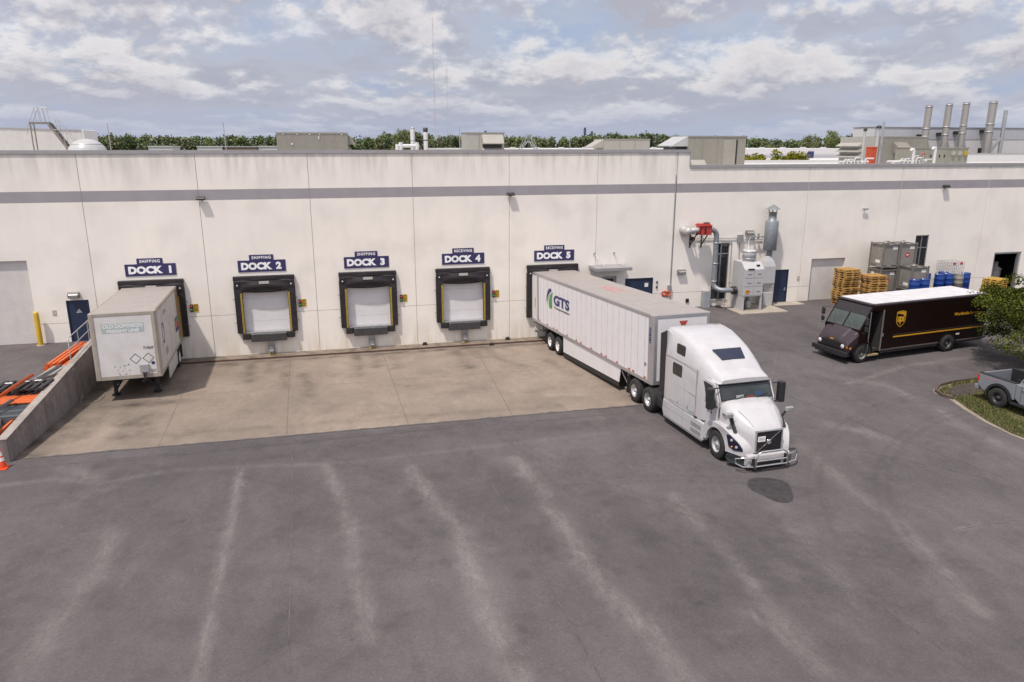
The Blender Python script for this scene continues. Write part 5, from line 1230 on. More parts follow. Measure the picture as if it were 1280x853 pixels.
# nose
b = MB(); rings = []
for x, w, zt, zb in ((.25, 1.06, 1.58, .50), (.42, 1.04, 1.46, .50), (.68, .98, 1.22, .52), (.80, .94, 1.08, .56), (.85, .90, .98, .60)):
    rings.append([(x, -w, zb), (x, -w, zt-.22), (x, -w+.10, zt-.07), (x, -w*.55, zt-.02), (x, -w*.45, zt+.03), (x, w*.45, zt+.03), (x, w*.55, zt-.02), (x, w-.10, zt-.07), (x, w, zt-.22), (x, w, zb)])
b.loft(rings, 0, False); b.build('hood', BROWNL, V, bevel=.03)
b = MB(); b.box(.84, .875, -.52, .52, .66, .96); g_ = b.build('grille', BLACK, V, bevel=.01)
b = MB()
for i in range(6): b.box(.872, .885, -.5, .5, .69+.045*i, .70+.045*i)
b.build('grille_bar', BRONZE, g_)
b = MB(); b.box(.80, .86, -.1, .1, 1.0, 1.05); b.build('nose_badge', GOLD, V)
for sg in (-1, 1):
    b = MB(); b.lathe([(0, .05), (.10, .05), (.125, .0), (.0, 0)], (.845, sg*.72, .80), 'x', 18); hl = b.build('headlight', mat('lamp_lens', (.62,.63,.66), .08), V)
    b = MB(); b.lathe([(.10, .04), (.135, .03), (.135, -.01)], (.845, sg*.72, .80), 'x', 18); b.build('bezel', BLACK, hl)
    b = MB(); b.box(.78, .83, sg*.90, sg*.955, .74, .84); b.build('turn_lamp', AMBER if sg > 0 else REDL, V)
b = MB(); b.box(.66, .76, 1.03, 1.065, .72, .80); b.build('side_marker', AMBER, V)
b = MB(); b.box(.82, 1.0, -1.10, 1.10, .36, .58); b.box(.4, .98, -.9, .9, .3, .5); b.build('bumper', BLACK, V, bevel=.02)
# wheel housings, wheels, skirt
for sg in (-1, 1):
    for x in (0, -5.55):
        P = [(x+.60*cos(a), .44+.56*sin(a)) for a in [pi*k/12 for k in range(13)]]; b = MB(); b.prism(P, 'y', sg*1.06, sg*1.108); b.build('wheel_arch', BLACK, V)
        b = MB()
        for k in range(12):
            a, c = pi*k/12, pi*(k+1)/12
            b.bar((x+.60*cos(a), sg*1.10, .44+.56*sin(a)), (x+.60*cos(c), sg*1.10, .44+.56*sin(c)), .06, .05, up=(0, 1, 0))
        b.build('arch_lip', BROWN, V)
    wheel(V, 0, sg*.99, .43, .26, sg, RIMD if sg < 0 else mat('hub_pale', (.30,.29,.25), .5, metal=.3), steer=.04)
    wheel(V, -5.55, sg*.95, .43, .44, sg, mat('hub_dark', (.12,.12,.115), .5, metal=.4))
    b = MB(); b.box(-4.9, -1.1, sg*1.06, sg*1.09, .36, .50); b.box(BX, -6.2, sg*1.06, sg*1.09, .40, .50); b.build('skirt', BLACK, V)
    b = MB(); b.box(BX, -6.15, sg*1.10, sg*1.118, .50, .56); b.box(-4.95, -1.12, sg*1.10, sg*1.118, .50, .56); b.build('rub_rail', mat('worn_brown_rail', (.10,.085,.08), .5), V)
# doorway: interior, step, jambs
b = MB(); b.box(-1.05, -1.02, -1.05, 1.05, .62, 2.5); b.box(-1.05, .2, -1.05, 1.05, .50, .62); b.build('cab_lining', mat('cab_interior', (.03,.027,.026), .8), V)
b = MB(); b.box(-.95, -.45, -.35, .2, .62, 1.05); b.box(-1.0, -.88, -.35, .2, 1.0, 1.75); b.build('driver_seat', BLACK, V, bevel=.04)
b = MB(); b.box(-.15, .24, -1.0, 1.0, 1.0, 1.5); b.build('dashboard', BLACK, V, bevel=.03)
b = MB(); b.box(-1.02, -.30, .78, 1.13, .30, .36); b.box(-1.02, -.30, .74, .80, .30, .62); st = b.build('step', mat('step_plate', (.34,.31,.24), .6, var=.2), V)
b = MB(); b.box(-.98, -.32, 1.10, 1.136, .361, .378); b.build('step_edge', YEL, st)
b = MB(); b.box(-.80, -.34, .70, .735, .64, .86); b.build('fire_extinguisher', RED, V, bevel=.02)
b = MB(); b.box(-1.10, -1.04, 1.09, 1.135, .5, 2.5); b.box(-.30, -.25, 1.09, 1.12, .5, 2.45); b.build('door_jamb', mat('jamb_grey', (.20,.19,.175), .45, metal=.3), V)
b = MB(); b.box(-1.80, -1.11, 1.101, 1.122, .56, 2.45); b.build('sliding_door', BROWN, V, bevel=.004)
b = MB(); b.box(-1.16, -1.12, 1.122, 1.15, 1.2, 1.36); b.build('handle', STEEL, V)
# mirrors
for sg in (-1, 1):
    b = MB(); b.tube([(.05, sg*1.08, 2.30), (.22, sg*1.38, 2.30), (.24, sg*1.38, 1.50), (.20, sg*1.06, 1.50)], .016); mm = b.build('mirror_arm', BLACK, V)
    b = MB(); b.box(.16, .24, sg*1.27, sg*1.47, 1.90, 2.24); b.box(.16, .24, sg*1.28, sg*1.46, 1.58, 1.82); b.build('mirror_head', BLACK, mm, bevel=.03)
# decals on both sides
for sg, SB in ((1, SIDE_L), (-1, SIDE_R)):
    y = sg*1.1025; X0_ = -2.22
    b = MB(); S = [(-.30, .34), (-.16, .39), (0, .405), (.16, .39), (.30, .34), (.30, -.06), (.25, -.22), (.12, -.34), (0, -.41), (-.12, -.34), (-.25, -.22), (-.30, -.06)]
    b.prism([(X0_+p[0], 1.97+p[1]) for p in S], 'y', y, y+sg*.003); sh = b.build('gold_shield', GOLD, V)
    b = MB(); b.prism([(X0_+p[0]*.90, 1.97+p[1]*.91) for p in S], 'y', y+sg*.003, y+sg*.005); b.build('shield_field', BROWN, sh)
    b = MB(); b.prism([(X0_-.27, 2.06), (X0_-.265, 2.26), (X0_-.14, 2.31), (X0_, 2.325), (X0_+.14, 2.31), (X0_+.265, 2.26), (X0_+.265, 2.24), (X0_+.05, 2.22), (X0_-.13, 2.17)][::1], 'y', y+sg*.005, y+sg*.007); b.build('shield_swoosh', GOLD, sh)
    text('lettering', 'ups', .5, GOLD, sh, SB(X0_, y+sg*.007, 1.90), bold=.02, width=.46, height=.40)
    text('side_lettering', 'Worldwide Services', .2, GOLD, V, SB(-6.72, y+sg*.001, 1.90), bold=.005, width=1.85, height=.165)
    b = MB(); b.box(BX+.05, -1.85 if sg > 0 else -.9, y, y+sg*.004, 1.08, 1.145); b.build('gold_stripe', GOLD, V)
    b = MB(); b.box(BX+.02, -1.85 if sg > 0 else -.9, y, y+sg*.006, 1.20, 1.235); b.build('body_rail', mat('rail_brown', (.055,.035,.028), .35), V)
    b = MB(); b.box(-6.35, -6.12, y, y+sg*.004, .82, .90); b.build('white_sticker', LABELW, V)
b = MB(); b.box(BX-.05, BX+.02, -1.05, 1.05, .5, 2.68); b.build('rear_door', BROWN, V)
b = MB(); b.box(BX-.30, BX, -1.05, 1.05, .44, .54); b.build('rear_bumper', BLACK, V, bevel=.015)
b = MB(); b.box(-7.9, .6, -.42, -.32, .36, .5); b.box(-7.9, .6, .32, .42, .36, .5); b.cyl((-5.55, -.9, .43), (-5.55, .9, .43), .08); b.cyl((0, -.9, .43), (0, .9, .43), .06); b.build('chassis', BLACK, V)

# ------------------------------------------------------------------ grey pickup parked on the verge
U = thing('pickup_truck', 'cement grey pickup truck with open black bed parked on the grass', 'pickup truck', (26.40, -18.93, 1.14), rot=(0, 0, -pi/2+.06))
def arch_panel(x0, x1, zb, tops, arches):
    P = [(x0, zb+.18)]+[(x, z) for x, z in tops]+[(x1, zb)]
    for cx_, r in sorted(arches, reverse=True):
        P += [(cx_+r*cos(a), .40+r*sin(a)) for a in [pi*k/14 for k in range(15)] if .40+r*sin(a) >= zb-.001]
    return P+[(x0+.25, zb)]
for sg in (-1, 1):
    b = MB(); b.prism(arch_panel(-.98, .64, .50, [(-1.0, .95), (-.95, 1.17), (.64, 1.17)], [(0, .50)]), 'y', sg*.80, sg*.93); b.build('bed_side', TRUCKG, U, bevel=.03)
    b = MB(); b.box(-.96, .63, sg*.78, sg*.94, 1.165, 1.20); b.build('bed_rail_cap', BLACK, U, bevel=.01)
    b = MB()
    for cx_ in (0, 3.25):
        for k in range(12):
            a, c = pi*(k+.2)/12.4, pi*(k+1.2)/12.4
            b.bar((cx_+.53*cos(a), sg*.935, .40+.53*sin(a)), (cx_+.53*cos(c), sg*.935, .40+.53*sin(c)), .10, .09, up=(0, 1, 0))
    b.build('wheel_flare', BLACK, U)
    b = MB(); b.box(-1.01, -.93, sg*.80, sg*.935, .82, 1.12); b.build('tail_light', REDL, U, bevel=.01)
    b = MB(); b.prism(arch_panel(.66, 4.45, .42, [(.66, 1.18), (2.3, 1.15), (3.2, 1.14), (4.2, 1.02), (4.42, .85)], [(3.25, .50)]), 'y', sg*.62, sg*.93); b.build('body_side', TRUCKG, U, bevel=.03)
    b = MB(); b.prism([(1.72, .5), (1.735, .5), (1.735, 1.14), (1.72, 1.14)], 'y', sg*.928, sg*.934); b.prism([(.9, .5), (.912, .5), (.912, 1.14), (.9, 1.14)], 'y', sg*.928, sg*.934); b.build('door_seam', BLACK, U)
    b = MB(); b.box(1.5, 1.68, sg*.93, sg*.96, .98, 1.03); b.box(.94, 1.08, sg*.93, sg*.96, .98, 1.03); b.build('door_handle', TRUCKG, U, bevel=.008)
    b = MB(); b.box(.55, 2.7, sg*.86, sg*1.0, .34, .42); b.build('running_board', BLACK, U, bevel=.01)
    for x in (0, 3.25): wheel(U, x, sg*.84, .40, .27, sg, RIMD, bolts=True)
    b = MB(); b.prism([(.80, 1.22), (1.66, 1.20), (1.66, 1.60), (.98, 1.60)], 'y', sg*.865, sg*.80); b.prism([(1.76, 1.20), (2.55, 1.18), (2.15, 1.56), (1.76, 1.60)], 'y', sg*.865, sg*.80); b.build('side_window', GLASS, U, bevel=.01)
    b = MB(); b.box(2.42, 2.55, sg*.95, sg*1.14, 1.16, 1.32); b.build('door_mirror', BLACK, U, bevel=.03)
    text('bed_lettering', 'OFF ROAD', .1, REDF, U, (SIDE_R if sg < 0 else SIDE_L)(-.42, sg*.9325, 1.05), bold=.003, width=.55, height=.055, shear=.2)
b = MB(); b.box(-.95, .64, -.80, .80, .62, .66); b.box(.60, .64, -.80, .80, .66, 1.17); b.box(-.55, .55, -.80, -.62, .66, .84); b.box(-.55, .55, .62, .80, .66, .84)
for i in range(9): b.box(-.93, .6, -.56+.135*i, -.52+.135*i, .66, .672)
for sg in (-1, 1): b.box(-.92, .6, sg*.785, sg*.80, .66, 1.16)
b.build('bed_liner', mat('bed_black', (.012,.012,.013), .75), U)
b = MB(); b.box(-1.0, -.93, -.80, .80, .66, 1.17); b.build('tailgate', TRUCKG, U, bevel=.02)
b = MB(); b.box(-1.01, -1.0, -.2, .2, .95, 1.05); b.build('tailgate_handle', BLACK, U)
b = MB(); b.box(-1.14, -.92, -.90, .90, .46, .66); b.build('rear_bumper', TRUCKG, U, bevel=.03)
b = MB(); b.box(.68, 4.3, -.63, .63, .5, 1.1); b.prism([(2.6, 1.12), (2.62, 1.19), (3.6, 1.16), (4.3, 1.06), (4.42, .9), (4.42, .5), (2.6, .5)], 'y', -.70, .70); b.build('hood', TRUCKG, U, bevel=.03)
b = MB(); rings = []
for z, xa, xb, w in ((1.12, .68, 2.78, .90), (1.40, .80, 2.42, .84), (1.62, .95, 2.02, .74), (1.66, 1.05, 1.9, .66)):
    rings.append([(xa, -w, z), (xb, -w, z), (xb, w, z), (xa, w, z)])
b.loft(rings, 0, False); b.build('cab', TRUCKG, U, bevel=.05, seg=3)
b = MB(); b.mesh([(.69+.02, -.70, 1.20), (.69+.02, .70, 1.20), (.86, .62, 1.56), (.86, -.62, 1.56), (.66, -.70, 1.20), (.66, .70, 1.20), (.81, .62, 1.56), (.81, -.62, 1.56)], [(0,1,2,3),(7,6,5,4),(0,4,5,1),(1,5,6,2),(2,6,7,3),(3,7,4,0)]); b.build('rear_window', GLASS, U)
b = MB(); b.mesh([(2.76, -.76, 1.17), (2.76, .76, 1.17), (2.12, .66, 1.60), (2.12, -.66, 1.60), (2.79, -.76, 1.18), (2.79, .76, 1.18), (2.15, .66, 1.61), (2.15, -.66, 1.61)], [(0,1,2,3),(7,6,5,4),(0,4,5,1),(1,5,6,2),(2,6,7,3),(3,7,4,0)]); b.build('windscreen', GLASS, U)
b = MB(); b.box(4.36, 4.52, -.85, .85, .45, .68); b.build('front_bumper', BLACK, U, bevel=.03)
b = MB(); b.box(4.40, 4.45, -.5, .5, .70, .95); b.build('grille', BLACK, U)
for sg in (-1, 1):
    b = MB(); b.box(4.30, 4.44, sg*.56, sg*.86, .78, .94); b.build('headlight', SKYB, U, bevel=.02)
b = MB(); b.box(-.8, 4.2, -.4, -.3, .36, .5); b.box(-.8, 4.2, .3, .4, .36, .5); b.cyl((0, -.8, .4), (0, .8, .4), .06); b.cyl((3.25, -.8, .4), (3.25, .8, .4), .06); b.build('chassis', BLACK, U)

# ------------------------------------------------------------------ pallets
def pallet(m):
    t = thing('pallet', 'p', 'pallet')
    b = MB()
    for i in range(7): b.box(-.6, .6, -.5+.151*i, -.5+.151*i+.095, .122, .142)
    b.build('top_deck', m, t)
    b = MB()
    for y in (-.5, -.07, .36):
        b.box(-.6, .6, y, y+.14, .104, .121)
        for x in (-.6, -.07, .46): b.box(x, x+.14, y+.005, y+.135, .021, .104)
    b.build('blocks', m, t)
    b = MB()
    for y in (-.5, -.05, .4): b.box(-.6, .6, y, y+.10, 0, .02)
    for x in (-.6, .5): b.box(x, x+.1, -.395, -.055, 0, .02); b.box(x, x+.1, .055, .395, 0, .02)
    b.build('bottom_deck', m, t)
    return t
PA, PB = pallet(WOOD), pallet(WOODY)
used = {PA: False, PB: False}
def stack(proto, x, y, n, rz, z0, lab, group):
    for i in range(n):
        l = 'topmost '+lab if i == n-1 else ('bottom '+lab if i == 0 else 'middle '+lab+', between top and bottom')
        p = Vector((x+random.uniform(-.05, .05), y+random.uniform(-.05, .05), z0+.1435*i)); r = rz+random.uniform(-.05, .05)
        if not used[proto]:
            proto.location = p; proto.rotation_euler = (0, 0, r); proto['label'] = l; t = proto; used[proto] = True
        else: t = copy_tree(proto, loc=p, rz=r, label=l)
        t['group'] = group
stack(PA, 31.75, -1.45, 16, .05, Gz(31.7, -1.4)+.0, 'wooden pallet of the stack nearest the right roll-up door', 'pallets stacked by the right roll-up door')
stack(PA, 33.05, -2.35, 14, -.08, Gz(33, -2.3)+.0, 'wooden pallet of the stack in front of the grey tanks', 'pallets stacked in front of the grey tanks')
stack(PB, 42.2, -2.55, 10, .25, Gz(42, -2.5)+.0, 'yellowish wooden pallet of the stack before the dark open doorway', 'pallets stacked by the open doorway')
t = copy_tree(PB, loc=(40.62, -3.3, Gz(40.6, -3.3)+.55), label='yellowish pallet leaning upright beside the stack at the open doorway'); t.rotation_euler = (1.35, 0, .5); t['group'] = 'pallets stacked by the open doorway'
tr = Matrix.Rotation(1.35, 4, 'X')
# ------------------------------------------------------------------ grey steel tank totes
def tank(x, y, z, base, lab, rz=0., red=True):
    t = thing('tank_tote', lab, 'tank', (x, y, z), rz, 'grey steel tank totes by the wall')
    b = MB(); b.box(-.54, .54, -.54, .54, base, base+1.30); b.build('tank_body', TANK, t, bevel=.03)
    b = MB()
    for sx in (-1, 1):
        for sy in (-1, 1): b.box(sx*.58-.04, sx*.58+.04, sy*.58-.04, sy*.58+.04, 0, base+1.42)
    for sy in (-1, 1):
        b.box(-.54, .54, sy*.58-.03, sy*.58+.03, base-.10, base-.02); b.box(-.54, .54, sy*.58-.025, sy*.58+.025, base+1.30, base+1.36)
        b.box(sy*.58-.03, sy*.58+.03, -.54, .54, base-.10, base-.02); b.box(sy*.58-.025, sy*.58+.025, -.54, .54, base+1.30, base+1.36)
    b.build('frame', TANKR, t)
    b = MB(); b.lathe([(.2, base+1.30), (.2, base+1.36), (.24, base+1.37), (.24, base+1.41), (.1, base+1.43), (.1, base+1.48), (0, base+1.48)], (0, 0, 0), n=18); b.build('lid', TANKR, t)
    b = MB(); b.box(.12, .46, -.546, -.541, base+1.02, base+1.20); b.build('label_sheet', LABELW, t)
    b = MB(); b.box(-.546, -.541, -.3, .1, base+.16, base+.34) if not red else b.box(-.546, -.541, .1, .34, base+.95, base+1.18); b.build('side_label', LABELW, t)
    if red:
        b = MB(); b.prism([(-.02, base+.45), (.18, base+.65), (-.02, base+.85), (-.22, base+.65)], 'y', -.547, -.541); pl = b.build('hazard_diamond', RED, t)
        b = MB(); b.prism([(-.10, base+.62), (.06, base+.62), (.06, base+.69), (-.10, base+.69)], 'y', -.549, -.547); b.build('diamond_text', LABELW, pl)
    return t
gz = Gz(34.5, -2)
tank(34.45, -1.36, gz, .84, 'lower left grey tank tote behind the wooden pallets, partly hidden')
tank(35.72, -1.36, gz, .84, 'lower grey tank tote at the back below the one with red diamond', red=False)
tank(34.45, -1.36, gz+2.30, .16, 'upper left grey tank tote of the stacked pair, above the pallets', red=False)
tank(35.72, -1.36, gz+2.30, .16, 'upper right grey tank tote with a red diamond beside the window')
tank(35.62, -2.66, gz, 1.16, 'grey tank tote standing in front of the stacked ones by the blue drums', red=False)
# ------------------------------------------------------------------ blue drums and cage tote
def drum(x, y, z, m, lab, cat='drum', group='blue plastic drums'):
    t = thing('drum', lab, cat, (x, y, z), random.uniform(0, 3), group)
    b = MB(); b.lathe([(0, .0), (.27, 0), (.285, .02), (.29, .28), (.302, .30), (.29, .32), (.29, .57), (.302, .59), (.29, .61), (.285, .85), (.28, .87)], (0, 0, 0), n=22); b.build('barrel', m, t)
    b = MB(); b.lathe([(.292, .85), (.30, .86), (.30, .885), (.27, .885), (.265, .868), (0, .868)], (0, 0, 0), n=22); lid = b.build('lid', m, t)
    b = MB(); b.lathe([(0, .89), (.04, .89), (.045, .868)], (.16, 0, 0), n=10); b.build('bung', LABELW if m is BLUE else BLACK, lid)
    return t
DP = [(34.6, -4.0, 'upper blue drum at the far left, before the front grey tank'), (35.38, -3.95, 'upper blue drum second from the left, before the front grey tank'), (37.1, -2.15, 'upper blue drum at the back between tank and window'), (37.72, -2.62, 'upper blue drum with white label below the window'),
      (38.1, -2.6, 'upper blue drum left of the grey one by the wire cage'), (39.75, -2.6, 'upper blue drum right of the grey one'), (38.62, -1.95, 'upper blue drum mostly hidden behind the grey one')]
DP[4] = (38.42, -2.62, DP[4][2])
zg = Gz(38, -2.5)
for x, y, l in DP:
    drum(x, y, zg+.89+.14, BLUE, l); drum(x, y, zg+.145, BLUE, l.replace('upper', 'lower').replace('mostly hidden', 'hidden'))
drum(39.07, -2.75, zg+1.03, TANK, 'grey drum between two blue drums in front of the wire cage', group='grey drums'); drum(39.07, -2.75, zg+.145, TANK, 'lower grey drum under the one between blue drums', group='grey drums')
for x, y, l in ((35.0, -4.0, 'low pallet under the drums before the front tank'), (37.4, -2.4, 'low pallet under the drums below the window'), (39.1, -2.45, 'low pallet under the drums in front of the wire cage')):
    t = copy_tree(PA, loc=(x, y, zg), rz=0, label=l); t['group'] = 'pallets under the drums'; t.rotation_euler = (0, 0, 0)
def cage(z, lab):
    t = thing('cage_tote', lab, 'cage', (40.15, -.88, z), 0, 'wire cage totes at the wall')
    b = MB()
    for i in range(9):
        x = -.6+.15*i
        for y in (-.5, .5): b.cyl((x, y, .13), (x, y, 1.14), .012, n=6)
    for i in range(1, 7):
        y = -.5+1.0*i/7
        for x in (-.6, .6): b.cyl((x, y, .13), (x, y, 1.14), .012, n=6)
    for k in range(6):
        zz = .15+.198*k
        for y in (-.5, .5): b.cyl((-.6, y, zz), (.6, y, zz), .013, n=6)
        for x in (-.6, .6): b.cyl((x, -.5, zz), (x, .5, zz), .013, n=6)
    b.build('wire_cage', mat('cage_zinc', (.50,.50,.52), .4, metal=.5), t)
    b = MB(); b.box(-.6, .6, -.5, .5, .0, .12); b.build('base', BLACK, t)
    for x in (-.3, .25):
        b = MB(); b.box(x, x+.22, -.52, -.507, .98, 1.12); b.build('red_label', RED, t)
    return t
cage(zg+.05, 'lower wire cage tote standing on the ground behind the drums'); cage(zg+1.26, 'upper white wire cage tote with red labels behind the blue drums')
# ------------------------------------------------------------------ things on the roof
RZ = 9.4
def hvac(label, x0, x1, y0, y1, zt, m=HVAC, panels=4, hood=None, curb=.25, name='air_handler', cat='air handler', zb=RZ):
    t = thing(name, label, cat, ((x0+x1)/2, y0, zb)); hx = (x1-x0)/2; D_ = y1-y0; H = zt-zb
    b = MB(); b.box(-hx, hx, 0, D_, curb, H-.06)
    b.build('casing', m, t, bevel=.01)
    b = MB()
    for i in range(1, panels):
        x = -hx+2*hx*i/panels; b.box(x-.02, x+.02, -.012, 0, curb, H-.06)
    b.box(-hx-.03, hx+.03, -.03, 0, H-.10, H-.0); b.box(-hx-.03, hx+.03, 0, D_+.03, H-.06, H); b.build('trim', mat('hvac_trim', (.24,.225,.20), .55, var=.08), t)
    b = MB(); b.box(-hx+.1, hx-.1, .1, D_-.1, 0, curb); b.build('curb', BLACK, t)
    return t, hx, H
t, hx, H = hvac('long grey air handler on the roof above dock 2, left of the white stacks', -3.0, 1.65, 12, 15, 12.14, panels=5)
b = MB(); b.prism([(hx, H-.1), (hx+.55, H-.75), (hx+.55, H-.8), (hx, H-.8)], 'y', .2, 2.6); b.prism([(hx, H-.85), (hx+.5, H-1.4), (hx+.5, H-1.45), (hx, H-1.45)], 'y', .2, 2.6); b.build('intake_hood', HVAC, t)
b = MB()
for x in (-1.9, -1.0, -.2, .45, 1.9): b.box(x, x+.06, -.04, -.012, H-.16, H-.11)
b.box(-.2+.6, .45, -.04, -.012, H-.45, H-.25); b.box(-1.4, -1.3, -.04, -.012, H-.8, H-.72); b.build('fitting', LABELW, t)
t, hx, H = hvac('small pale rooftop unit with a slanted hood above dock 4', 9.5, 12.15, 10, 12, 12.15, HVACL, 3)
b = MB(); b.prism([(0, H-.12), (-.55, H-.72), (-.55, H-.76), (0, H-.78)], 'x', -.25, 1.2); b.build('hood', HVACL, t)
b = MB(); b.box(-.2, 1.15, -.02, 0, H-1.05, H-.8); b.build('opening', BLACK, t)
b = MB(); b.prism([(0, H-1.02), (-.4, H-1.28), (-.4, H-1.32), (0, H-1.34)], 'x', -.25, 1.2); b.build('lower_hood', HVACL, t)
t, hx, H = hvac('low tan rooftop unit seen small left of the big grey one', 25.2, 29.7, 25, 28, 11.9, HVACL, 3)
b = MB(); b.prism([(-hx, H-.05), (-hx-1.2, H-.75), (-hx-1.2, H-.8), (-hx, H-.8)], 'y', .2, 2.2); b.build('hood', HVACL, t)
t, hx, H = hvac('big grey-tan rooftop unit with door standing at the parapet step', 23.55, 27.75, 5, 8, 11.9, HVACL if False else mat('hvac_tan', (.27,.255,.215), .55, var=.05, streak=.35), 4, curb=.12)
b = MB(); b.box(.45, 1.35, -.03, 0, .3, H-.25); dd = b.build('door', mat('unit_door', (.32,.305,.265), .5), t)
b = MB(); b.box(1.36, 1.46, -.035, 0, .25, H-.25); b.build('door_gap', BLACK, dd)
b = MB(); b.prism([(-hx, H-.02), (-hx-1.15, H-.62), (-hx-1.15, H-.68), (-hx, H-.68)], 'y', .1, 2.4); b.build('upper_hood', mat('hood_pale', (.50,.50,.49), .4, metal=.3), t)
b = MB(); b.box(-hx-.8, -hx, .3, 2.2, H-1.3, H-.72); b.build('duct_box', BRONZE, t)
b = MB(); b.prism([(0, .95), (-.55, .45), (-.55, .40), (0, .42)], 'x', -hx+.15, -hx+1.2); b.build('lower_hood', HVACL, t)
b = MB(); b.box(-hx+.2, -hx+1.15, -.03, 0, .2, .42); b.build('opening', BLACK, t)
# white vent stacks and their manifold
for i, (x, l) in enumerate(((5.85, 'left white vent stack of the two above the parapet'), (6.72, 'right white vent stack of the two, with soot at its mouth'))):
    t = thing('vent_stack', l, 'vent', (x, 10, RZ), group='white vent stacks')
    b = MB(); b.cyl((0, 0, 0), (0, 0, 3.02), .15, n=16); b.build('pipe', FARW, t)
    b = MB(); b.lathe([(.16, 2.2), (.165, 2.2), (.165, 2.25), (.16, 2.25)], (0, 0, 0), n=16); b.lathe([(.152, 2.75 if i else 2.95), (.156, 2.76 if i else 2.95), (.156, 3.03), (.10, 3.03), (.10, 2.9)], (0, 0, 0), n=16); b.build('collar', BRONZE if i else STEEL, t)
t = thing('pipe_manifold', 'white horizontal pipe manifold at the foot of the vent stacks', 'pipe', (5.45, 9.6, RZ))
b = MB(); b.cyl((-.75, 0, 1.85), (.75, 0, 1.85), .12, n=14)
for x in (-.68, -.45, .62): b.cyl((x, 0, 0), (x, 0, 2.08 if x > -.6 else 1.95), .13, n=12)
b.build('pipe', FARW, t)
b = MB(); b.box(-.8, .8, -.08, .08, 1.25, 1.42); b.build('rail', STEEL, t)
# lightning rods
for i, (x, z, l) in enumerate(((-10.9, 12.4, 'leftmost thin pole on the parapet right of the dome'), (-5.15, 12.5, 'thin pole on the parapet above dock 1 and 2'), (7.85, 12.3, 'thicker pole on the parapet left of the small hooded unit'), (14.65, 11.85, 'thin pole on the parapet above dock 5'))):
    o = MB(); o.cyl((0, 0, 0), (-.06, 0, z-RZ), .045 if i == 2 else .028, .02, n=7)
    tag(o.build('roof_pole', STEEL, loc=(x, 3, RZ)), l, 'pole', 'thin poles behind the parapet')
# crossover ladder with rails
t = thing('crossover_stair', 'steel A-shaped crossover stair on the roof above dock 5', 'stair', (15.3, 15, RZ))
b = MB()
for sy in (0, .8):
    b.bar((-.8, sy, 1.4), (-.15, sy, 2.15), .06); b.bar((.8, sy, 1.4), (.2, sy, 2.15), .06); b.bar((-.15, sy, 2.15), (.2, sy, 2.15), .06)
    b.bar((-.8, sy, 0), (-.8, sy, 1.4), .06); b.bar((.8, sy, 0), (.8, sy, 1.4), .06)
b.box(-.2, .25, 0, .8, 2.1, 2.15); b.build('frame', STEEL, t)
b = MB()
for sy in (0, .8):
    for x0, x1 in ((-.62, -.12), (.66, .2)): b.bar((x0, sy, 1.65), (x1, sy, 2.65), .03)
    for x in (-.12, .2): b.bar((x, sy, 2.1), (x, sy, 2.75), .03)
    b.bar((-.12, sy, 2.72), (.2, sy, 2.72), .03)
b.build('handrail', STEEL, t)
# raised roof part on the left with stair and dome
t = thing('raised_roof_block', 'raised pale roof block at the far left with its sunlit side coloured white', 'building', (-30, 22, RZ))
b = MB(); b.prism([(-16, 0), (12.5, 0), (12.5, 2.95), (-16, 3.75)], 'y', 0, 3.5); b.build('wall', mat('block_wall', (.54,.515,.49), .75, var=.04, streak=.12), t)
b = MB(); b.prism([(-16, 3.752), (12.5, 2.952), (12.5, 3.02), (-16, 3.82)], 'y', -.05, 3.55); b.build('coping', COPING, t)
b = MB(); b.prism([(12.51, 0), (12.75, 0), (12.65, 3.0), (12.51, 3.03)], 'y', .0, 3.5); b.build('sunlit_side_cladding', FARW, t)  # side face clad whiter than the wall; sunlight is put into its colour
t = thing('roof_stair', 'dark steel stair with handrails climbing the raised roof block at the left', 'stair', (-18.9, 18, RZ))
b = MB()
for sy in (0, .7):
    b.bar((.5, sy, 3.35), (1.75, sy, 1.3), .10, .16); b.bar((-.65, sy, 3.38), (.5, sy, 3.38), .10, .10); b.bar((-.6, sy, 0), (-.6, sy, 3.35), .07)
b.bar((1.75, 0, 0), (1.75, 0, 1.4), .07); b.bar((1.75, .7, 0), (1.75, .7, 1.4), .07)
b.build('stringer', mat('stair_steel', (.20,.175,.15), .6, var=.3), t)
b = MB()
for i in range(9): b.box(.52+.138*i, .66+.138*i, .03, .67, 3.27-.225*i, 3.31-.225*i)
b.box(-.6, .5, 0, .7, 3.40, 3.44); b.build('tread', BRONZE, t)
b = MB()
for sy in (0, .7):
    b.tube([(-.85, sy, 2.6), (-.75, sy, 3.2), (-.2, sy, 4.4), (.45, sy, 4.4), (1.95, sy, 2.2)], .02, 6)
    for x in (-.15, .15, .42): b.cyl((x, sy, 3.4), (x-.1, sy, 4.4), .016, n=5)
    b.cyl((1.1, sy, 2.3), (.98, sy, 3.62), .016, n=5); b.tube([(.75, sy, 2.95), (1.35, sy, 2.95), (1.4, sy, 1.6)], .02, 6)
b.build('handrail', STEEL, t)
t = thing('domed_skylight', 'grey domed skylight on the roof right of the stair at the left', 'skylight', (-15.6, 16, RZ))
b = MB(); b.lathe([(1.25, 1.1), (1.25, 1.3), (1.12, 1.75), (.8, 2.1), (.4, 2.28), (0, 2.32)], (0, 0, 0), n=28); b.build('dome', mat('dome_plastic', (.42,.42,.42), .3, var=.06), t)
b = MB(); b.lathe([(1.0, 0), (1.0, 1.1), (1.3, 1.1), (1.3, 1.2), (1.2, 1.22)], (0, 0, 0), n=28); b.build('curb', FARW, t)
b = MB(); b.lathe([(.9, 1.9), (.96, 1.9), (.96, 1.98), (.9, 1.98)], (0, 0, 0), n=28); b.build('band', STEEL, t)
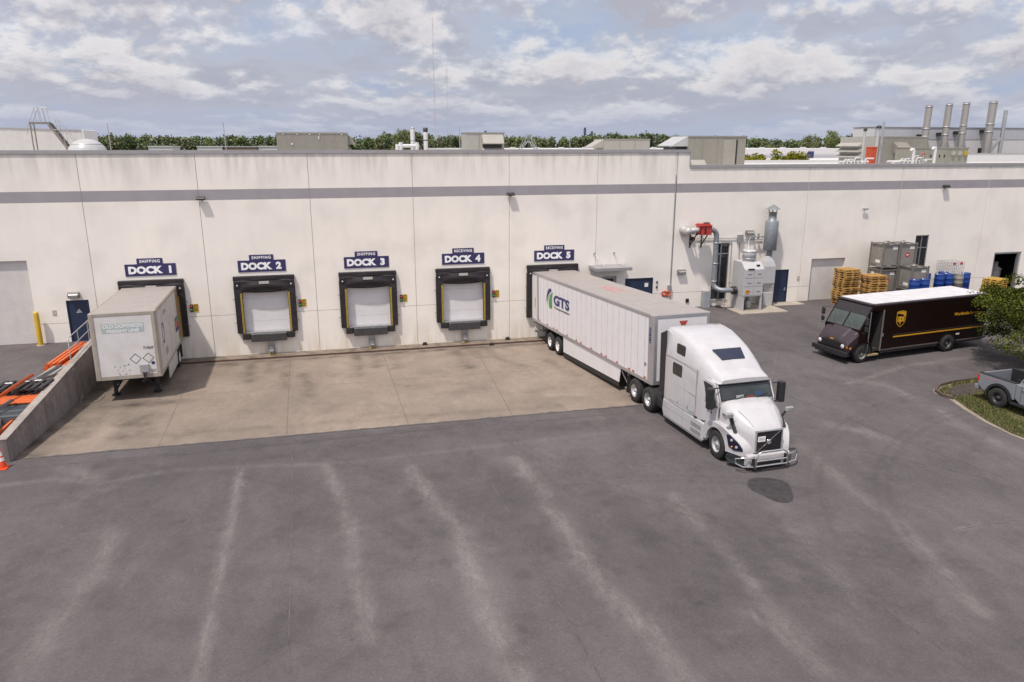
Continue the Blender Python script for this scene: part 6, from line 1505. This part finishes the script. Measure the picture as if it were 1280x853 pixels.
# plant on the right part of the roof
t, hx, H = hvac('big grey air handler behind the orange duct on the right roof', 49.2, 54.2, 18, 22, 12.1, HVAC, 4)
b = MB(); b.box(-hx-1.7, -hx-.02, .3, 3.4, .25, H-.05); b.build('side_section', HVACL, t, bevel=.01)
b = MB()
for z in (H-.55, H-1.05, H-1.55): b.prism([(-hx-1.7, z), (-hx-2.2, z-.28), (-hx-2.2, z-.34), (-hx-1.7, z-.34)], 'y', .3, 3.3)
b.build('louvre_hood', HVACL, t)
b = MB(); b.prism([(0, H-.5), (-1.2, H-1.3), (-1.2, H-1.4), (0, H-1.45)], 'x', -1.2, .2); b.build('front_hood', HVAC, t)
t, hx, H = hvac('long low olive-grey unit along the right parapet', 44.0, 49.0, 8, 10, 11.15, mat('hvac_olive', (.26,.25,.205), .55, var=.06, streak=.3), 5)
for x in (1.05, 1.65, 2.2):
    b = MB(); b.box(x-.16, x+.10, -.14, 0, H-.6, H-.28); b.box(x+.12, x+.26, -.08, 0, H-.5, H-.36); b.build('control_box', GOLDY if x > 2 else HVACL, t)
b = MB()
for x in (-1.7, -1.0, -.2, .25): b.box(x, x+.08, -.05, 0, H-.75, H-.55)
b.build('latch', BRONZE, t)
o = MB(); o.box(-.27, .27, -.27, .27, 0, 1.8); o.box(-.30, .30, -.30, .30, 1.70, 1.78)
tag(o.build('orange_duct', mat('orange_duct_paint', (.42,.06,.018), .5, var=.08), loc=(40.15, 8, RZ), bevel=.02), 'upright orange-red duct on the right roof', 'duct')
for i, (x, y, z, r, l) in enumerate(((41.0, 10, 12.6, .09, 'left slim capped flue beside the orange duct'), (42.2, 10, 12.8, .12, 'right slim capped flue behind the orange duct'))):
    t = thing('flue_pipe', l, 'flue', (x, y, RZ), group='slim capped flues')
    b = MB(); b.cyl((0, 0, 0), (.0, 0, z-RZ-.1), r, n=14); b.build('pipe', DUCTL, t)
    b = MB(); b.lathe([(r*1.6, z-RZ-.22), (r*1.6, z-RZ-.05), (r*.6, z-RZ), (0, z-RZ)], (0, 0, 0), n=14); b.build('cap', BRONZE, t)
o = MB(); o.cyl((0, 0, 0), (.05, 0, 3.7), .09, n=10)
tag(o.build('mast_pipe', STEEL, loc=(42.9, 10.4, RZ)), 'bare grey pipe mast right of the slim flues', 'pipe')
random.seed(11)
def pipes(label, x, y, n, w):
    t = thing('wrapped_pipes', label, 'pipes', (x, y, RZ))
    for i in range(n):
        px = -w/2+w*i/(n-1); b = MB(); h1 = random.uniform(.7, 1.1)
        b.tube([(px, 0, 0), (px, 0, h1-.12), (px+.1, 0, h1), (px+random.uniform(.3, .7), random.uniform(-.3, .3), h1)], .06, 8); b.build('pipe', mat('pipe_wrap', (.48,.47,.46), .6, var=.1), t)
    b = MB(); b.cyl((-w/2-.2, .3, .72), (w/2+.5, .3, .72), .08, n=8); b.cyl((-w/2, .1, .55), (w/2+.8, .1, .5), .07, n=8); b.build('header', FARW, t)
    return t
pipes('tangle of white wrapped pipes left of the orange duct', 37.6, 6.5, 7, 1.8)
t = pipes('tangle of white wrapped pipes right of the orange duct', 42.5, 6.8, 9, 2.8)
for x, z, l in ((42.7, 1.6, 'tall white gooseneck pipe among the wrapped pipes'), (44.6, 1.7, 'tall white gooseneck pipe at the end of the olive unit')):
    o = MB(); o.tube([(0, 0, 0), (0, 0, z-.15), (-.05, 0, z), (-.2, 0, z+.02), (-.25, 0, z-.1)], .11, 8)
    tag(o.build('gooseneck_pipe', FARW, loc=(x, 6.6, RZ)), l, 'pipe', 'white goosenecks')
o = thing('roof_valve', 'small red valve wheel among the white pipes', 'valve', (43.6, 6.6, RZ))
b = MB(); b.lathe([(.10, -.03), (.15, 0), (.10, .03)], (0, 0, 1.25), 'y', 14); b.build('wheel', RED, o)
b = MB(); b.cyl((0, 0, 0), (0, 0, 1.2), .06); b.build('stem', STEEL, o)
b = MB(); b.box(74.5, 103.6, 34, 34.3, 9.4, 10.35); b.build('roof_curb', FARW, WH)
b = MB(); b.box(74.4, 103.7, 33.95, 34.35, 10.351, 10.44); b.build('roof_curb_coping', COPING, WH)
# building with grey band, stacks in front of it
t = thing('plant_building', 'white plant building with grey metal band behind the four stacks', 'building', (69.6, 45.2, 0))
b = MB(); b.box(0, 60, 0, 3, 0, 12.1); b.build('lower_wall', FARW, t)
b = MB(); b.box(-.02, .9, -.05, 3, 12.1, 13.60); b.build('end_panel', FARW, t)
b = MB()
for i in range(9): b.box(.92+2.9*i, .90+2.9*(i+1), -.04, 2.9, 12.12, 13.62)
b.build('band', FARG, t)
b = MB(); b.box(27.03, 60, -.05, 3, 12.1, 13.62); b.build('end_panel', FARW, t)
b = MB(); b.box(-.1, 60, -.12, 3.1, 13.63, 13.72); b.build('coping', COPING, t)
for x in (17.8, 18.75, 27.0, 27.9):
    b = MB(); b.box(x, x+.85, -.03, .0, 10.2, 11.0); b.build('window', GLASS, t)
    b = MB(); b.box(x-.06, x+.91, -.05, -.03, 10.12, 10.2); b.build('sill', FARG, t)
for i, (x, z, l) in enumerate(((76.5, 16.36, 'leftmost of the four steel stacks'), (79.6, 16.6, 'second steel stack from the left, with a dark bracket'), (82.3, 16.8, 'third steel stack from the left'), (86.6, 17.0, 'rightmost and widest of the four steel stacks'))):
    r = .42 if i < 3 else .50; x += .55
    t = thing('steel_stack', l+' before the white plant building', 'chimney', (x, 43.6, 0), group='steel stacks')
    b = MB(); b.cyl((0, 0, 0), (0, 0, z), r, n=22); b.build('shaft', mat('stack_steel_%d' % i, (.40,.375,.345), .35, metal=.6, var=.12, scale=2, sxyz=(1, 1, .12)), t)
    for q in (z-.15, z-2.9, z-3.9):
        b = MB(); b.lathe([(r, q-.07), (r*1.12, q-.07), (r*1.12, q+.07), (r, q+.07)], (0, 0, 0), n=22); b.build('ring', STEEL, t)
    b = MB(); b.lathe([(r*.85, z-.5), (r*.85, z+.02), (r*1.0, z+.02)], (0, 0, 0), n=22); b.build('mouth', BRONZE, t)
    b = MB(); b.box(.0, r+.3, .3, 1.6, z-4.0, z-3.6); b.build('support', BRONZE, t)
t = thing('braced_pole', 'slim braced steel pole right of the four stacks', 'pole', (89.2, 43.4, 0))
b = MB(); b.cyl((0, 0, 0), (0, 0, 15.9), .24, n=14); b.build('pole', STEEL, t)
b = MB(); b.bar((-2.0, 0, 10), (0, 0, 12.4), .26); b.build('brace', STEEL, t)
# far white warehouse and small far buildings
t = thing('far_warehouse', 'long low white warehouse seen beyond the roof, with thin grey stripe', 'building', (22, 70, 0))
b = MB(); b.box(0, 78, 0, 60, 0, 10.85); b.build('wall', FARW, t)
b = MB(); b.box(-.05, 78.05, -.06, 0, 9.62, 9.95); b.build('stripe', FARG, t)
b = MB(); b.box(56.2, 57.3, -.12, -.06, 9.4, 10.4); b.build('blue_sign', INK, t)
b = MB()
for i in range(20): b.box(2+3.9*i, 2.6+3.9*i, 2, 2.8, 10.85, 11.1)
b.build('roof_vent', FARW, t)
b = MB(); b.box(32.5, 78, -14, -.1, 0, 9.3); b.build('annex', FARW, t)
for i, (x, w, z, l) in enumerate(((-49.5, 6.6, 11.35, 'small far white building at the left among the trees'), (-36.5, 7.0, 11.3, 'far white building left of the brown one'), (-29.3, 9.5, 11.25, 'far low brown building between two white ones'), (-19.6, 6.5, 11.35, 'far white building left of the long air handler'), (1.5, 5, 11.3, 'far white building right of the long air handler'))):
    t = thing('far_building', l, 'building', (x, 200+i*2, 0), group='far low buildings')
    b = MB(); b.box(0, w, 0, 12, 0, z-.25); b.build('wall', FARW if i != 2 else mat('far_brown', (.20,.15,.12), .8), t)
    b = MB(); b.box(-.2, w+.2, -.2, 12.2, z-.25, z); b.build('roof', FARW if i != 2 else FARG, t)
for x, y, h, l in ((92, 600, 112, 'tall red and white radio mast'), (102.8, 600, 74, 'shorter pale radio mast right of the red and white one')):
    t = thing('radio_mast', l, 'mast', (x, y, 0), group='radio masts')
    n = 12
    for i in range(n):
        b = MB(); z0, z1 = h*i/n, h*(i+1)/n; r = .5
        P = [(r*cos(a), r*sin(a)) for a in (0.3, 2.4, 4.5)]
        for p in P: b.bar((*p, z0), (*p, z1), .07)
        for k in range(4):
            za, zb_ = z0+(z1-z0)*k/4, z0+(z1-z0)*(k+1)/4
            for a_, c_ in ((0, 1), (1, 2), (2, 0)): b.bar((*P[a_], za), (*P[c_], zb_), .05)
        b.build('lattice_section', (mat('mast_red', (.55,.30,.30), .6) if i % 2 else FARW) if h > 100 else FARW, t)
for x, h, l in ((224.5, 27.2, 'taller blue tower on the horizon'), (231, 24, 'shorter blue tower on the horizon'), (135, 24, 'thin dark tower on the horizon right of the hooded unit')):
    t = thing('far_tower', l, 'tower', (x, 600, 0), group='far towers')
    b = MB(); b.cyl((0, 0, 0), (0, 0, h*.8), 1.0, .8, n=12); b.build('shaft', mat('tower_blue', (.10,.13,.24), .6), t)
    b = MB(); b.cyl((0, 0, h*.8), (0, 0, h), 1.2, 1.0, n=12); b.build('head', mat('tower_blue_dark', (.06,.08,.16), .6), t)

# ------------------------------------------------------------------ trees
def leafmat(name, col, var=.3):
    m = mat(name, col, .6, var=var, scale=1.2); b = m.node_tree.nodes['Principled BSDF']
    b.inputs['Specular IOR Level'].default_value = .08; b.inputs['Roughness'].default_value = .85
    return m
def leaves(b, c, rad, n, size, nm=3, core=.55, flat=0.):
    c = Vector(c)
    for i in range(n):
        while True:
            p = Vector((random.uniform(-1, 1), random.uniform(-1, 1), random.uniform(-1, 1)))
            if p.length < 1 and p.length > core*random.random(): break
        q = c+Vector((p.x*rad[0], p.y*rad[1], p.z*rad[2]))
        leaf(b, q, size*random.uniform(.6, 1.35), random.randrange(nm), flat)
def leaf(b, q, s, m, flat=0.):
    n = Vector((random.gauss(0, 1), random.gauss(0, 1), random.gauss(0, 1)+flat)).normalized()
    u = n.orthogonal().normalized(); u.rotate(Matrix.Rotation(random.uniform(0, 6.28), 3, n)); v = n.cross(u)
    b.face([q-u*s*.5, q-v*s*.27, q+u*s*.5, q+v*s*.27], m)
LEAF = [leafmat('leaf_dark', (.030,.040,.008)), leafmat('leaf_mid', (.062,.075,.012)), leafmat('leaf_light', (.12,.13,.022))]
BARK = mat('bark', (.10,.08,.06), .9, var=.25, scale=8, bump=.5)
random.seed(21)
tr = thing('tree', 'broad leafy tree whose crown enters from the right edge above the pickup', 'tree', (32.7, -16.0, Gz(32.7, -16.0)))
limbs = MB(); cr = MB()
limbs.tube([(0, 0, -.1), (.05, 0, .8), (-.05, .05, 1.6), (0, 0, 2.3)], [.20, .16, .14, .12], 10)
for i in range(40):
    a = 2*pi*i/30*2.39+random.uniform(-.2, .2); R = random.uniform(2.2, 5.7); z1 = random.uniform(2.0, 3.9) if R < 4 else random.uniform(1.35, 3.0)
    tip = Vector((R*cos(a), R*sin(a)*.85, z1)); mid = Vector((R*.45*cos(a+.15), R*.4*sin(a+.15), 1.6+(z1-1.4)*.75))
    s0 = Vector((0, 0, random.uniform(1.5, 2.3)))
    limbs.tube([s0, s0.lerp(mid, .5)+Vector((0, 0, .1)), mid, mid.lerp(tip, .55)+Vector((0, 0, .12)), tip], [.07, .05, .04, .025, .008], 6)
    for k in range(11):
        u = random.uniform(.35, 1.05); c = (s0.lerp(mid, u*2) if u < .5 else mid.lerp(tip, u*2-1))+Vector((random.gauss(0, .35), random.gauss(0, .35), random.gauss(0, .2)))
        leaves(cr, c, (.50, .46, .28), 260, .10, 3, .2, .6)
limbs.build('trunk', BARK, tr); cr.build('crown', LEAF, tr, fix=False)
# twigs that reach out to the left over the lane
# yellow-green trees beyond the roof
YG = [leafmat('leaf_yellow_dark', (.12,.125,.012)), leafmat('leaf_yellow', (.20,.19,.014)), leafmat('leaf_yellow_light', (.29,.27,.03))]
for i, (x, z, r, l) in enumerate(((52.6, 10.0, 1.3, 'leftmost yellow-green tree top behind the right parapet'), (54.6, 10.05, 1.4, 'second yellow-green tree top behind the right parapet'), (57.2, 10.3, 1.5, 'brightest yellow-green tree top in the middle behind the right parapet'), (59.3, 9.95, 1.2, 'rightmost yellow-green tree top behind the right parapet'))):
    t = thing('tree', l, 'tree', (x, 45, 0), group='yellow-green trees behind the parapet')
    b = MB(); b.tube([(0, 0, 0), (.1, 0, 4), (0, .1, z-1)], [.16, .12, .05], 8)
    for k in range(10):
        a = k*2.4; b.tube([(0, .05, z-3+.15*k), (r*.7*cos(a), r*.7*sin(a), z-1.8+.15*k)], [.05, .02], 5)
    b.build('trunk', BARK, t)
    b = MB()
    for k in range(26):
        a = random.uniform(0, 6.28); q = r*sqrt(random.random()); leaves(b, (q*cos(a), q*sin(a), z-.65+random.gauss(0, .45)-.25*q), (.55, .5, .5), 110, .24, 3, .2)
    b.build('crown', YG, t, fix=False)
# wooded skyline
FL = [leafmat('hazed_wood_dark', (.105,.13,.075), .2), leafmat('hazed_wood_mid', (.135,.165,.08), .2), leafmat('hazed_wood_light', (.185,.215,.085), .2), leafmat('hazed_wood_brown', (.175,.17,.10), .2)]  # leaf tones lightened; distance haze is put into the colour
b = MB(); random.seed(5)
HP = [(-260, 16), (-93, 16.2), (-60, 15.8), (0, 15.2), (20, 15.3), (30, 17.5), (42, 18.2), (50, 16), (66, 16.3), (92, 15.6), (120, 15.4), (136, 17.2), (160, 17.8), (172, 17.2), (190, 16.2), (206, 16.4), (222, 15.6), (236, 14.2), (255, 14.3), (266, 15.0), (280, 15.2), (330, 16), (520, 16.5)]
def hprof(x):
    return hraw(x)+.5
def hraw(x):
    for (a, p), (c, q) in zip(HP, HP[1:]):
        if a <= x <= c: return p+(q-p)*(x-a)/(c-a)
    return 16
x = -250
while x < 500:
    for row in range(3):
        X = x+random.uniform(-2, 2); y = 330+row*14+random.uniform(-4, 4); H = hprof(X*330/y)*random.uniform(.90, 1.02)*(1+.02*row); r = random.uniform(2.8, 4.4)
        b.cyl((X, y, 0), (X, y, H*.8), .25, .1, n=5, m=3)
        tone = random.choice((0, 0, 1, 1, 1, 2, 3)); pine = random.random() < .3
        for k in range(22 if row else 34):
            v = random.random(); zc = H*(.30+.64*v); rr = r*(1-.75*max(0, v-.35)) if not pine else r*.7*(1-v*.8)
            a = random.uniform(0, 6.28); q = rr*random.random()
            c = Vector((X+q*cos(a), y+q*sin(a), zc))
            for _ in range(16):
                p = c+Vector((random.gauss(0, .75), random.gauss(0, .75), random.gauss(0, .55)))
                leaf(b, p, random.uniform(.8, 1.6), tone if random.random() < .7 else random.randrange(3))
    x += random.uniform(2.6, 4.2)
b2 = b.build('woodland', FL, fix=False)
tag(b2, 'dark green woodland forming the skyline beyond the roofs', 'woodland', kind='stuff')
for i, (x, y, z, r, tone, l) in enumerate(((241, 282, 18.3, 5.2, (1, 2, 2), 'large bright green tree on the skyline left of the right roof plant'), (229.5, 285, 16.5, 5.5, (1, 2, 3), 'broad olive tree on the skyline, left neighbour of the bright green tree'), (252.5, 284, 17.0, 3.0, (0, 0, 1), 'small dark round tree on the skyline beside the air handler'), (35.5, 300, 18.0, 5.5, (1, 2, 3), 'tall light green tree on the skyline behind the white vent stacks'))):
    t = thing('tree', l, 'tree', (x, y, 0), group='larger trees on the skyline')
    b = MB(); b.cyl((0, 0, 0), (0, 0, z*.7), .4, .15, n=8); b.build('trunk', BARK, t)
    b = MB()
    for k in range(60):
        a = random.uniform(0, 6.28); v = random.random(); q = r*sqrt(random.random())*(1-.5*abs(v-.35)); c = Vector((q*cos(a), q*sin(a), z*.42+(z*.55)*v))
        for _ in range(40): leaf(b, c+Vector((random.gauss(0, .8), random.gauss(0, .8), random.gauss(0, .6))), random.uniform(.5, 1.0), random.choice(tone))
    b.build('crown', FL, t, fix=False)

# ------------------------------------------------------------------ sky, sun, camera
SUNV = Vector((-.37, -.31, 1)).normalized()
w = bpy.data.worlds.new('World'); SC.world = w; w.use_nodes = True; nt = w.node_tree; nt.nodes.clear()
out = nd(nt, 'ShaderNodeOutputWorld'); sky = nd(nt, 'ShaderNodeTexSky'); sky.sky_type = 'NISHITA'; sky.sun_disc = False
sky.sun_elevation = math.asin(SUNV.z); sky.sun_rotation = atan2(SUNV.x, SUNV.y); sky.air_density = 1.0; sky.dust_density = .3; sky.ozone_density = 4
bg1 = nd(nt, 'ShaderNodeBackground'); bg1.inputs[1].default_value = .10; nt.links.new(sky.outputs[0], bg1.inputs[0])
tc = nd(nt, 'ShaderNodeTexCoord'); sp = nd(nt, 'ShaderNodeSeparateXYZ'); nt.links.new(tc.outputs['Generated'], sp.inputs[0])
def mth(op, a, c=None, clamp=False):
    x = nd(nt, 'ShaderNodeMath', operation=op); x.use_clamp = clamp
    for i, q in enumerate((a, c)):
        if q is None: continue
        if hasattr(q, 'node'): nt.links.new(q, x.inputs[i])
        else: x.inputs[i].default_value = q
    return x.outputs[0]
def mrg(s, a, c, lo, hi, smooth=True):
    r = nd(nt, 'ShaderNodeMapRange'); r.interpolation_type = 'SMOOTHSTEP' if smooth else 'LINEAR'
    r.inputs[1].default_value = a; r.inputs[2].default_value = c; r.inputs[3].default_value = lo; r.inputs[4].default_value = hi
    nt.links.new(s, r.inputs[0]); return r.outputs[0]
zz = mth('MULTIPLY', mth('SQRT', mth('MAXIMUM', sp.outputs[2], 0.)), 1.5)
def dens(dz, sc, det, seed, rough=.55, zs=1.):
    cb_ = nd(nt, 'ShaderNodeCombineXYZ'); nt.links.new(sp.outputs[0], cb_.inputs[0]); nt.links.new(sp.outputs[1], cb_.inputs[1])
    nt.links.new(mth('ADD', mth('MULTIPLY', zz, zs), dz+seed), cb_.inputs[2])
    n = nd(nt, 'ShaderNodeTexNoise'); n.inputs['Scale'].default_value = sc; n.inputs['Detail'].default_value = det; n.inputs['Roughness'].default_value = rough
    nt.links.new(cb_.outputs[0], n.inputs['Vector']); return n.outputs['Fac']
def cmix(f, A, B):
    x = nd(nt, 'ShaderNodeMix'); x.data_type = 'RGBA'; nt.links.new(f, x.inputs[0])
    for i, q in ((6, A), (7, B)):
        if hasattr(q, 'node'): nt.links.new(q, x.inputs[i])
        else: x.inputs[i].default_value = (*q, 1)
    return x.outputs[2]
SEED = 5.2
big = dens(0, 2.6, 3, SEED+11, zs=1.6)                      # where cloud gathers
lay = dens(0, 5.0, 9, SEED+3, .55, 1.5)                     # soft grey layers behind
d0 = dens(0, 8.5, 12, SEED, .60, .9); d1_ = dens(.022, 8.5, 12, SEED, .60, .9); d2_ = dens(.07, 8.5, 4, SEED, .60, .9)
cov = mth('MULTIPLY', mth('SUBTRACT', big, .5), .55)
soft = mrg(mth('ADD', lay, mth('MULTIPLY', cov, .6)), .32, .50, 0, 1)
puff = mrg(mth('ADD', d0, cov), .40, .55, 0, 1)           # crisp cumulus heads
top = mrg(mth('ADD', mth('MULTIPLY', mth('SUBTRACT', d0, d1_), 2.2), mth('MULTIPLY', mth('SUBTRACT', d0, d2_), 1.5)), -.16, .24, 0, 1, False)
core = mrg(mth('ADD', d0, cov), .52, .72, 0, .55)            # thick middles are greyer
blue = (.455, .515, .69)
c1 = cmix(mrg(lay, .40, .62, 0, 1), (.59,.59,.67), (.475,.475,.565))
c2 = cmix(mth('SUBTRACT', top, core, True), (.52,.52,.60), (.86,.84,.86))
cs = cmix(soft, blue, c1)
cs = cmix(puff, cs, c2)
hz = mrg(sp.outputs[2], .0, .085, .8, 0)
cs = cmix(hz, cs, (.47,.53,.70))
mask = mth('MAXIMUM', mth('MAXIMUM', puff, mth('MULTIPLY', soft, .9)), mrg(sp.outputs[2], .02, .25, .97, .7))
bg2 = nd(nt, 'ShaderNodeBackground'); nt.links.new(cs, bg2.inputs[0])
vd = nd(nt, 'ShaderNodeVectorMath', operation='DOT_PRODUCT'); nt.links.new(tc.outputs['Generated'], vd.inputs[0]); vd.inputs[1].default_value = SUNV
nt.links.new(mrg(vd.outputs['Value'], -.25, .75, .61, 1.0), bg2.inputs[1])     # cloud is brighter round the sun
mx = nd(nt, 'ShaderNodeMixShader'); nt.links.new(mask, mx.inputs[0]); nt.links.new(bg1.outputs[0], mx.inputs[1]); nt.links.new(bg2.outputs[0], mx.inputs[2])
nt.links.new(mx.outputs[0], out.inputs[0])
ld = bpy.data.lights.new('sun', 'SUN'); ld.energy = 2.8; ld.angle = radians(2.0); ld.color = (1, .92, .83)
lo = bpy.data.objects.new('sun', ld); COL.objects.link(lo); lo.rotation_euler = SUNV.to_track_quat('Z', 'Y').to_euler(); lo.location = SUNV*80
cd = bpy.data.cameras.new('camera'); co = bpy.data.objects.new('camera', cd); COL.objects.link(co)
cd.sensor_width = 36; cd.lens = 36*924.014/1280; cd.clip_end = 5000; cd.clip_start = .1
co.location = (0, -41.424, 11.224); co.rotation_euler = (pi/2-.25752, 0, -.242117)
SC.camera = co
SC.view_settings.view_transform = 'Standard'; SC.view_settings.look = 'None'; SC.view_settings.gamma = 1; SC.view_settings.exposure = .52
SC.view_settings.use_curve_mapping = False
SC.cycles.max_bounces = 6
